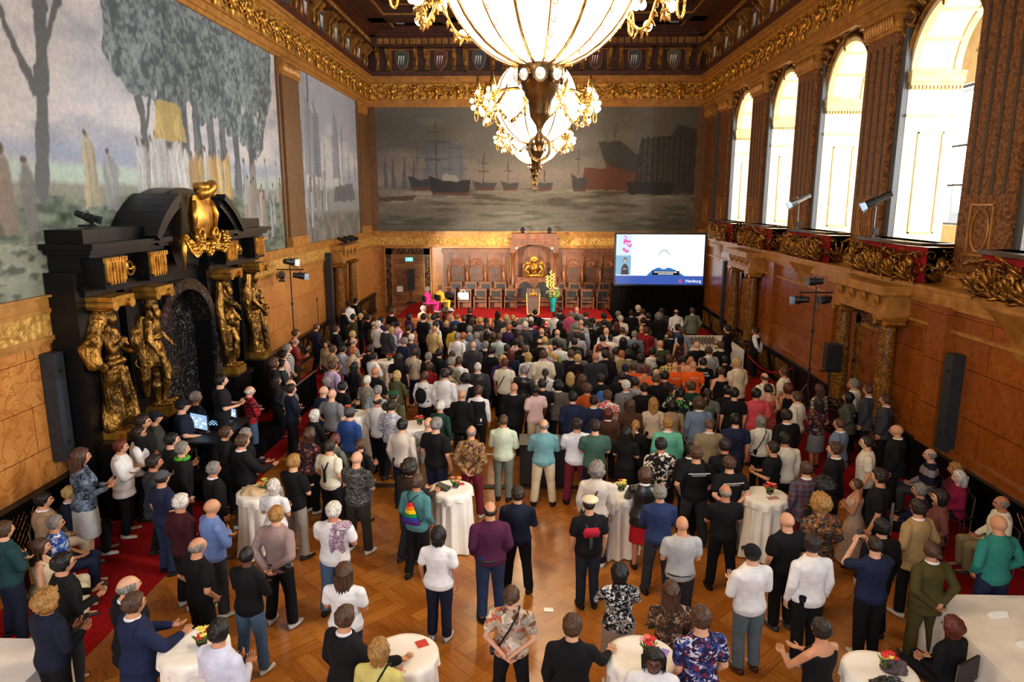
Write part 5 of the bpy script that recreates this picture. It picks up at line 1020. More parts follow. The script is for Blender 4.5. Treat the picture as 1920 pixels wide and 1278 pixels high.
# black flight case among the crowd, camera on tripod, floor strips
o = empty('flight_case', (9.0, 14.5, 0)); tag(o, 'black flight case standing among the viewers, behind the teal patterned shirt', 'case'); m = MB(); m.box(-.52, .52, -.38, .3, .08, .95); m.box(-.54, .54, -.4, .32, .9, .96); m.build('case_body', BLK, o)
for a in (-1, 1): m = MB(); m.ell((a*.4, -.3, .045), (.03, .05, .045), 8, 6); m.build('wheel', BLK, o)
m = MB(); m.box(4.6, 13.5, 14.02, 14.2, .001, .02); o = m.build('cable_cover', mm('cable cover', H('2a1e16'), H('3c2c20'), 5, .6)); tag(o, 'dark cable cover strip across the parquet', 'cable cover')
m = MB(); m.box(6.6, 9.6, 16.05, 16.12, .001, .004); o = m.build('floor_tape', PAPER); tag(o, 'thin white tape line across the parquet', 'tape')
flat('floor_socket', 9.0, 9.55, .001, .14, .1, 0, STEEL, 'small metal floor socket plate in the open parquet', 'socket plate', h=.006)
def beam(src, dst, pw, ang=26):
    l = D.lights.new('theatre_lamp_beam', 'SPOT'); l.energy = pw; l.color = (1, .86, .68); l.spot_size = R(ang); l.spot_blend = .5; l.shadow_soft_size = .08; o = D.objects.new('theatre_lamp_beam', l); COL.objects.link(o); o.location = src
    o.rotation_euler = (Vector(dst)-Vector(src)).to_track_quat('-Z', 'Y').to_euler()
beam((1.1, 23.1, 4.05), (8.6, 35.5, 1.6), 9000, 34); beam((.95, 23.2, 3.65), (6.5, 36.5, 1.9), 7000, 34); beam((16.75, 22.8, 6.0), (9.2, 35.5, 1.6), 9000, 30); beam((16.75, 17.9, 6.0), (8.0, 36, 1.8), 9000, 22)
# sheets of stacking chairs at the side wall
def mchair(x, y, rz, lab):
    o = empty('metal_chair', (x, y, 0), rz); tag(o, lab, 'chair', 'dark chairs along the walls'); m = MB(); m.box(-.22, .22, -.2, .22, .43, .47); m.build('seat', BLK, o); m = MB(); m.box(-.21, .21, -.22, -.19, .55, .85); m.build('backrest', BLK, o)
    for a in (-1, 1):
        for b in (-1, 1): m = MB(); m.tube([(a*.21, b*.2, 0), (a*.2, b*.19, .45)]+([(a*.2, -.21, .85)] if b < 0 else []), .012, 6); m.build('leg', STEEL, o)
    return o
# ------------------------------------------------------------------ people
def remesh(m, voxel, smooth=2, fold=0., seed=0, keep=None):
    me = D.meshes.new('t'); me.from_pydata(m.v, [], m.f); o = D.objects.new('t', me); COL.objects.link(o)
    md = o.modifiers.new('r', 'REMESH'); md.mode = 'VOXEL'; md.voxel_size = voxel; md.use_smooth_shade = True
    if smooth: sm = o.modifiers.new('s', 'SMOOTH'); sm.iterations = smooth; sm.factor = .5
    dg = bpy.context.evaluated_depsgraph_get(); out = D.meshes.new_from_object(o.evaluated_get(dg)); D.objects.remove(o); D.meshes.remove(me)
    n = len(out.vertices); co = np.empty(n*3, np.float32); out.vertices.foreach_get('co', co); co = co.reshape(-1, 3)
    if fold:
        nr = np.empty(n*3, np.float32); out.vertex_normals.foreach_get('vector', nr); nr = nr.reshape(-1, 3); x, y, z = co.T; r_ = np.random.RandomState(seed); d = np.zeros(n)
        for k in range(7):
            a = r_.rand(3)*2*PI; f = 14+20*r_.rand(); s1 = r_.rand()*1.6-.8
            w_ = np.sin(f*(x*math.cos(a[0])+y*math.sin(a[0]))+s1*f*.5*z+a[1]+1.3*np.sin(5*z+a[2])); d += np.sign(w_)*np.abs(w_)**1.4
        d = d/7; co = co+nr*(d*fold+.0065)[:, None]; out.vertices.foreach_set('co', co.ravel())
    out.polygons.foreach_set('use_smooth', [True]*len(out.polygons)); out.update(); return out
HEADZ = 1.655
def headfn(fem):
    def f(u, v):
        th = 2*PI*u; ph = PI*(v-.5)   # th: 0 = +x side, 90deg = front (+y)
        d = Vector((math.cos(ph)*math.cos(th), math.cos(ph)*math.sin(th), math.sin(ph))); x, y, z = d
        r_ = Vector((x*.073, y*.096, z*.118))
        if z < 0: k = 1-.32*min(1, -z)**1.3; r_.x *= k; r_.y *= (1-.12*(-z)) if y > 0 else (1-.35*(-z))
        if y < 0 and z > -.2: r_.y *= 1.04
        def g(cx, cz, sx, sz): return math.exp(-((x-cx)/sx)**2-((z-cz)/sz)**2) if y > 0 else 0
        r_.y += .017*g(0, -.2, .12, .17)+.008*g(0, .02, .12, .22)   # nose
        r_.y += .006*g(0, .22, .55, .12)                            # brow
        for s_ in (-.36, .36): r_.y -= .011*g(s_, .06, .17, .12)
        r_.y += .007*g(0, -.47, .26, .07)+.006*g(0, -.58, .22, .07)+.007*g(0, -.86, .4, .16)
        return (r_.x, r_.y+.018, r_.z+HEADZ)
    return f
TOR = [(.82, .09, .08, 0), (.88, .155, .105, -.01), (.95, .17, .115, -.012), (1.02, .155, .108, 0), (1.10, .142, .1, .008), (1.2, .155, .108, .008), (1.3, .18, .12, .004), (1.38, .18, .114, -.004), (1.44, .14, .09, -.012), (1.485, .09, .07, -.015), (1.52, .062, .062, -.008), (1.6, .056, .06, .008)]
TORF = [(.82, .09, .08, 0), (.88, .165, .115, -.014), (.95, .178, .122, -.016), (1.02, .155, .108, 0), (1.10, .128, .092, .008), (1.2, .138, .1, .012), (1.28, .152, .125, .022), (1.35, .162, .116, .008), (1.42, .125, .085, -.01), (1.475, .08, .062, -.012), (1.52, .052, .054, -.006), (1.6, .048, .052, .008)]
def loft(m, rings, n=24, T=None, z0=None, z1=None, off=0., sq=.0):
    vs = []; rr = [r_ for r_ in rings if (z0 is None or r_[0] >= z0) and (z1 is None or r_[0] <= z1)]
    def lerp(z):
        for a, b in zip(rings[:-1], rings[1:]):
            if a[0] <= z <= b[0]: t = (z-a[0])/(b[0]-a[0]); return tuple([z]+[a[i]*(1-t)+b[i]*t for i in (1, 2, 3)])
        return rings[0] if z < rings[0][0] else rings[-1]
    if z0 is not None and rr[0][0] > z0+.002: rr = [lerp(z0) if z0 >= rings[0][0] else (z0, *rings[0][1:])]+rr
    if z1 is not None and rr[-1][0] < z1-.002: rr = rr+[lerp(z1)]
    for z, rx, ry, yc in rr:
        for k in range(n):
            th = 2*PI*k/n; vs.append(((rx+off)*math.cos(th), yc+(ry+off)*math.sin(th), z))
    M = len(rr); fs = [(i*n+k, i*n+(k+1) % n, (i+1)*n+(k+1) % n, (i+1)*n+k) for i in range(M-1) for k in range(n)]+[tuple(range(n-1, -1, -1)), tuple(range((M-1)*n, M*n))]
    m.add(vs, fs, T)
V3 = Vector
def pose(name):
    """joints for an adult 1.78 m tall facing +y: returns dict"""
    P = {}; seated = name == 's'; dz = -.45 if seated else 0
    P['dz'] = dz
    for s_ in (-1, 1):
        sh = V3((s_*.178, -.012, 1.412+dz))
        el, wr, hd, cl = {
            'n': (V3((s_*.232, -.03, 1.15)), V3((s_*.235, .05, .905)), V3((0, .15, -1)), .35), 'm': (V3((s_*.225, -.06, 1.16)), V3((s_*.2, .1, .96)), V3((-s_*.2, .35, -1)), .6),
            'c': (V3((s_*.225, .06, 1.15)), V3((-s_*.06, .185+(.03 if s_ > 0 else 0), 1.19)), V3((-s_, -.25, .2)), .5), 'b': (V3((s_*.26, -.11, 1.16)), V3((s_*.05, -.185, .97+.02*s_)), V3((-s_*.7, -.1, -.6)), .9),
            'f': (V3((s_*.225, .02, 1.14)), V3((s_*.085, .25, 1.14)), V3((-s_*.4, .8, .35)), .9), 'i': (V3((s_*.285, -.07, 1.16)), V3((s_*.2, .07, .97)), V3((-s_*.25, .15, -.9)), .5),
            'r': (V3((s_*.26, .17, 1.33)), V3((s_*.09, .25, 1.56)), V3((-s_*.35, .25, .9)), .9), 'e': (V3((s_*.24, .16, 1.17)), V3((s_*.12, .37, 1.14)), V3((-s_*.5, .9, -.05)), .4),
            'g': ((V3((.29, .12, 1.2)), V3((.36, .35, 1.13)), V3((.3, 1, -.15)), .5) if s_ > 0 else (V3((-.232, -.03, 1.15)), V3((-.225, .09, .92)), V3((0, .2, -1)), .4)),
            's': (V3((s_*.23, .0, 1.15+dz)), V3((s_*.09, .24, 1.06+dz)), V3((-s_*.6, .8, -.1)), .6)}[name]
        P['sh', s_], P['el', s_], P['wr', s_], P['hd', s_], P['cl', s_] = sh, el, wr, hd.normalized(), cl
        if seated: hip, kn, an = V3((s_*.09, -.02, .50)), V3((s_*.12, .42, .50)), V3((s_*.11, .40, .09))
        elif name in ('c', 'b', 'i'): hip, kn, an = V3((s_*.088, -.01, .9)), V3((s_*.125, .015, .5)), V3((s_*.16, -.02, .085))
        elif name in ('m', 'e', 'g'): hip, kn, an = V3((s_*.088, -.01, .9)), V3((s_*.1, .05 if s_ > 0 else -.0, .5)), V3((s_*.12, .04 if s_ > 0 else -.09, .085))
        else: hip, kn, an = V3((s_*.088, -.01, .9)), V3((s_*.095, .01, .5)), V3((s_*.1, -.02, .085))
        P['hip', s_], P['kn', s_], P['an', s_] = hip, kn, an
    return P
def hand(m, w, d, s_, curl):
    d = d.normalized(); up = V3((0, 0, 1)) if abs(d.z) < .8 else V3((0, -1, 0))
    side = d.cross(up).normalized()*s_; nrm = side.cross(d).normalized()*s_
    # palm: flattened; fingers spread along "side"; palm normal nrm
    if abs(d.z) > .8: side, nrm = V3((0, 1, 0)), V3((-s_, 0, 0)); side = (side-d*side.dot(d)).normalized(); nrm = (nrm-d*nrm.dot(d)).normalized()
    pts = [w-d*.02, w+d*.015, w+d*.05, w+d*.085]; rr = [(.026, .02), (.029, .016), (.04, .014), (.04, .012)]; vs = []; n = 12
    for p, (a, b) in zip(pts, rr):
        for k in range(n): th = 2*PI*k/n; vs.append(p+side*a*math.cos(th)+nrm*b*math.sin(th))
    m.add(vs, [(i*n+k, i*n+(k+1) % n, (i+1)*n+(k+1) % n, (i+1)*n+k) for i in range(3) for k in range(n)]+[tuple(range(n-1, -1, -1)), tuple(range(3*n, 4*n))])
    for j, (o_, L) in enumerate(((.03, .07), (.01, .08), (-.01, .074), (-.029, .058))):
        p = w+d*.082+side*o_; q = [p]; ang = 0
        for t in (.45, .3, .25): ang += curl*(.5+.12*j); q.append(q[-1]+(d*math.cos(ang)+nrm*math.sin(ang)+side*o_*1.2).normalized()*L*t)
        m.tube(q, [.0092, .0088, .008, .0062], 7)
    p = w+d*.03+side*.03; m.tube([p, p+(d*.6+side*.8+nrm*.3).normalized()*.03, p+(d*1.6+side*.9+nrm*.8).normalized()*.062], [.0125, .0105, .008], 7)
BODY = {}
def body_mesh(ps, fem):
    k = (ps, fem)
    if k in BODY: return BODY[k]
    P = pose(ps); m = MB(); T = Matrix.Translation((0, 0, P['dz'])); loft(m, TORF if fem else TOR, T=T)
    a = 0 if not fem else .88
    m.grid(headfn(fem), 32, 24, T, closeu=True)
    for s_ in (-1, 1): m.ell((s_*.071, .008, HEADZ-.005+P['dz']), (.01, .019, .03), 8, 6)
    kf = .88 if fem else 1
    for s_ in (-1, 1):
        m.capsule((s_*.035, -.014, 1.478+P['dz']), P['sh', s_]+V3((-s_*.01, 0, .002)), .04, .05, 12); m.capsule(P['sh', s_], P['el', s_], .052*kf, .038*kf, 12); m.capsule(P['el', s_], P['wr', s_]+(P['wr', s_]-P['el', s_]).normalized()*.01, .038*kf, .026*kf, 12)
        m.capsule(P['hip', s_], P['kn', s_], .083, .054, 14); kn, an = P['kn', s_], P['an', s_]; mid = kn.lerp(an, .35)+V3((0, -.012, 0)); m.capsule(kn, mid, .05, .054, 12); m.capsule(mid, an, .054, .034, 12)
        m.capsule(an+V3((0, -.03, -.045)), an+V3((0, .13, -.055)), .032, .026, 10)
    me = remesh(m, .0105, 2)
    # hands and finer head joined after
    h = MB()
    for s_ in (-1, 1): hand(h, P['wr', s_], P['hd', s_], s_, P['cl', s_])
    n0 = len(h.v); fine = MB(); fine.grid(headfn(fem), 48, 40, T, closeu=True)
    fine.v = [tuple(V3(p)+(V3(p)-V3((0, .018, HEADZ+P['dz']))).normalized()*.0035) for p in fine.v]; h.add(fine.v, fine.f)
    bm = bmesh.new(); bm.from_mesh(me); D.meshes.remove(me); hm = D.meshes.new('h'); hm.from_pydata(h.v, [], h.f); bm.from_mesh(hm); D.meshes.remove(hm)
    for f in bm.faces:
        f.smooth = True; c = f.calc_center_median(); x, y, z = c.x, c.y-.018, c.z-HEADZ-P['dz']
        if y > .06 and abs(z) < .12:
            for s_ in (-1, 1):
                if abs(x-s_*.027) < .013 and abs(z-.008) < .0055: f.material_index = 1
                if abs(x-s_*.027) < .018 and abs(z-.03) < .004: f.material_index = 1
            if abs(x) < .022 and abs(z+.062) < .008: f.material_index = 2
    me = D.meshes.new('person'); bm.to_mesh(me); bm.free()
    for i in range(3): me.materials.append(None)
    BODY[k] = me; return me
GAR = {}
def garment(kind, ps, fem):
    k = (kind, ps, fem)
    if k in GAR: return GAR[k]
    P = pose(ps); m = MB(); dz = P['dz']; T = Matrix.Translation((0, 0, dz)); TR_ = TORF if fem else TOR; kf = .9 if fem else 1; fold = .012; seed = hash_(kind+ps)
    def arm(s_, frac, r0, r1, r2=None):
        sh, el, wr = P['sh', s_], P['el', s_], P['wr', s_]; m.capsule((s_*.04, -.014, 1.468+dz), sh+V3((-s_*.01, 0, .0)), .046, .062*kf, 12)
        if frac <= 1: m.capsule(sh, sh.lerp(el, frac), r0*kf, r1*kf, 12)
        else: m.capsule(sh, el, r0*kf, r1*kf, 12); m.capsule(el, el.lerp(wr, frac-1), r1*kf, (r2 or r1)*kf, 12)
    if kind == 'tee':
        loft(m, TR_, 28, T, .86 if ps != 's' else .9, 1.505, .022)
        for s_ in (-1, 1): arm(s_, .62, .064 if fem else .068, .066)
    elif kind == 'long':
        loft(m, TR_, 28, T, .87 if ps != 's' else .9, 1.51, .02)
        for s_ in (-1, 1): arm(s_, 1.93, .064, .052, .036)
    elif kind == 'jacket':
        rg = [(z, rx+.012*(z < 1.2), ry+.014*(z < 1.2), yc) for z, rx, ry, yc in [(.78, .178, .125, -.01)]+[t for t in TR_ if t[0] > .87]]
        loft(m, rg, 28, T, .78 if ps != 's' else .9, 1.495, .03)
        for s_ in (-1, 1): arm(s_, 1.93, .07, .06, .044)
        fold = .009
    elif kind == 'tank':
        loft(m, TR_, 28, T, .86 if ps != 's' else .9, 1.4, .014); 
        for s_ in (-1, 1): m.tube([(s_*.1, .09, 1.38+dz), (s_*.105, .02, 1.465+dz), (s_*.1, -.09, 1.38+dz)], .02, 8)
    elif kind == 'vest':
        loft(m, TR_, 28, T, .88, 1.44, .03); 
    elif kind == 'dress':
        rg = [(.12, .3, .26, -.02), (.5, .24, .2, -.01), (.85, .2, .15, -.01)]+[t for t in TR_ if t[0] > .9]; loft(m, rg, 32, T, .12, 1.38, .012, 0); fold = .014
        for s_ in (-1, 1): m.tube([(s_*.095, .085, 1.36+dz), (s_*.1, .02, 1.465+dz), (s_*.095, -.09, 1.36+dz)], .016, 8)
    elif kind == 'midi':
        rg = [(.42, .27, .22, -.02), (.7, .22, .17, -.01), (.88, .19, .14, -.01)]+[t for t in TR_ if t[0] > .9]; loft(m, rg, 32, T, .42, 1.48, .014); fold = .01
        for s_ in (-1, 1): arm(s_, .6, .062, .06)
    elif kind == 'trousers':
        if ps != 's': loft(m, TR_, 28, T, .84, 1.04, .012)
        else: m.ell((0, -.03, .52), (.185, .17, .12))
        for s_ in (-1, 1):
            hip, kn, an = P['hip', s_], P['kn', s_], P['an', s_]; m.capsule(hip, kn, .097, .068, 14); m.tube([kn+V3((0, 0, .03)), kn, kn.lerp(an, .5), an.lerp(kn, .02), an], [.06, .069, .066, .062, .062], 14)
    elif kind == 'skirt':
        if ps == 's': m.ell((0, .12, .5), (.22, .34, .12))
        else: loft(m, [(.46, .2, .15, -.01), (.6, .2, .15, -.01), (.8, .195, .145, -.012), (.95, .185, .13, -.014), (1.06, .15, .11, 0)], 28, T)
    elif kind == 'shorts': pass
    me = remesh(m, .013, 2, fold, seed); me.name = kind; me.materials.append(None); GAR[k] = me; return me
def hash_(s_):
    h = 7
    for c in s_: h = (h*31+ord(c)) % 1000003
    return h
SHOE = {}
def shoe_mesh(ps, s_):
    k = (ps, s_)
    if k in SHOE: return SHOE[k]
    P = pose(ps); an = P['an', s_]; m = MB(); yw = s_*.18
    def f(u, v):
        a = 2*PI*u; y = -.085+.255*v; w_ = (.03+.022*math.sin(PI*min(1, v*1.1+.05)))*(1 if v < .95 else .7); h = .085-.055*min(1, max(0, (v-.2)/.5)); sn = math.sin(a)
        return (w_*math.cos(a)*(1 if 0 < v < 1 else .3), y, max(0.002, .03+(h*.55)*sn if sn > 0 else .03+.028*sn))
    m.grid(f, 18, 14, Matrix.Translation((an.x, an.y, an.z-.085))@Matrix.Rotation(-yw, 4, 'Z'), closeu=True); me = D.meshes.new('shoe'); me.from_pydata(m.v, [], m.f); me.polygons.foreach_set('use_smooth', [True]*len(m.f)); me.materials.append(None); SHOE[k] = me; return me
HAIR = {}
def hair_mesh(st):
    if st in HAIR: return HAIR[st]
    m = MB(); C0 = V3((0, .018, HEADZ)); thick = {'S': .019, 'C': .010, 'R': .012, 'M': .032, 'L': .03, 'P': .016, 'N': .018, 'U': .045, 'A': .075, 'H': .02, 'T': .016, 'W': .03}[st]; rs = hash_(st)
    hf = headfn(False)
    def f(u, v):
        th = 2*PI*u; ph = PI*(v-.5); p = V3(hf(u, v)); d = (p-C0); x, y, z = math.cos(ph)*math.cos(th), math.cos(ph)*math.sin(th), math.sin(ph)
        low = {'M': -1.0, 'L': -1.0, 'S': -.62, 'C': -.55, 'R': -.5, 'P': -.6, 'N': -.6, 'U': -.8, 'A': -.75, 'H': -.6, 'T': -.6, 'W': -.9}[st]
        face = 1/(1+math.exp(-(y-.35-.25*z-.12*abs(x))*14))*(1/(1+math.exp((z-.52)*16)))      # 1 where bare face
        side = 1/(1+math.exp(-(low-z)*16))                                                    # 1 below the hair line
        bare = max(face, side)
        if y > .0 and z < -.12 and st in 'SCRPNHT': bare = max(bare, min(1, (y)*8))
        if st == 'R': bare = max(bare, 1/(1+math.exp(-(z-.55+.35*max(0, -y-.3))*16)))
        nz = fb(x*3+rs % 7, y*3, z*3)*.25+(noise.noise(V3((x*14, y*14, z*(14 if st in 'UA' else 3))))*.5 if st in 'UA' else noise.noise(V3((x*16, y*16, z*3)))*.35)
        t = thick*(1+nz*(1.5 if st in 'UAW' else 1.3))*(1+.5*(z > .3)*(st == 'S')); q = d*(1+0)+d.normalized()*(t*(1-bare)-.02*bare)
        return tuple(C0+q)
    if st not in 'HT': m.grid(f, 40, 30, closeu=True)
    else:
        m.grid(f, 40, 30, closeu=True)
    def hang(z1, w, dpt, y0, wob=.012):
        def g(u, v):
            a = PI*1.0*u; z = HEADZ+.03-(HEADZ+.03-z1)*v; ww = w*(1-.25*v*v)*(1+.05*math.sin(u*40+v*3)); s_ = math.sin(a); return (-ww*math.cos(a), y0-dpt*s_*(1-.2*v)-.01*math.sin(u*60), z+.02*math.sin(u*23)*v)
        m.grid(g, 40, 12); m.grid(lambda u, v: (g(u, v)[0]*.8, g(u, v)[1]+.03, g(u, v)[2]), 30, 12)
    if st == 'M': hang(HEADZ-.14, .1, .11, .02)
    if st == 'L': hang(HEADZ-.36, .11, .135, -.0)
    if st == 'W': hang(HEADZ-.12, .105, .11, .03)
    if st == 'P': m.tube([(0, -.1, HEADZ+.02), (0, -.14, HEADZ), (0, -.145, HEADZ-.12), (0, -.13, HEADZ-.26)], [.015, .03, .032, .008], 12, flat=.8)
    if st == 'N': m.ell((0, -.115, HEADZ-.01), (.036, .03, .034), 14, 10)
    me = D.meshes.new('hair'); me.from_pydata(m.v, [], m.f); me.polygons.foreach_set('use_smooth', [True]*len(m.f)); me.materials.append(None); HAIR[st] = me; return me
SIMPLE = {}
def simple(key, fn):
    if key not in SIMPLE:
        m = MB(); fn(m); me = D.meshes.new(key); me.from_pydata(m.v, [], m.f); me.polygons.foreach_set('use_smooth', [True]*len(m.f)); me.materials.append(None)
        if len(set(m.mi)) > 1:
            for _ in range(max(m.mi)): me.materials.append(None)
            me.polygons.foreach_set('material_index', m.mi)
        SIMPLE[key] = me
    return SIMPLE[key]
FC = {}
def fab(c, pat=None, rough=.88):
    k = (c, pat)
    if k in FC: return FC[k]
    t = NT('fabric '+c, rough, 0, .25); v = t.coord(); base = H(c) if len(c) == 6 else c
    nz = t.n('ShaderNodeTexNoise', {'Vector': v, 'Scale': 14., 'Detail': 4}); t.bump(nz.outputs['Fac'], .25, .02); b2 = tuple(x*.82 for x in base); col = t.ramp(nz.outputs['Fac'], [(.3, b2), (.7, base)])
    if pat:
        kind, *cs = pat.split(':')
        if kind == 'flor':
            sc = float(cs.pop(0)); vo = t.n('ShaderNodeTexVoronoi', {'Vector': v, 'Scale': sc}); wn = t.n('ShaderNodeTexNoise', {'Vector': v, 'Scale': sc*.8, 'Detail': 3, 'Distortion': 2.}); sep = t.n('ShaderNodeSeparateColor', {'Color': vo.outputs['Color']})
            stops = [(i/len(cs), H(x)) for i, x in enumerate(cs)]; pc = t.ramp(sep.outputs[0], stops, 'CONSTANT'); mk = t.ramp(wn.outputs['Fac'], [(.47, (0, 0, 0)), (.53, (1, 1, 1))]); col = t.mix(mk, col, pc)
        elif kind == 'stripe':
            sc = float(cs.pop(0)); s_ = t.n('ShaderNodeSeparateXYZ', {'Vector': v}); ax = cs.pop(0); w_ = t.math('SINE', t.math('MULTIPLY', s_.outputs['XYZ'.index(ax)], sc)); col = t.mix(t.math('GREATER_THAN', w_, .2), col, H(cs[0]))
        elif kind == 'plaid':
            sc = float(cs.pop(0)); s_ = t.n('ShaderNodeSeparateXYZ', {'Vector': v}); a = t.math('GREATER_THAN', t.math('SINE', t.math('MULTIPLY', s_.outputs[0], sc)), .1); b = t.math('GREATER_THAN', t.math('SINE', t.math('MULTIPLY', s_.outputs[2], sc)), .1)
            col = t.mix(t.math('MULTIPLY', t.math('ADD', a, b), .45), col, H(cs[0]))
    t.base(col); FC[k] = t.m; return t.m
CL = dict(pinkdress='e0388c', black='0e0e12', white='e8e6e6', navy='1c2340', olive='4a4a30', blue='2a4a8a', purple='3c2a5a', brown='4a3020', dgrey='3a3a40', grey='77787c', lblue='a8b8d4', tan='9c8264', lilac='b8a0c8', maroon='5a1c28', peach='dca080', sand='c8b078', yellow='e0b83c', bluegrey='6c7c94', mint='b8ccc8', cream='e2dac2', red='8c1420', dgreen='1c3c34', lgrey='b0b0b0', palemint='c8d4bc', lime='8cac3c', pink='c45878', palepink='dcb8b4', ggrey='6a7064', charcoal='2c2e34', leather='121214', rust='b0501c', taupe='5c5248', teal='6c9ca4', paleblue='dce0ec', green='3c5c50', black2='101014', purplegrey='6c6070', offwhite='dcd4c4', orange='f0601c', salmon='dc8058', khaki='8c7c54', beige='c8b49c', beigegown='c4a48c', mintgreen='64b498', creamj='d8c8a8', lgreyp='9c948c', coral='c84c54', tweed='948468', olivegrey='4a4a3e', whiteuni='d8ccba', black3='141416', magenta='7c1038', rosebrown='6c4038', tanjacket='a8885a', teal2='2c7c70', olivesuit='4c4420', navyblue='26345c', leafbw='161418', ecru='cfc4b8', greige='9c8c80', tealsweat='4a7c80', plum='4c1c3c', navydark='161c30', darkbrown='2c201c', limeyellow='ccc070', whiteblue='d4d8ec', winedark='3c141c', shirtblue='6c86c0', rosegrey='9c8480', khakidark='5c503c', dolive='34342c', navysuit='1a2444', tealdark='1c3c40', brickred='7c2c24', denim='4a6482', denimdark='22304c', denimblue='2c4a7c', denimblack='1c222c', bluegrey2='5c6870', camel='a07c50', wine='6a1c2c', creamp='d0c0a0', zigzag='8c1420', peach2='e0a890')
PT = {'pinkstripe': ('c87ca0', 'stripe:90:X:e8d0dc'), 'florcream': ('e2d8c4', 'flor:22:b86038:d8a080:7c6c50'), 'florblack': ('16151a', 'flor:20:7c2a30:4a3c3c:b06a5a:2a2a3a'), 'leopard': ('a8a090', 'flor:40:34302c:5c544c'), 'checkblue': ('b8ccd4', 'plaid:110:4c5c6c'), 'florwhite': ('d8d4d8', 'flor:36:5c5c74:888aa0'), 'florblue': ('a8b0c0', 'flor:30:4c5878:dcdce0:70809c'), 'stripebeige': ('bcae98', 'stripe:60:Z:6c6050'), 'stripegrey': ('c0bcb8', 'stripe:150:Z:6c7078'), 'stripeblack': ('d0ccc8', 'stripe:120:Z:1a1a20'), 'stripeblue': ('b0b8d0', 'stripe:160:X:8c98bc'), 'plaidbw': ('1c1c20', 'plaid:80:c8c4c0'), 'plaidred': ('5a1418', 'plaid:80:a82028'), 'plaidred2': ('18101a', 'plaid:75:b81c28'), 'checkyellow': ('d8c470', 'plaid:80:2c2c28'), 'florred': ('dcd0c8', 'flor:14:b81c24:28242c:d04048:e8e0dc'), 'florgreen': ('17181a', 'flor:12:3c8c4c:d8d8c8:1c1c20:6cac6c'), 'plaidwine': ('5c2c34', 'plaid:70:4c5868'), 'florcoral': ('a83428', 'flor:34:d8886c:c06048'), 'florrust': ('2c221c', 'flor:26:8c5030:5c5c50:b07840:3c3c44'), 'leafbw': ('161418', 'flor:13:d8c8b0:e4dccc:17151a'), 'florbw': ('141416', 'flor:22:dcdcd8:8c8c88:1c1c1c'), 'florbrown2': ('2c1e18', 'flor:24:6c4430:a08060:3c3430'), 'florbrown': ('6a4a30', 'flor:18:b08850:8c6c50:3c3034'), 'florpurple': ('1c1c44', 'flor:22:c8c4d4:7c2c48:4458a0:241c34'), 'flortan': ('bca890', 'flor:10:6c4434:d8c8bc:b46040:8c8478'), 'florgrey': ('3c3c3c', 'flor:50:787870:24242a'), 'florslate': ('4c5868', 'flor:12:1c2028:6c7c90'), 'florroyal': ('2444a0', 'flor:26:e0e8f0:4c7cc8:1c2c6c'), 'zigzag': ('8c1420', 'stripe:45:Z:e0d0c8'), 'stripenavy': ('1a1c2c', 'stripe:22:Z:8c7c80')}
def top_mat(c):
    if c in PT: return fab(*PT[c])
    if c == 'leather': return LEA
    return fab(CL.get(c, '222228'))
HC = dict(k='0e0c0c', d='241812', n='4a3020', g='7c7670', w='cfc8be', y='b8965c', o='a05a30', r='5c4438', a='5a2416', b='9c7038', p='8a7060')
SK = {0: 'c8906c', 1: 'd4a080', 2: 'b87a58', 3: '5a3422'}
def skin(i):
    k = 'skin%d' % i
    if k not in MATS:
        t = NT(k, .5, 0, .4); v = t.coord(); nz = t.n('ShaderNodeTexNoise', {'Vector': v, 'Scale': 8., 'Detail': 3}); b = H(SK[i]); t.base(t.ramp(nz.outputs['Fac'], [(.3, tuple(x*.85 for x in b)), (.7, (b[0]*1.05, b[1], b[2]))])); t.b.inputs['Subsurface Weight'].default_value = .08; MATS[k] = t.m
    return MATS[k]
EYE = mm('eye dark', H('140d0a'), H('241812'), 9, .3); LIP = {i: mm('lips%d' % i, tuple(x*.62 for x in H(SK[i])), tuple(x*.7 for x in H(SK[i])), 9, .5) for i in SK}
def hairmat(c):
    k = 'hair_'+c
    if k not in MATS:
        t = NT(k, .5, 0, .4); v = t.coord((1, 1, .12)); nz = t.n('ShaderNodeTexNoise', {'Vector': v, 'Scale': 90., 'Detail': 3}); b = H(HC.get(c, c) if len(c) < 3 else c); t.base(t.ramp(nz.outputs['Fac'], [(.34, tuple(x*.4 for x in b)), (.66, tuple(min(1, x*1.4) for x in b))])); t.bump(nz.outputs['Fac'], .5, .01); MATS[k] = t.m
    return MATS[k]
def part(name, me, mats, parent, label=None):
    o = D.objects.new(name, me); COL.objects.link(o); o.parent = parent
    for s_, m_ in zip(o.material_slots, mats if isinstance(mats, (list, tuple)) else [mats]): s_.link = 'OBJECT'; s_.material = m_
    if label: o['label'] = label
    return o
def strapfn(s_, w=.022, off=.175):
    def f(m):
        q = [(s_*.09, .0, 1.515), (s_*.07, -.1, 1.46), (0, -.155, 1.3), (-s_*.09, -.16, 1.12), (-s_*.17, -.11, .97), (-s_*.2, 0, .93), (-s_*.15, .13, 1.0), (0, .165, 1.25), (s_*.08, .09, 1.46), (s_*.09, .0, 1.515)]; m.tube(q, w*.5, 6)
    return f
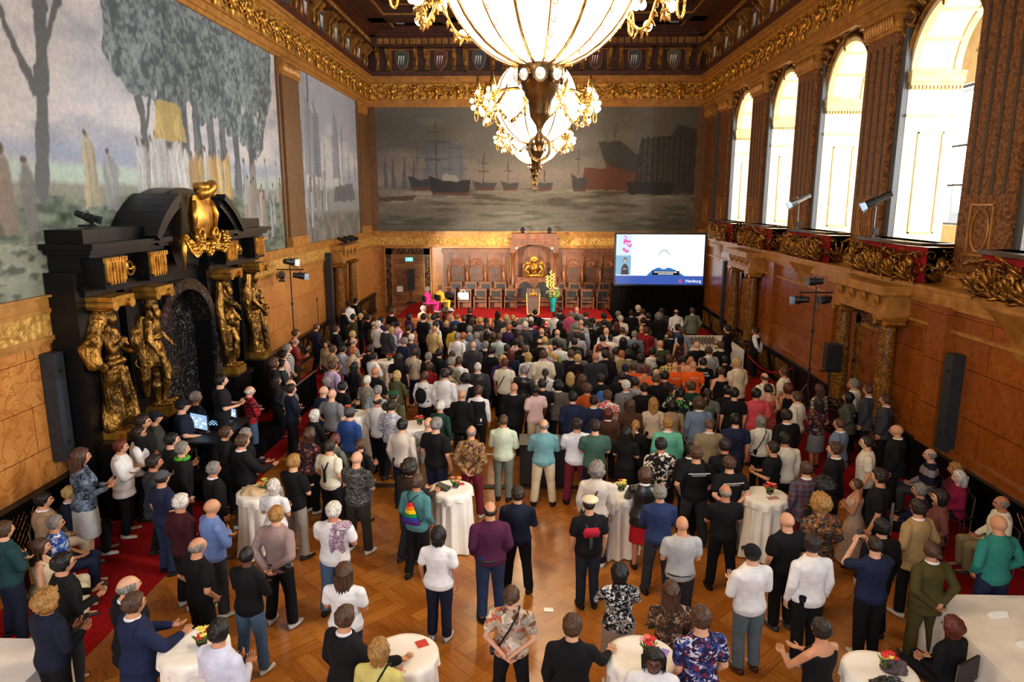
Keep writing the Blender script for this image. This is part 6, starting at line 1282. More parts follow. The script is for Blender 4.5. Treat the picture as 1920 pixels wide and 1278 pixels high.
def person(x, y, h, rz, hs, hc, top, tc, bot, bc, ps, ex, lab, z=0., sk=None, z0=0.):
    fem = hs in 'MLPNAW' or top == 'd'
    if hs in 'BHT' : fem = False
    hsh = hash_('%.2f%.2f' % (x, y)); std = 1.78; sc = h/std
    if ps == 'n' and hsh % 3 == 0: ps = 'm'
    si = sk if sk is not None else (3 if ex == 'dark' else (0, 1, 1, 2, 0)[hsh % 5])
    r_ = D.objects.new('person', body_mesh(ps, fem)); COL.objects.link(r_); r_.location = (x, y, z0); r_.rotation_euler = (0, 0, -R(rz)); wd = sc*(1.07+.16*((hsh//7) % 10)/10)*(1.1 if 'big' in ex else 1); r_.scale = (wd, wd, sc)
    for s_, m_ in zip(r_.material_slots, (skin(si), EYE, LIP[si])): s_.link = 'OBJECT'; s_.material = m_
    tag(r_, lab, 'person', 'people standing in the hall')
    dz = -.45 if ps == 's' else 0
    P_ = pose(ps)
    if hs == 'B':
        pass
    elif hs in 'HT':
        part('hair', hair_mesh('C'), hairmat('d'), r_).location.z = dz
        if hs == 'H':
            def cp(m):
                m.grid(lambda u, v: ((.088*math.cos(2*PI*u))*math.cos(PI/2*v), .01+.11*math.sin(2*PI*u)*math.cos(PI/2*v), HEADZ+.035+.105*math.sin(PI/2*v)), 28, 9, closeu=True); m.grid(lambda u, v: ((.085+.0*v)*math.cos(PI*u), .06+.04*math.sin(PI*u)+.075*v*math.sin(PI*u), HEADZ+.04-.012*v), 18, 4)
        else:
            def cp(m): m.ell((.01, -.015, HEADZ+.09), (.115, .125, .05), 24, 10); m.ell((0, .01, HEADZ+.06), (.088, .104, .03), 24, 8)
        part('cap', simple('cap'+hs, cp), fab({'grey': '4c4c50', 'white': 'e8e4dc', 'black': '121216', 'navy': '241c38', 'green': '1c4428', 'cream': 'd8ccac'}.get(hc, '222222')), r_).location.z = dz
    else: part('hair', hair_mesh(hs), hairmat(hc), r_).location.z = dz
    # upper garment
    g = {'t': ('tee', 'shirt'), 'l': ('long', 'shirt'), 'j': ('jacket', 'jacket'), 'd': ('dress', 'dress'), 'k': ('tank', 'top'), 'v': ('long', 'shirt')}[top]
    part(g[1], garment(g[0], ps, fem), top_mat(tc), r_)
    if top == 'v': part('waistcoat', garment('vest', ps, fem), fab('15151a'), r_)
    if top in 'jlv' and hs not in 'LW':
        def col(m): m.tube([(.066*math.cos(a), -.012+.066*math.sin(a), 1.505+.012*math.sin(a)*-1) for a in np.linspace(0, 2*PI, 19)], .013 if 1 else .01, 6, flat=1.6)
        part('collar', simple('collar', col), fab('e8e6e6') if (top == 'j' and hsh % 3) or top == 'v' else top_mat(tc), r_).location.z = dz
    # lower garment
    if bot == 'p': part('trousers', garment('trousers', ps, fem), top_mat(bc) if bc in PT else fab(CL.get(bc, '1c1c22')), r_)
    elif bot == 's': part('skirt', garment('skirt', ps, fem), top_mat(bc) if bc in PT or bc != 'red' else fab('b01420'), r_)
    sc_ = {'whiteshoe': 'd8d4cc', 'brownshoe': '4a2c1c'}.get(ex, ('141416', '141416', '1c1814', '141416', '3c3c40', 'c8c4bc')[hsh % 6])
    if top != 'd' or bot: 
        for s_ in (-1, 1): part('shoe', shoe_mesh(ps, s_), fab(sc_, None, .5), r_)
    # accessories
    if ex in ('strap', 'crossbag', 'bag'):
        part('shoulder_strap', simple('strap', strapfn(1)), fab('141416'), r_).location.z = dz
        if ex != 'strap': part('shoulder_bag', simple('bagbody', lambda m: m.ell((-.2, .02, .9), (.035, .12, .08), 14, 8)), LEA, r_)
    if ex == 'redstrap': part('shoulder_strap', simple('strap', strapfn(1)), fab('b01c24'), r_); part('shoulder_bag', simple('bagbody', lambda m: m.ell((-.2, .02, .9), (.035, .12, .08), 14, 8)), fab('b01c24'), r_)
    if ex in ('pack', 'bluepack'):
        def bp(m): m.ell((0, -.2, 1.2), (.14, .085, .21), 20, 14); m.ell((0, -.27, 1.12), (.1, .04, .1), 14, 8)
        part('backpack', simple('backpack', bp), fab('101014' if ex == 'pack' else '3c74c4'), r_)
        def st(m):
            for q in (-1, 1): m.tube([(q*.09, -.14, 1.38), (q*.105, 0, 1.5), (q*.11, .12, 1.36), (q*.12, .1, 1.15), (q*.13, -.12, 1.02)], .016, 6)
        part('backpack_strap', simple('bpstrap', st), fab('101014'), r_)
    if ex == 'rainbow':
        RC = [fab(c) for c in ('d81c24', 'f07818', 'f0c818', '1c8c3c', '1c3c9c', '4c1c6c')]
        def rb(m):
            for j in range(6):
                m.cur = j; w0, w1 = .035+.021*j, .035+.021*(j+1); z1, z0 = 1.4-.062*j, 1.4-.062*(j+1)
                m.grid(lambda u, v: ((w0+(w1-w0)*v)*(2*u-1), -.165-.05*math.sin(PI*u), z1+(z0-z1)*v), 12, 3); 
            m.cur = 5; m.ell((0, -.17, 1.07), (.155, .05, .05), 14, 8)
        me = simple('rainbow', rb); part('drawstring_bag', me, RC, r_, 'rainbow striped drawstring bag')
        part('cord', simple('cordx', lambda m: [m.tube([(0, -.2, 1.4), (q*.07, -.13, 1.49), (q*.11, 0, 1.51), (q*.13, .12, 1.35), (q*.15, 0, 1.1), (q*.13, -.16, 1.06)], .006, 5) for q in (-1, 1)]), fab('101014'), r_)
    if ex in ('suspend', 'suspend1'):
        def su(m):
            for q in (-1, 1): m.tube([(q*.1, .13, 1.03), (q*.095, .12, 1.35), (q*.09, 0, 1.515), (q*.075, -.125, 1.4), (q*.012, -.155, 1.25), (q*.012, -.15, 1.02)], .017, 6, flat=.4)
        part('suspender', simple('suspender', su), fab('4c4c50' if ex == 'suspend' else '141418'), r_)
        if ex == 'suspend':
            def fi(m): m.prism([(-.1+0, 1.22), (.1, 1.22), (.125, 1.3), (.09, 1.37), (-.09, 1.37), (-.125, 1.3)], -.17, -.158, 'y')
            part('print', simple('fist', fi), fab('b01c34'), r_, 'red printed emblem on the back')
    if ex in ('belt',): part('belt', simple('belt', lambda m: m.tube([(.178*math.cos(a), -.008+.132*math.sin(a), .955) for a in np.linspace(0, 2*PI, 29)], .018, 6)), LEA, r_)
    if ex == 'scarf':
        def sf(m): m.grid(lambda u, v: (.02+.19*u, -.14+.06*math.sin(u*3)-.05*math.sin(PI*v), 1.5-.42*v+.03*math.sin(u*9)), 14, 16); m.ell((.14, -.05, 1.48), (.11, .12, .05), 14, 8)
        part('scarf', simple('scarfm', sf), fab('b8a4b4', 'flor:60:4c2448:7c5070:e0d0dc'), r_, 'patterned purple and white scarf over one shoulder')
    if ex == 'greenscarf': part('scarf', simple('nscarf', lambda m: m.tube([(.085*math.cos(a), .0+.09*math.sin(a), 1.5) for a in np.linspace(0, 2*PI, 19)], .035, 8)), fab('4c9c2c'), r_, 'bright green scarf')
    if ex == 'sash': part('sash', simple('sash', strapfn(-1, .05)), fab('d8b83c'), r_, 'yellow sash')
    if ex == 'hipbag': part('hip_bag', simple('hipbag', lambda m: [m.ell((.15, -.1, .98), (.1, .05, .07), 14, 8), m.tube([(.19*math.cos(a), -.01+.145*math.sin(a), 1.0) for a in np.linspace(0, 2*PI, 25)], .012, 5)]), LEA, r_)
    if ex == 'cloth': part('draped_cloth', simple('dcloth', lambda m: m.grid(lambda u, v: (.02+.2*u*(.4+.6*v), -.18-.02*math.sin(u*20), 1.25-.5*v), 16, 10)), fab('8c8478'), r_)
    if ex == 'hood': part('hood', simple('hood', lambda m: m.ell((0, -.1, 1.47), (.1, .07, .06), 16, 10)), fab('dcd4c4'), r_)
    if hsh % 5 == 0 and hs in 'SCRBM' or ex == 'glasses':
        def gs(m):
            for q in (-1, 1): m.tube([(q*.03+.02*math.cos(a), .114, HEADZ+.012+.015*math.sin(a)) for a in np.linspace(0, 2*PI, 13)], .0022, 4); m.tube([(q*.05, .112, HEADZ+.015), (q*.08, .07, HEADZ+.015), (q*.083, .0, HEADZ+.01)], .002, 4)
        part('glasses', simple('glasses', gs), BLK, r_).location.z = dz
    if ps in ('f', 'r') and hsh % 2 == 0 or ps == 'r':
        w_ = (P_['wr', 1]+P_['wr', -1])/2+(P_['hd', 1]+P_['hd', -1]).normalized()*.07
        q = part('phone', simple('phonem', lambda m: m.box(-.036, .036, -.006, .006, -.07, .07)), BLK, r_); q.location = w_+V3((0, .03, .03)); q.rotation_euler = (-.5 if ps == 'f' else 0, 0, 0)
    if ex in ('text', 'print', 'redprint', 'print2'):
        if ex == 'text':
            t1 = text('schaffel Hamburg e.V.', .036, fab('d8d8d8'), r_, (0, -.162, 1.385), (PI/2+.12, 0, 0), 'lettering') if 0 else None
        cc, rows_ = {'text': ('d8d8dc', ((1.37, .3, .02), (1.345, .2, .007))), 'print': ('f4d8c4', ((1.36, .24, .018), (1.32, .16, .01))), 'redprint': ('a83020', ((1.4, .08, .05),)), 'print2': ('e0d8dc', ((1.38, .2, .04), (1.3, .16, .05)))}[ex]
        def pr(m):
            rr = random.Random(3)
            for z_, L, hh in rows_:
                xx = -L/2
                while xx < L/2:
                    ww = hh*(.35+.5*rr.random()); yy = -.158-.012*(1-(xx/.16)**2)
                    m.box(xx, xx+ww, yy-.004, yy+.006, z_, z_+hh); xx += ww+hh*.28
        part('printed_lettering', simple('pr'+ex, pr), fab(cc), r_)
    return r_
# ------------------------------------------------------------------ the crowd: x|y|height|turn|hair|hair colour|top|colour|bottom|colour|pose|extra|skin|floor|far|label
PEOPLE = """
0.95|30.42|1.75|60|S|k|j|black|p|black|f||||*|person with short black hair in black jacket further ahead than the blue jacket
0.98|29.08|1.81|-60|S|k|j|white|p|black|n|||||person with short black hair in white jacket
1.10|27.85|1.73|50|S|n|l|black|p|black|c|||||person with short brown hair in black shirt, arms folded
1.96|25.96|1.79|60|S|k|j|olive|p|black|n|||||person with short black hair in olive jacket
2.03|26.79|1.70|60|P|y|l|black|p|black|f||||*|person with blond hair tied back in black shirt
2.56|25.83|1.81|50|S|k|l|black|p|black|n|||||person with short black hair in black shirt just ahead of the blue jacket
3.01|24.75|1.74|40|R|g|l|olive|p|black|n|||||person with thinning grey hair in olive shirt
3.25|24.37|1.81|40|S|w|t|white|p|black|n|||||person with short white hair in white T-shirt right beside the pink striped shirt
2.85|25.48|1.73|60|S|k|l|black|p|black|n||||*|person with short black hair in black shirt further ahead than the pink striped shirt
3.20|25.17|1.82|50|S|k|j|blue|p|black|n||||*|person with short black hair in blue jacket
3.19|27.23|1.81|45|S|n|j|black|p|black|n|||||person with short brown hair in black jacket further ahead than the blue jacket
3.68|25.03|1.65|45|M|n|t|black|p|black|n||||*|person with a brown bob in black T-shirt just ahead of the pink striped shirt
3.90|24.63|1.78|50|S|k|l|pinkstripe|p|black|n||||*|person with short black hair in pink striped shirt
3.70|23.74|1.80|40|S|n|j|dgrey|p|black|n||||*|person with short brown hair in dark grey jacket just behind the pink striped shirt
3.76|24.19|1.63|30|L|y|l|lblue|p|denim|n|||||person with long blond hair in light blue shirt
3.95|26.70|1.70|50|M|d|l|purple|p|black|f|||||person with a dark brown bob in purple shirt
4.48|23.55|1.83|40|S|d|l|brown|p|black|n|||||person with short dark brown hair in brown shirt
4.81|22.17|1.77|30|S|w|j|dgrey|p|black|c|||||person with short white hair in dark grey jacket
4.30|28.07|1.81|50|S|g|l|peach|p|black|n|||||person with short grey hair in peach shirt
4.69|25.60|1.88|40|S|k|j|black|p|black|n|||||person with short black hair in black jacket further ahead than the pink striped shirt
1.93|23.71|1.75|60|S|n|j|black|p|black|f|||||person with short brown hair in black jacket some way behind the blue jacket
2.78|22.63|1.77|50|S|y|l|black|p|black|n|||||person with short blond hair in black shirt
3.10|21.45|1.77|45|R|g|t|grey|p|black|f|||||person with thinning grey hair in grey T-shirt
2.20|21.69|1.64|200|L|d|l|tan|p|brown|n|||||person with long dark brown hair in tan shirt
2.83|20.12|1.80|45|S|n|l|tan|p|khaki|n|||||person with short brown hair in tan shirt
3.00|20.55|1.72|40|S|k|l|lblue|p|navy|n|||||person with short black hair in light blue shirt
3.47|19.99|1.79|40|S|o|t|florcream|p|black|n|||||person with short ginger hair in cream flowered T-shirt
3.42|18.01|1.82|40|S|n|l|lilac|p|black|n||||*|person with short brown hair in lilac shirt
3.41|18.47|1.68|45|S|n|l|florblack|p|black|n|||||person with short brown hair in black flowered shirt
3.85|18.63|1.64|40|L|k|l|black|p|black|n|||||person with long black hair in black shirt some way behind the cream flowered T-shirt
3.94|20.10|1.83|40|S|d|l|black|p|black|n|||||person with short dark brown hair in black shirt right beside the cream flowered T-shirt
4.17|19.51|1.73|45|S|k|l|white|p|black|c|||||person with short black hair in white shirt, arms folded
4.69|17.40|1.83|30|B|n|l|black|p|black|c|||||person with a bald head in black shirt, arms folded
4.69|21.58|1.77|40|S|g|t|navy|p|navy|n|||||person with short grey hair in navy T-shirt
4.91|19.45|1.72|10|L|d|t|black|p|black|n|||||person with long dark brown hair in black T-shirt
5.26|20.01|1.75|25|S|d|l|beige|p|navy|n|strap||||person with short dark brown hair in beige shirt
5.27|17.32|1.74|25|M|y|l|olive|p|lgrey|c|||||person with a blond bob in olive shirt
4.62|16.82|1.73|25|S|w|l|leopard|p|black|n|||||person with short white hair in grey patterned shirt
3.52|17.10|1.64|50|M|g|l|black|p|black|f|||||person with a grey bob in black shirt
3.90|15.54|1.81|40|B|r|l|navy|p|black|n|||||person with a bald head in navy shirt
4.21|15.15|1.85|20|B|p|t|grey|p|black|i|||||person with a bald head in grey T-shirt
4.16|16.22|1.73|40|S|k|l|black|p|black|f|||||person with short black hair in black shirt right beside the blue checked T-shirt
5.09|15.90|1.73|30|S|g|t|checkblue|p|black|b|||||person with short grey hair in blue checked T-shirt
5.32|14.80|1.81|30|R|d|l|white|p|black|n|||||person with thinning dark brown hair in white shirt further ahead than the brown patterned shirt
4.97|13.79|1.83|30|H|grey|l|blue|p|khaki|n|||||person with a grey cap in blue shirt
5.60|15.20|1.81|30|T|green|j|olive|p|black|n|||||person with a green beret in olive jacket
5.70|14.47|1.79|30|S|d|l|florwhite|p|black|n|||||person with short dark brown hair in white flowered shirt some way behind the red shirt
5.01|25.93|1.80|30|S|k|l|white|p|black|n|||||person with short black hair in white shirt further ahead than the pink striped shirt
4.81|26.34|1.76|20|S|y|t|peach|p|black|n||||*|person with short blond hair in peach T-shirt
5.06|26.72|1.73|30|S|d|l|navy|p|black|n||||*|person with short dark brown hair in navy shirt
5.28|24.55|1.79|40|S|d|l|white|p|black|n|||||person with short dark brown hair in white shirt just ahead of the yellow shirt
5.38|23.45|1.83|30|B|p|t|sand|p|navy|n|||||person with a bald head in sand T-shirt
5.24|27.68|1.78|50|U|n|l|maroon|p|black|n|sash||||person with curly brown hair in maroon shirt
5.50|27.29|1.84|60|H|white|l|peach|p|black|n|||||person with a white cap in peach shirt
5.53|25.62|1.62|10|M|y|l|black|p|black|n|||||person with a blond bob in black shirt
5.83|26.50|1.73|30|S|o|l|blue|p|black|n||||*|person with short ginger hair in blue shirt
6.18|25.71|1.81|10|S|n|l|black|p|black|n|||||person with short brown hair in black shirt further ahead than the yellow shirt
6.22|27.91|1.75|30|S|n|j|black|p|black|n|||||person with short brown hair in black jacket some steps beside the dark grey dress
6.44|26.17|1.66|20|L|n|k|black|p|black|r|||||person with long brown hair in black sleeveless top
6.81|25.30|1.81|10|S|y|l|dgrey|p|black|n||||*|person with short blond hair in dark grey shirt further ahead than the yellow shirt
7.01|25.72|1.71|30|S|k|l|black|p|black|n|||||person with short black hair in black shirt further ahead than the yellow shirt
6.02|23.88|1.77|20|S|k|l|yellow|p|black|n|||||person with short black hair in yellow shirt
6.45|22.58|1.75|20|S|o|l|florblue|p|brown|n|||||person with short ginger hair in blue patterned shirt
6.31|22.14|1.83|20|S|g|l|white|p|black|n|||||person with short grey hair in white shirt
6.59|23.37|1.83|20|S|g|t|bluegrey|p|black|n|||||person with short grey hair in blue grey T-shirt
6.91|22.33|1.81|20|S|g|l|bluegrey|p|black|n|||||person with short grey hair in blue grey shirt
6.94|20.77|1.83|10|B|p|j|dgrey|p|black|n|||||person with a bald head in dark grey jacket
7.15|24.05|1.83|10|S|n|j|grey|p|black|n|||||person with short brown hair in grey jacket
7.17|23.53|1.64|0|L|d|l|brown|p|black|n||||*|person with long dark brown hair in brown shirt
7.34|27.87|1.64|20|L|d|d|dgrey|n|black|n|||||person with long dark brown hair in dark grey dress
7.74|25.74|1.85|20|S|y|l|dgrey|p|black|n||||*|person with short blond hair in dark grey shirt some way behind the dark grey dress
7.92|24.05|1.77|30|S|o|l|purple|p|black|n|||||person with short ginger hair in purple shirt
7.42|23.14|1.64|0|M|n|t|black|p|black|n||||*|person with a brown bob in black T-shirt right beside the blue grey T-shirt
7.65|22.29|1.79|10|S|n|l|mint|p|black|n|||||person with short brown hair in mint shirt
7.29|21.06|1.77|30|S|g|j|black|p|black|n|||||person with short grey hair in black jacket some way behind the mint shirt
7.54|20.09|1.81|40|S|k|j|black|p|black|n|||||person with short black hair in black jacket some steps beside the lime T-shirt
7.97|20.68|1.75|0|S|d|l|black|p|black|n|||||person with short dark brown hair in black shirt some steps beside the lime T-shirt
7.91|18.84|1.83|20|S|y|l|purple|p|black|n|||||person with short blond hair in purple shirt
7.99|18.38|1.85|10|S|a|t|cream|p|black|n|strap||||person with short auburn hair in cream T-shirt
5.78|19.36|1.78|40|S|g|j|black|p|black|n|||||person with short grey hair in black jacket just ahead of the red shirt
6.04|19.74|1.81|30|S|k|l|black|p|black|n|||||person with short black hair in black shirt further ahead than the red shirt
5.91|18.61|1.68|20|M|n|l|red|p|black|n|||||person with a brown bob in red shirt
5.99|17.28|1.73|20|S|n|l|white|p|black|n|pack||||person with short brown hair in white shirt with a black backpack
6.54|18.38|1.87|30|S|g|l|leopard|p|black|n|||||person with short grey hair in grey patterned shirt
6.71|18.80|1.79|20|S|n|l|white|p|black|n|||||person with short brown hair in white shirt right beside the red shirt
6.38|20.04|1.69|20|P|d|l|maroon|p|brown|n|||||person with dark brown hair tied back in maroon shirt
7.29|18.06|1.81|0|C|w|j|dgrey|p|black|n|||||person with cropped white hair in dark grey jacket
6.54|17.05|1.86|20|S|d|l|white|p|black|n|||||person with short dark brown hair in white shirt some way behind the red shirt
6.59|17.51|1.80|30|S|d|l|stripebeige|p|black|n||||*|person with short dark brown hair in beige striped shirt
7.04|17.25|1.69|0|U|k|t|white|p|black|n|||||person with curly black hair in white T-shirt
7.38|16.95|1.74|10|L|d|l|black|p|black|n|||||person with long dark brown hair in black shirt some steps beside the taupe jacket
6.73|14.67|1.73|30|S|w|l|dgreen|p|black|n|||||person with short white hair in dark green shirt
7.11|15.60|1.73|10|B|p|j|black|p|black|n|||||person with a bald head in black jacket some steps beside the pale pink T-shirt
7.47|15.89|1.75|10|S|n|v|white|p|black|n|||||person with short brown hair in white shirt and black waistcoat
6.67|13.31|1.79|15|B|n|t|lgrey|p|camel|n|||||person with a bald head in light grey T-shirt and camel trousers
6.88|12.90|1.91|30|S|g|t|black|p|navy|n|||||person with short grey hair in black T-shirt
7.58|12.70|1.83|10|R|g|l|florbrown|p|wine|b|||||person with thinning grey hair in brown patterned shirt and wine red trousers
8.16|13.48|1.81|10|C|n|l|palemint|p|ggrey|f|||||person with cropped brown hair in pale mint shirt and grey green trousers
7.99|26.12|1.77|10|S|y|l|dgrey|p|black|n|||||person with short blond hair in dark grey shirt some steps beside the black plaid shirt
7.86|24.89|1.81|0|S|g|l|beige|p|black|n||||*|person with short grey hair in beige shirt
8.08|24.49|1.81|20|S|k|l|black|p|black|n||||*|person with short black hair in black shirt some steps beside the blue grey T-shirt
8.26|25.36|1.76|30|S|g|j|black|p|black|n||||*|person with short grey hair in black jacket some steps beside the light grey shirt
8.43|24.94|1.87|20|S|g|l|lilac|p|black|n||||*|person with short grey hair in lilac shirt
8.67|25.67|1.77|20|S|w|l|pink|p|black|n||||*|person with short white hair in pink shirt
8.66|26.53|1.73|0|S|d|l|black|p|black|n||||*|person with short dark brown hair in black shirt some steps beside the black plaid shirt
8.84|27.70|1.73|10|S|k|j|black|p|black|n|||||person with short black hair in black jacket some steps beside the dark grey dress
9.11|25.49|1.74|0|P|k|l|maroon|p|black|n|||||person with black hair tied back in maroon shirt
8.48|24.13|1.86|20|S|w|l|dgrey|p|black|n|||||person with short white hair in dark grey shirt
8.67|24.55|1.80|10|S|d|j|navy|p|black|n||||*|person with short dark brown hair in navy jacket some steps beside the light grey shirt
9.05|23.19|1.81|-10|B|g|l|black|p|black|n|||||person with a bald head in black shirt
9.21|24.24|1.62|10|P|k|l|black|p|black|n|||||person with black hair tied back in black shirt
9.57|23.07|1.79|0|B|p|l|ggrey|p|black|n|||||person with a bald head in grey green shirt
9.61|26.84|1.79|30|S|n|l|white|p|black|n|||||person with short brown hair in white shirt right beside the black plaid shirt
9.84|27.96|1.79|30|S|n|l|dgrey|p|black|n|||||person with short brown hair in dark grey shirt
9.94|27.49|1.62|30|L|d|l|white|p|black|n|strap||||person with long dark brown hair in white shirt
9.73|25.19|1.72|10|L|k|l|black|p|black|n|||||person with long black hair in black shirt right beside the light grey shirt
10.22|27.13|1.77|20|S|g|l|pink|p|black|n|||||person with short grey hair in pink shirt
10.53|28.29|1.77|-10|B|p|l|grey|p|black|n|||||person with a bald head in grey shirt
10.44|26.72|1.66|0|N|d|l|plaidbw|p|black|n|||||person with a dark brown bun in black plaid shirt
10.47|24.76|1.85|-5|B|p|l|lgrey|p|black|n|||||person with a bald head in light grey shirt
10.83|27.22|1.75|0|S|n|j|dgrey|p|black|n|||||person with short brown hair in dark grey jacket just ahead of the black plaid shirt
10.25|23.89|1.85|0|S|g|l|dgrey|p|black|n||||*|person with short grey hair in dark grey shirt
10.46|24.30|1.71|0|R|g|l|stripeblue|p|black|n|||||person with thinning grey hair in pale blue striped shirt
10.94|25.49|1.78|20|S|k|j|grey|p|black|f|||||person with short black hair in grey jacket
10.84|25.04|1.70|0|N|d|l|black|p|black|n|||||person with a dark brown bun in black shirt
10.23|22.93|1.73|-10|S|d|l|florwhite|p|black|n|||||person with short dark brown hair in white flowered shirt some steps beside the mint shirt
10.05|21.49|1.81|-10|S|d|l|black|p|black|n|||||person with short dark brown hair in black shirt further ahead than the lime T-shirt
8.96|21.34|1.81|-5|R|d|l|black|p|black|n|||||person with thinning dark brown hair in black shirt
9.13|22.08|1.72|0|M|y|l|cream|p|black|n||||*|person with a blond bob in cream shirt
9.45|21.46|1.79|10|S|k|j|navy|p|black|n||||*|person with short black hair in navy jacket just ahead of the lime T-shirt
9.55|20.95|1.82|10|S|k|l|white|p|black|n|||||person with short black hair in white shirt just ahead of the lime T-shirt
9.27|20.59|1.78|0|B|n|t|lime|p|black|n|||||person with a bald head in lime T-shirt
9.17|20.14|1.75|-10|B|p|l|lilac|p|black|n||||*|person with a bald head in lilac shirt
9.05|19.30|1.87|0|S|n|l|cream|p|black|n|||||person with short brown hair in cream shirt
9.39|19.61|1.75|0|B|n|j|charcoal|p|black|n|||||person with a bald head in charcoal jacket just behind the lime T-shirt
8.23|23.49|1.68|0|L|d|l|black|p|black|n|||||person with long dark brown hair in black shirt further ahead than the mint shirt
8.34|22.22|1.72|0|M|n|l|cream|p|black|n||||*|person with a brown bob in cream shirt
8.22|21.72|1.73|0|S|k|l|palepink|p|black|n||||*|person with short black hair in pale pink shirt just behind the mint shirt
8.39|21.10|1.77|0|S|k|l|black|p|black|n|||||person with short black hair in black shirt some steps beside the lime T-shirt
8.51|20.34|1.80|0|S|n|j|black|p|black|n|||||person with short brown hair in black jacket right beside the lime T-shirt
8.10|20.12|1.71|0|L|a|l|navy|p|black|n|||||person with long auburn hair in navy shirt
8.62|19.67|1.72|-5|M|y|l|white|p|black|n|strap||||person with a blond bob in white shirt
8.51|17.77|1.79|20|S|g|j|leather|p|black|n|||||person with short grey hair in black leather jacket
9.08|18.11|1.64|0|P|d|l|white|p|black|n|strap||||person with dark brown hair tied back in white shirt
9.84|19.70|1.81|0|S|n|j|black|p|black|n||||*|person with short brown hair in black jacket some way behind the lime T-shirt
10.07|20.10|1.71|0|M|d|l|grey|p|black|n|||||person with a dark brown bob in grey shirt
10.01|19.27|1.77|0|S|y|l|black|p|black|n|redstrap||||person with short blond hair in black shirt with a red bag strap
10.45|20.36|1.65|0|M|d|l|black|p|black|n||||*|person with a dark brown bob in black shirt
9.72|17.61|1.66|0|L|y|l|black|p|black|n|||||person with long blond hair in black shirt
9.98|17.09|1.74|0|L|n|l|black|p|black|n|||||person with long brown hair in black shirt
8.30|16.12|1.77|10|B|p|j|black|p|black|n|||||person with a bald head in black jacket right beside the pale pink T-shirt
8.81|15.99|1.77|-30|C|k|t|palepink|p|beige|n||3|||person with cropped black hair in pale pink T-shirt
8.97|16.42|1.79|0|S|d|t|black|p|black|c|||||person with short dark brown hair in black T-shirt, arms folded
9.37|16.66|1.69|10|U|k|j|taupe|p|black|n|||||person with curly black hair in taupe jacket
9.64|15.15|1.83|0|S|k|j|navy|p|navy|n|||||person with short black hair in navy jacket right beside the red and white patterned shirt
10.02|15.93|1.81|0|S|n|l|rust|p|black|n|||||person with short brown hair in rust shirt
10.11|15.14|1.75|0|S|d|j|navy|p|navy|n|||||person with short dark brown hair in navy jacket just ahead of the brown jacket
8.97|13.27|1.79|0|R|g|l|teal|p|creamp|c|||||person with thinning grey hair in teal shirt and cream trousers, arms folded
9.63|13.37|1.77|0|S|d|t|paleblue|p|wine|c|||||person with short dark brown hair in pale blue T-shirt, arms folded
9.96|13.05|1.85|0|S|d|t|green|p|black|c|||||person with short dark brown hair in green T-shirt, arms folded
11.43|26.20|1.85|0|S|k|j|dgrey|p|black|n|||||person with short black hair in dark grey jacket
11.35|25.25|1.76|20|S|d|l|black|p|black|n|||||person with short dark brown hair in black shirt some steps beside the light grey shirt
11.21|23.17|1.85|-10|B|p|l|white|p|black|n|strap||||person with a bald head in white shirt
12.08|27.14|1.77|-10|S|g|l|black|p|black|n|||||person with short grey hair in black shirt
12.07|26.22|1.75|-5|S|w|t|white|p|black|n|||||person with short white hair in white T-shirt some steps beside the black plaid shirt
11.81|25.33|1.66|0|L|a|l|black|p|black|n|||||person with long auburn hair in black shirt
11.79|23.63|1.77|0|S|n|l|white|p|black|n|strap||||person with short brown hair in white shirt with a dark bag strap
11.01|22.37|1.74|0|S|k|k|black|p|black|n|||||person with short black hair in black sleeveless top
11.30|22.72|1.71|0|C|k|l|white|p|black|n||3|||person with cropped black hair in white shirt
11.64|22.11|1.72|0|L|k|l|black|p|black|n|||||person with long black hair in black shirt further ahead than the off-white jacket
12.13|22.96|1.77|0|S|g|l|bluegrey|p|black|n|strap||||person with short grey hair in blue grey shirt with a dark bag strap
11.94|21.51|1.66|0|M|k|l|black|p|black|n|||||person with a black bob in black shirt
12.63|27.45|1.79|0|C|k|j|black|p|black|n||3|||person with cropped black hair in black jacket
13.03|28.35|1.83|-20|S|w|l|black|p|black|n||||*|person with short white hair in black shirt
13.14|27.90|1.75|0|S|n|l|palepink|p|black|n|||||person with short brown hair in pale pink shirt
13.13|26.37|1.83|0|S|d|l|black|p|black|n|||||person with short dark brown hair in black shirt some way behind the grey green jacket
12.81|25.55|1.79|0|S|k|l|black|p|black|n|||||person with short black hair in black shirt some steps beside the light grey shirt
12.55|24.23|1.74|0|B|n|l|plaidred|p|black|n||||*|person with a bald head in dark red plaid shirt
12.59|23.41|1.82|0|S|n|l|plaidred|p|black|n||||*|person with short brown hair in dark red plaid shirt
12.77|23.83|1.65|0|N|n|l|florwhite|p|black|n|||||person with a brown bun in white flowered shirt
13.55|26.55|1.81|0|U|g|j|black|p|black|n|||||person with curly grey hair in black jacket
13.97|28.24|1.73|0|S|d|j|dgrey|p|black|n|||||person with short dark brown hair in dark grey jacket
14.47|27.86|1.75|-10|R|d|l|white|p|black|n|||||person with thinning dark brown hair in white shirt right beside the grey green jacket
13.76|24.01|1.82|-20|S|k|l|blue|p|black|n||||*|person with short black hair in blue shirt
12.64|21.06|1.85|-5|B|p|j|olive|p|black|n|||||person with a bald head in olive jacket
13.47|23.65|1.64|0|M|n|j|black|p|black|n|||||person with a brown bob in black jacket
10.76|20.70|1.77|0|S|a|l|white|p|black|n|||||person with short auburn hair in white shirt
10.50|19.12|1.87|0|B|p|j|charcoal|p|black|n|||||person with a bald head in charcoal jacket right beside the khaki shirt
10.81|19.47|1.86|0|S|d|j|black|p|black|n|||||person with short dark brown hair in black jacket right beside the khaki shirt
11.20|20.30|1.75|0|S|k|l|cream|p|black|n||||*|person with short black hair in cream shirt
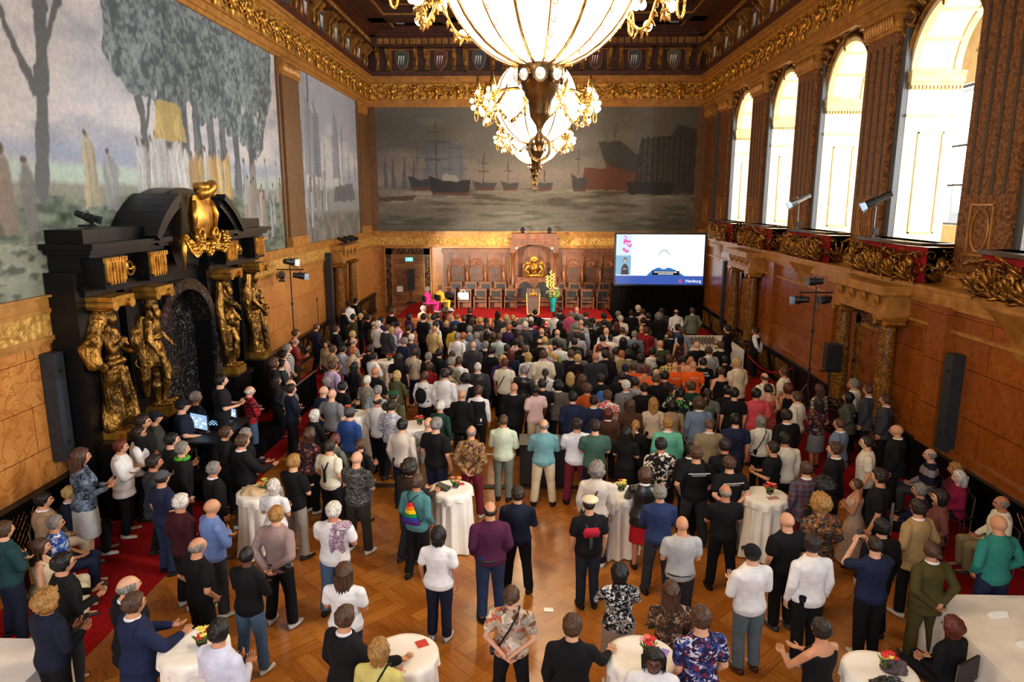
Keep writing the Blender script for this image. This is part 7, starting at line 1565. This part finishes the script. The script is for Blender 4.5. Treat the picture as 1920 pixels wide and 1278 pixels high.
11.00|19.88|1.66|0|L|n|l|cream|p|black|n|||||person with long brown hair in cream shirt
11.27|19.49|1.86|0|C|o|l|khaki|p|black|n|||||person with cropped ginger hair in khaki shirt
11.52|19.89|1.78|0|U|k|j|grey|p|black|n||||*|person with curly black hair in grey jacket
11.82|19.55|1.74|0|M|d|l|purplegrey|p|black|n|||||person with a dark brown bob in purplish grey shirt
12.21|20.01|1.83|0|S|k|j|offwhite|p|black|n|hood||||person with short black hair in off-white jacket
12.41|19.50|1.66|0|A|k|l|black|p|black|n|||||person with big round black hair in black shirt just ahead of the yellow checked shirt
12.54|19.05|1.83|0|S|n|l|checkyellow|p|black|n|||||person with short brown hair in yellow checked shirt
12.59|18.54|1.75|0|B|r|t|orange|p|black|n|print||||person with a bald head in orange T-shirt just behind the yellow checked shirt
11.45|18.44|1.74|0|S|n|t|orange|p|black|n|print||||person with short brown hair in orange T-shirt
11.70|18.06|1.76|0|S|a|t|salmon|p|black|n|||||person with short auburn hair in salmon T-shirt
11.16|17.87|1.84|0|H|navy|l|navy|p|black|n|||||person with a navy cap in navy shirt
11.01|17.44|1.74|0|S|d|t|black|p|black|n|||||person with short dark brown hair in black T-shirt just behind the salmon T-shirt
11.27|16.81|1.75|0|S|d|t|stripegrey|p|black|n|||||person with short dark brown hair in grey striped T-shirt
11.93|17.66|1.77|0|R|g|t|orange|p|black|n|||||person with thinning grey hair in orange T-shirt
11.00|16.44|1.77|-20|S|w|j|grey|p|black|n|pack||||person with short white hair in grey jacket
11.78|16.85|1.83|0|C|n|j|black|p|black|n|||||person with cropped brown hair in black jacket
12.06|17.22|1.82|0|S|k|l|florblack|p|black|n|||||person with short black hair in black flowered shirt
11.41|16.24|1.76|0|S|k|t|black|p|black|n|||||person with short black hair in black T-shirt just behind the grey striped T-shirt
10.46|17.19|1.73|0|S|d|l|black|p|black|n|bluepack||||person with short dark brown hair in black shirt with a bright blue backpack
10.45|15.44|1.79|0|S|n|l|florred|p|black|n|||||person with short brown hair in red and white patterned shirt
10.38|14.59|1.62|5|M|a|j|brown|p|black|n|||||person with a auburn bob in brown jacket
10.89|14.89|1.74|0|L|n|l|brown|p|black|n|||||person with long brown hair in brown shirt
11.42|15.03|1.74|0|L|b|l|beige|p|black|n|||||person with long light brown hair in beige shirt
11.86|15.15|1.65|0|M|k|l|tan|p|lgrey|n|||||person with a black bob in tan shirt
11.45|13.50|1.77|0|S|b|j|mintgreen|p|black|n|||||person with short light brown hair in mint green jacket
10.84|13.75|1.64|20|P|b|j|black|p|black|f|||||person with light brown hair tied back in black jacket
10.57|13.15|1.68|20|L|k|t|black|s|black|c|||||person with long black hair in black T-shirt, arms folded
12.11|15.54|1.84|0|S|k|l|florgreen|p|black|r|||||person with short black hair in black and green patterned shirt
15.14|27.98|1.79|-10|S|n|j|ggrey|p|black|i|||||person with short brown hair in grey green jacket
13.77|23.30|1.84|-30|S|n|l|lblue|p|black|n|||||person with short brown hair in light blue shirt
13.61|22.86|1.70|-20|L|k|d|florblack|n|black|n|||||person with long black hair in black flowered dress
15.45|23.93|1.81|-60|S|k|l|black|p|black|f|||||person with short black hair in black shirt near the drinks table
13.83|21.39|1.75|-10|B|r|t|black|p|black|n|||||person with a bald head in black T-shirt further ahead than the light grey jacket
13.89|20.21|1.83|-20|S|n|j|lgrey|p|black|n|||||person with short brown hair in light grey jacket
14.44|20.92|1.85|-20|S|n|j|black|p|black|n|||||person with short brown hair in black jacket just ahead of the light grey jacket
16.40|23.91|1.75|-60|S|d|v|white|p|black|b|||||person with short dark brown hair in white shirt and black waistcoat
13.09|19.85|1.64|0|N|d|d|black|n|black|n|||||person with a dark brown bun in black dress
13.21|19.41|1.72|0|B|p|t|peach|p|black|n|||||person with a bald head in peach T-shirt
13.07|18.50|1.79|0|B|p|t|orange|p|black|n|print||||person with a bald head in orange T-shirt some steps beside the cream jacket
13.45|19.02|1.76|0|S|d|t|black|p|black|n|print2||||person with short dark brown hair in black T-shirt right beside the yellow checked shirt
14.15|19.38|1.74|-10|S|k|l|black|p|black|n|||||person with short black hair in black shirt just ahead of the cream jacket
14.24|18.53|1.86|-30|S|y|j|creamj|p|black|n|||||person with short blond hair in cream jacket
13.76|18.26|1.68|-10|S|n|k|black|p|black|i|||||person with short brown hair in black sleeveless top
14.36|18.97|1.64|-5|S|y|d|florblack|n|black|n|||||person with short blond hair in black flowered dress
14.63|17.42|1.75|-20|R|n|t|cream|p|black|n|||||person with thinning brown hair in cream T-shirt
12.53|16.30|1.79|-20|S|n|l|dgreen|p|black|n|||||person with short brown hair in dark green shirt
12.83|15.95|1.72|10|P|d|t|ggrey|p|black|n|||||person with dark brown hair tied back in grey green T-shirt
12.38|14.83|1.81|0|U|n|j|bluegrey|p|black|n|||||person with curly brown hair in blue grey jacket
13.33|16.09|1.75|0|S|k|l|black|p|black|n||||*|person with short black hair in black shirt right beside the grey green T-shirt
13.33|15.54|1.85|0|S|k|t|black|p|black|n|||||person with short black hair in black T-shirt right beside the coral pink jacket
12.82|13.62|1.83|0|S|k|t|navy|p|black|n|strap||||person with short black hair in navy T-shirt with a dark bag strap
12.29|13.56|1.73|-5|C|r|j|tweed|p|black|n|||||person with cropped greying hair in beige tweed jacket
13.88|15.72|1.79|-5|S|k|j|coral|p|coral|n|||||person with short black hair in coral pink jacket
13.50|14.11|1.64|-5|M|g|l|offwhite|p|black|n|strap||||person with a grey bob in off-white shirt with a dark bag strap
15.24|17.79|1.81|-50|S|n|t|cream|p|black|n|redprint||||person with short brown hair in cream T-shirt
14.36|16.34|1.74|-20|N|d|d|florcoral|n|red|n|||||person with a dark brown bun in coral flowered dress
14.97|16.71|1.66|-20|M|a|k|black|p|black|n|||||person with a auburn bob in black sleeveless top
14.70|15.40|1.81|-50|S|n|l|offwhite|p|black|n|||||person with short brown hair in off-white shirt
15.69|16.63|1.66|-30|L|n|l|stripebeige|p|black|n|||||person with long brown hair in beige striped shirt
15.19|15.43|1.66|-20|L|d|l|florblack|s|grey|n|||||person with long dark brown hair in black flowered shirt
16.05|15.86|1.68|-60|M|k|j|olivegrey|p|black|n|||||person with a black bob in olive grey jacket
16.51|16.62|1.81|-60|S|g|l|cream|p|black|n|||||person with short grey hair in cream shirt
16.54|15.95|1.85|-50|S|n|j|dgrey|p|black|n|||||person with short brown hair in dark grey jacket right beside the olive grey jacket
16.70|15.46|1.75|-60|S|n|j|dgrey|p|black|n|||||person with short brown hair in dark grey jacket further ahead than the navy banded shirt
15.83|13.22|1.77|-60|B|n|j|black|p|black|n|||||person with a bald head in black jacket right beside the navy banded shirt
14.82|12.30|1.85|-70|C|d|t|whiteuni|p|black|n|||||person with cropped dark brown hair in white uniform T-shirt
14.14|12.03|1.81|-60|S|n|j|black|p|black|n|||||person with short brown hair in black jacket right beside the white uniform T-shirt
14.94|13.71|1.73|-50|C|n|j|bluegrey|p|black|n|||||person with cropped brown hair in blue grey jacket
13.97|14.00|1.81|-20|S|d|j|black|p|black|n|||||person with short dark brown hair in black jacket some way behind the coral pink jacket
13.43|12.54|1.81|-10|S|k|l|offwhite|p|black|n|||||person with short black hair in off-white shirt
13.11|12.21|1.75|-60|S|d|t|black|p|black|f|||||person with short dark brown hair in black T-shirt further ahead than the beige dress
13.32|11.20|1.75|-15|S|n|j|plaidwine|p|wine|n|||||person with short brown hair in red and grey plaid jacket
12.10|11.40|1.75|-10|S|n|t|black|p|grey|b|text||||person with short brown hair in black T-shirt, hands clasped behind
14.25|10.63|1.87|-60|S|d|t|black|p|black|n|cloth||||person with short dark brown hair in black T-shirt just behind the beige dress
13.37|10.56|1.70|-20|A|k|l|black|p|black|f||3|||person with big round black hair in black shirt right beside the beige dress
14.12|11.07|1.53|-70|C|n|d|beigegown|n|beige|c||2|||person with cropped brown hair in beige dress, arms folded
12.93|9.63|1.85|-15|U|b|l|florrust|p|florrust|n|||||person with curly light brown hair in rust patterned shirt
12.32|9.24|1.75|-15|B|p|t|black|p|black|n|||||person with a bald head in black T-shirt right beside the rust patterned shirt
12.35|8.44|1.81|-10|S|d|l|white|p|black|n|||||person with short dark brown hair in white shirt some way behind the rust patterned shirt
13.23|8.60|1.73|-10|C|d|t|navy|p|black|r|||||person with cropped dark brown hair in navy T-shirt, raising a camera
13.54|9.07|1.75|-10|S|k|l|black|p|black|n|||||person with short black hair in black shirt just behind the rust patterned shirt
15.36|11.42|1.75|-60|S|g|j|navy|p|black|s|||||person with short grey hair in navy jacket, seated
16.40|13.01|1.83|-70|R|g|l|stripenavy|p|dgrey|s|||||person with thinning grey hair in navy banded shirt, seated
16.62|12.56|1.68|-70|M|b|l|maroon|p|black|s|||||person with a light brown bob in maroon shirt, seated
16.44|12.14|1.69|-80|L|w|j|magenta|p|black|s|||||person with long white hair in magenta jacket, seated
15.07|10.36|1.64|-70|M|d|l|rosebrown|p|black|n|||||person with a dark brown bob in rosy brown shirt
14.33|9.64|1.79|-20|S|d|j|tanjacket|p|black|i|||||person with short dark brown hair in tan jacket, hand on hip
16.36|10.85|1.81|-80|R|g|l|cream|p|khaki|s|||||person with thinning grey hair in cream shirt, seated
15.09|9.04|1.85|-10|B|r|l|teal2|p|navy|i|||||person with a bald head in teal shirt, hand on hip
13.97|8.60|1.66|-10|N|n|j|olivesuit|p|olivesuit|b|||||person with a brown bun in olive jacket, hands clasped behind
13.67|7.52|1.70|-30|M|a|l|black|p|black|s|||||person with a auburn bob in black shirt, seated
10.60|10.93|1.72|5|M|n|j|leather|s|red|e|||||person with a brown bob in black leather jacket and red skirt
10.69|10.09|1.77|0|S|g|l|navyblue|p|charcoal|c|||||person with short grey hair in navy blue shirt, arms folded
10.82|9.08|1.75|0|B|p|t|lgrey|p|charcoal|f|belt||||person with a bald head in light grey T-shirt with a black belt
11.73|10.26|1.73|0|R|g|t|black|p|black|c|||||person with thinning grey hair in black T-shirt, arms folded
11.59|11.65|1.84|-5|S|n|t|black|p|charcoal|i|text||||person with short brown hair in black T-shirt, hand on hip
11.59|12.11|1.74|-5|S|k|j|black|p|black|n||3|||person with short black hair in black jacket right beside the black and white leafy shirt
12.19|12.05|1.85|-5|S|d|j|black|p|black|n|||||person with short dark brown hair in black jacket some way behind the beige tweed jacket
11.08|12.21|1.79|0|S|k|l|leafbw|p|black|n|||||person with short black hair in black and white leafy shirt
9.80|10.91|1.81|10|U|g|l|ecru|p|black|n|bag||||person with curly grey hair in ecru shirt with a dark bag strap
9.82|7.92|1.66|0|M|k|l|florbw|s|greige|e|||||person with a black bob in black and white flowered shirt
10.36|7.49|1.68|0|L|n|l|florbrown2|s|florbrown2|c|||||person with long brown hair in brown flowered shirt, arms folded
10.53|6.73|1.83|-10|S|n|t|florpurple|p|black|n|||||person with short brown hair in navy flowered T-shirt
9.97|6.33|1.62|-170|L|k|t|white|p|black|n||3|||person with long black hair in white T-shirt
11.54|8.28|1.75|-15|H|black|l|white|p|bluegrey2|f|brownshoe||||person with a black cap in white shirt with brown loafers
11.83|6.81|1.66|-25|S|d|k|black|p|black|e|||||person with short dark brown hair in black sleeveless top, leaning on a table
8.50|7.43|1.62|5|N|n|t|flortan|p|black|b|crossbag||||person with a brown bun in colourful leafy T-shirt, hands clasped behind
9.16|6.60|1.79|5|S|n|l|black|p|black|g|||||person with short brown hair in black shirt, one hand on a table
8.14|9.37|1.79|-10|R|d|l|plum|p|denimdark|n|belt||||person with thinning dark brown hair in plum shirt with a black belt
8.52|10.06|1.73|0|S|d|l|navydark|p|black|c|||||person with short dark brown hair in dark navy shirt just ahead of the plum shirt
9.58|9.67|1.77|-10|T|cream|t|black|p|denimblack|n|suspend||||person with a cream beret in black T-shirt
5.88|9.33|1.77|10|S|w|t|white|p|denim|c|scarf||||person with short white hair in white T-shirt and jeans, arms folded
6.43|7.82|1.66|5|L|n|t|white|p|denimdark|f|||||person with long brown hair in white T-shirt and dark jeans
5.74|11.25|1.83|20|B|p|t|florgrey|p|dolive|c|whiteshoe||||person with a bald head in dark grey patterned T-shirt with white shoes
6.70|10.93|1.81|40|U|d|l|darkbrown|p|charcoal|e|||||person with curly dark brown hair in dark brown shirt, leaning on a table
6.90|10.44|1.75|25|S|n|l|tealsweat|p|black|n|rainbow||||person with short brown hair in teal shirt with a rainbow drawstring bag
7.46|8.82|1.66|10|M|k|t|white|p|navydark|n|||||person with a black bob in white T-shirt
6.76|6.63|1.83|35|S|n|j|black|p|black|g|||||person with short brown hair in black jacket, one hand on a table
7.19|6.29|1.68|15|M|b|t|limeyellow|p|black|f|strap||||person with a light brown bob in pale yellow T-shirt
4.38|8.29|1.73|35|R|g|t|black|p|black|i|||||person with thinning grey hair in black T-shirt, hand on hip
5.12|8.07|1.73|15|C|k|l|black|p|denim|c|whiteshoe|3|||person with cropped black hair in black shirt with white shoes and jeans
5.54|6.34|1.83|20|S|k|l|whiteblue|p|black|f|||||person with short black hair in bluish white shirt
3.57|9.49|1.79|30|S|w|l|winedark|p|black|n|||||person with short white hair in dark wine red shirt
4.09|9.35|1.79|40|B|p|l|shirtblue|p|charcoal|c|||||person with a bald head in blue shirt, arms folded
3.40|10.93|1.73|45|S|g|j|black|p|black|n|||||person with short grey hair in black jacket further ahead than the dark wine red shirt
4.58|10.49|1.62|10|M|w|t|white|s|zigzag|f|||||person with a white bob in white T-shirt
5.14|9.08|1.81|15|S|b|l|rosegrey|p|black|b|hipbag||||person with short light brown hair in rosy grey shirt, hands clasped behind
4.72|11.06|1.83|30|S|b|t|black|p|lgreyp|c|||||person with short light brown hair in black T-shirt and pale grey trousers
3.44|12.02|1.83|45|S|n|j|black|p|khakidark|e|||||person with short brown hair in black jacket, leaning on a table
3.26|12.61|1.76|50|S|g|j|black|p|black|n|||||person with short grey hair in black jacket some steps beside the dark olive shirt
2.82|12.74|1.74|60|S|n|l|black|p|black|n|||||person with short brown hair in black shirt some steps beside the dark olive shirt
2.08|12.13|1.81|60|S|k|t|black|p|black|f|||||person with short black hair in black T-shirt some way behind the dark olive shirt
2.56|11.57|1.85|60|S|g|l|black|p|black|n|greenscarf||||person with short grey hair in black shirt with a bright green scarf
1.30|14.72|1.87|40|S|g|t|navydark|p|navydark|i|||||person with short grey hair in dark navy T-shirt
2.10|15.70|1.75|50|R|w|l|plaidred2|p|denim|c|||||person with thinning white hair in red and black plaid shirt
2.79|10.44|1.77|30|H|grey|t|navy|p|denimdark|n|||||person with a grey cap in navy T-shirt
4.44|12.78|1.72|30|M|n|l|florblack|p|black|n|whiteshoe||||person with a brown bob in black flowered shirt with white shoes
4.14|14.09|1.68|40|M|w|l|black|p|black|c|||||person with a white bob in black shirt, arms folded
5.04|12.05|1.74|25|S|d|t|cream|p|black|n|suspend1||||person with short dark brown hair in cream T-shirt with thin black suspenders
5.01|12.51|1.71|30|N|a|l|ggrey|p|black|c|||||person with a auburn bun in grey green shirt, arms folded
5.52|12.43|1.64|30|N|n|l|black|p|denimblue|f|||||person with a brown bun in black shirt
6.19|13.06|1.83|20|S|k|l|ecru|p|navydark|n|||||person with short black hair in ecru shirt
1.30|10.72|2.02|50|L|n|l|florslate|s|lgrey|f|||||person with long brown hair in slate blue patterned shirt
1.35|11.75|1.81|70|S|a|j|white|p|black|c|whiteshoe||||person with short auburn hair in white jacket with white shoes, arms folded
1.30|12.42|1.83|70|S|d|l|white|p|black|c|||||person with short dark brown hair in white shirt, arms folded
1.30|12.58|2.02|70|S|d|l|black|p|black|n|||||person with short dark brown hair in black shirt just behind the dark olive shirt
1.30|13.02|1.96|60|H|black|l|dolive|p|black|f|||||person with a black cap in dark olive shirt
2.38|10.96|1.83|60|S|d|j|charcoal|p|black|n|||||person with short dark brown hair in charcoal jacket
0.81|10.41|1.84|60|S|k|j|tan|p|beige|s|||||person with short black hair in tan jacket, seated
0.95|10.85|1.74|60|S|y|j|navydark|p|black|s|||||person with short blond hair in dark navy jacket, seated
1.43|9.77|1.73|60|S|g|t|florroyal|p|navy|s|||||person with short grey hair in royal blue flowered T-shirt, seated
1.57|8.61|1.75|30|S|n|l|tealdark|p|navydark|c|||||person with short brown hair in dark teal shirt, arms folded
1.70|9.05|1.71|60|L|n|k|creamp|p|creamp|s|||||person with long brown hair in cream sleeveless top and cream trousers, seated
3.01|7.68|1.81|45|S|k|l|black|p|charcoal|f|||||person with short black hair in black shirt some steps beside the dark teal shirt
3.33|6.93|1.77|25|U|b|l|navydark|p|black|f|||||person with curly light brown hair in dark navy shirt
4.10|7.19|1.81|40|R|g|j|black|p|black|n|||||person with thinning grey hair in black jacket
4.33|6.90|1.77|40|S|n|j|navysuit|p|navydark|e|||||person with short brown hair in navy jacket, leaning on a table
1.35|14.02|2.02|60|H|black|t|navydark|p|black|s|||0.4||person with a black cap in dark navy T-shirt
2.00|14.49|1.93|60|S|k|t|black|p|black|f|||0.4||person with short black hair in black T-shirt further ahead than the dark olive shirt
3.06|15.77|1.78|55|S|d|l|navydark|p|black|c|||||person with short dark brown hair in dark navy shirt some way behind the red shirt
1.16|23.96|1.77|50|C|n|l|navydark|p|navydark|n|||||person with cropped brown hair in dark navy shirt
0.96|22.39|1.85|70|S|n|l|black|p|black|f|||||person with short brown hair in black shirt just ahead of the brick red shirt
1.20|21.57|1.73|60|R|g|l|brickred|p|dolive|f|||||person with thinning grey hair in brick red shirt
1.48|20.08|1.85|60|S|g|t|stripeblack|p|black|n|||||person with short grey hair in black and white striped T-shirt
1.62|19.39|1.79|60|S|k|l|palepink|p|black|n|||||person with short black hair in pale pink shirt some way behind the brick red shirt
1.84|18.02|1.88|60|U|n|l|black|p|black|n|||||person with curly brown hair in black shirt
1.88|18.48|1.74|60|S|k|j|charcoal|p|black|c|||||person with short black hair in charcoal jacket
2.22|17.12|1.62|60|L|d|l|black|p|black|n|||||person with long dark brown hair in black shirt some steps beside the red shirt
2.90|16.20|1.78|50|R|n|l|grey|p|black|n|||||person with thinning brown hair in grey shirt
"""
SEATED = {}
FARP = []
for ln in PEOPLE.strip().split("\n"):
    p = ln.split("|"); x, y, h = map(float, p[:3])
    if p[10] == "s": SEATED[(x, y)] = (float(p[3]), float(p[13] or 0))
    o = person(x, y, h, float(p[3]), p[4], p[5], p[6], p[7], p[8], p[9], p[10], p[11], p[15], sk=int(p[12]) if p[12] else None, z0=float(p[13] or 0))
    if p[14]: FARP.append(o)
# ------------------------------------------------------------------ gilded statues of the portal
def statue(y, kind, lab):
    m = MB(); s_ = 1.0
    if kind in ('robed', 'basket'):
        loft(m, [(.0, .25, .22, 0), (.3, .24, .2, 0), (.62, .21, .17, 0), (.9, .2, .15, 0)]+[t for t in TORF if t[0] > .9], 28)
        m.tube([(.2, .0, 1.0), (0, .15, 1.02), (-.22, .02, 1.0), (-.05, -.16, .98), (.2, 0, 1.0)], .05, 8)
        for q in (-1, 1): m.tube([(q*.1, .15, .9), (q*.15, .2, .5), (q*.12, .22, .08)], [.03, .05, .04], 7)
    else:
        loft(m, TOR, 28)
        for q, kn, an in ((-1, V3((-.12, .16, .5)), V3((-.1, .05, .07))), (1, V3((.1, .02, .5)), V3((.1, .02, .07)))):
            m.capsule((q*.09, 0, .92), kn, .1, .065, 14); m.capsule(kn, kn.lerp(an, .35)+V3((0, -.02, 0)), .062, .068, 12); m.capsule(kn.lerp(an, .35), an, .066, .04, 12); m.capsule(an+V3((0, -.04, -.04)), an+V3((0, .17, -.045)), .042, .036, 10)
    m.grid(headfn(kind in ('robed', 'basket')), 32, 24, closeu=True); m.ell((0, .0, 1.8), (.12, .12, .04)); 
    def arm(sg, el, wr): m.capsule((sg*.17, -.01, 1.43), el, .065, .05, 12); m.capsule(el, wr, .05, .034, 12); m.ell(wr, (.04, .045, .05)); [m.capsule(V3(wr)+V3((.02*j-.03, .02, -.02)), V3(wr)+V3((.02*j-.03, .05, -.07)), .012, .01, 7) for j in range(4)]
    if kind == 'robed':
        arm(1, (.25, .12, 1.2), (.16, .25, 1.36)); arm(-1, (-.26, .08, 1.15), (-.22, .28, 1.1)); m.ell((-.24, .3, 1.22), (.075, .07, .14)); m.ell((-.24, .3, 1.4), (.05, .05, .05))
        m.tube([(.12, -.1, 1.65), (.2, -.16, 1.45), (.36, -.14, 1.25), (.4, -.08, 1.05), (.25, -.02, .95)], [.1, .13, .14, .1, .05], 10); m.tube([(0, -.08, 1.78), (.1, -.1, 1.6), (.12, -.12, 1.45)], [.09, .12, .1], 10)
        scroll(m, (-.24, .34, .9), .09, 1.4, .022, (0, 1, 0), (0, 0, 1), (1, 0, 0))
    if kind == 'warrior':
        arm(1, (.29, .02, 1.16), (.3, .16, .93)); arm(-1, (-.28, .05, 1.2), (-.26, .2, 1.02)); loft(m, [(.68, .22, .17, 0), (.9, .19, .14, 0), (1.05, .165, .12, 0)], 24); m.tube([(.3, .18, .95), (.3, .24, .7), (.32, .26, .5)], [.03, .05, .04], 8); m.ell((0, .09, 1.54), (.055, .05, .09))
        m.tube([(0, .05, 1.8), (-.16, .02, 1.5), (-.28, .0, 1.2), (-.3, .02, 1.0)], [.05, .07, .06, .04], 8); m.tube([(.1, -.1, 1.5), (.22, -.14, 1.0), (.26, -.12, .5), (.24, -.1, .2)], [.1, .12, .1, .04], 8); m.box(.05, .16, .12, .16, .6, .95)
        m.tube([(.15*math.cos(a), .0+.13*math.sin(a), 1.15) for a in np.linspace(0, 2*PI, 21)], .03, 6); m.ell((-.14, .22, .05), (.07, .06, .05))
    if kind == 'nude':
        arm(1, (.2, .2, 1.3), (-.05, .24, 1.22)); arm(-1, (-.27, .03, 1.18), (-.26, .18, .98)); m.ell((0, .09, 1.54), (.06, .06, .1)); m.ell((0, .08, 1.02), (.13, .1, .12)); m.tube([(.18, -.05, 1.75), (.27, -.06, 1.3), (.29, -.04, .8), (.26, 0, .25)], [.06, .08, .08, .03], 8)
        m.tube([(.2, .1, .95), (0, .15, .86), (-.22, .06, .95), (-.28, .05, .6)], [.05, .06, .07, .04], 8); m.tube([(-.27, .18, .98), (-.28, .14, .5), (-.26, .1, .1)], [.03, .05, .04], 8)
    if kind == 'basket':
        arm(1, (.26, .02, 1.17), (.2, .2, .98)); arm(-1, (-.26, .0, 1.18), (-.27, .12, 1.1)); m.ell((-.34, .06, 1.18), (.12, .12, .17)); m.tube([(.12, -.08, 1.75), (.22, -.12, 1.4), (.24, -.1, 1.1), (.2, -.1, .7)], [.08, .12, .1, .06], 8)
        for j in range(12): m.ell((.1-.05*j+.02*math.cos(j*4), .2+.03*math.cos(j*3), .9-.06*math.sin(j*.5)), (.05, .05, .05))
    me = remesh(m, .013, 1, .055 if kind in ('robed', 'basket') else .028, hash_(kind)); me.materials.append(GOLDB); o = D.objects.new('statue', me); COL.objects.link(o); o.location = (.72, PC+y, 1.72); o.rotation_euler = (0, 0, -PI/2+.25); o.scale = (1.28, 1.28, 1.28); tag(o, lab, 'statue', 'gilded portal statues')
statue(-3.3, 'robed', 'gilded statue of a heavily robed veiled figure holding a small bird'); statue(-1.8, 'warrior', 'gilded statue of a bearded warrior in a tunic, one foot on a ball')
statue(1.8, 'nude', 'gilded statue of a bare bearded man with one arm across his chest'); statue(3.7, 'basket', 'gilded statue of a draped woman carrying a round basket')
# people and chairs on the stage, seats along the walls
o = person(3.55, 34.35, 1.72, 60, 'U', 'g', 'l', 'pinkdress', 'p', 'pinkdress', 's', '', 'person with curly grey hair in a long bright pink outfit, seated on the stage edge', z0=.515, sk=1)
o = person(4.1, 34.9, 1.7, 40, 'S', 'r', 'l', 'yellow', 'p', 'yellow', 's', '', 'person in yellow seated on the stage beside the bright pink outfit', z0=.515, sk=1)
mchair(3.55, 34.35, -R(60), 'dark chair on the stage under the bright pink outfit').location.z = .515; mchair(4.1, 34.9, -R(40), 'dark chair on the stage under the yellow outfit').location.z = .515
_n = 0; _w = ['first', 'second', 'third', 'fourth', 'fifth', 'sixth', 'seventh', 'eighth', 'ninth', 'tenth', 'eleventh', 'twelfth']
_c = {True: 0, False: 0}
for (x, y), (tn_, zz) in sorted(SEATED.items(), key=lambda q: q[0][1]):
    lf = x < 8; _c[lf] += 1
    o = mchair(x, y, -R(tn_), 'dark metal chair with someone seated on it, %s from the camera end, %s side' % (_w[_c[lf]-1], 'portal' if lf else 'balcony')); o.location.z = zz
# the hardly visible far heads become one mass
bpy.context.view_layer.update()
obs = [c for p_ in FARP for c in [p_]+list(p_.children_recursive)]
for o in obs:
    o.select_set(True)
    if o.parent: mw = o.matrix_world.copy(); o.parent = None; o.matrix_world = mw
act = FARP[0]; act.data = act.data.copy(); bpy.context.view_layer.objects.active = act
bpy.ops.object.join(); act.name = 'crowd'; act['label'] = 'small half hidden heads and shoulders scattered through the far crowd'; act['category'] = 'crowd'; act['kind'] = 'stuff'
if 'group' in act: del act['group']
act.select_set(False)
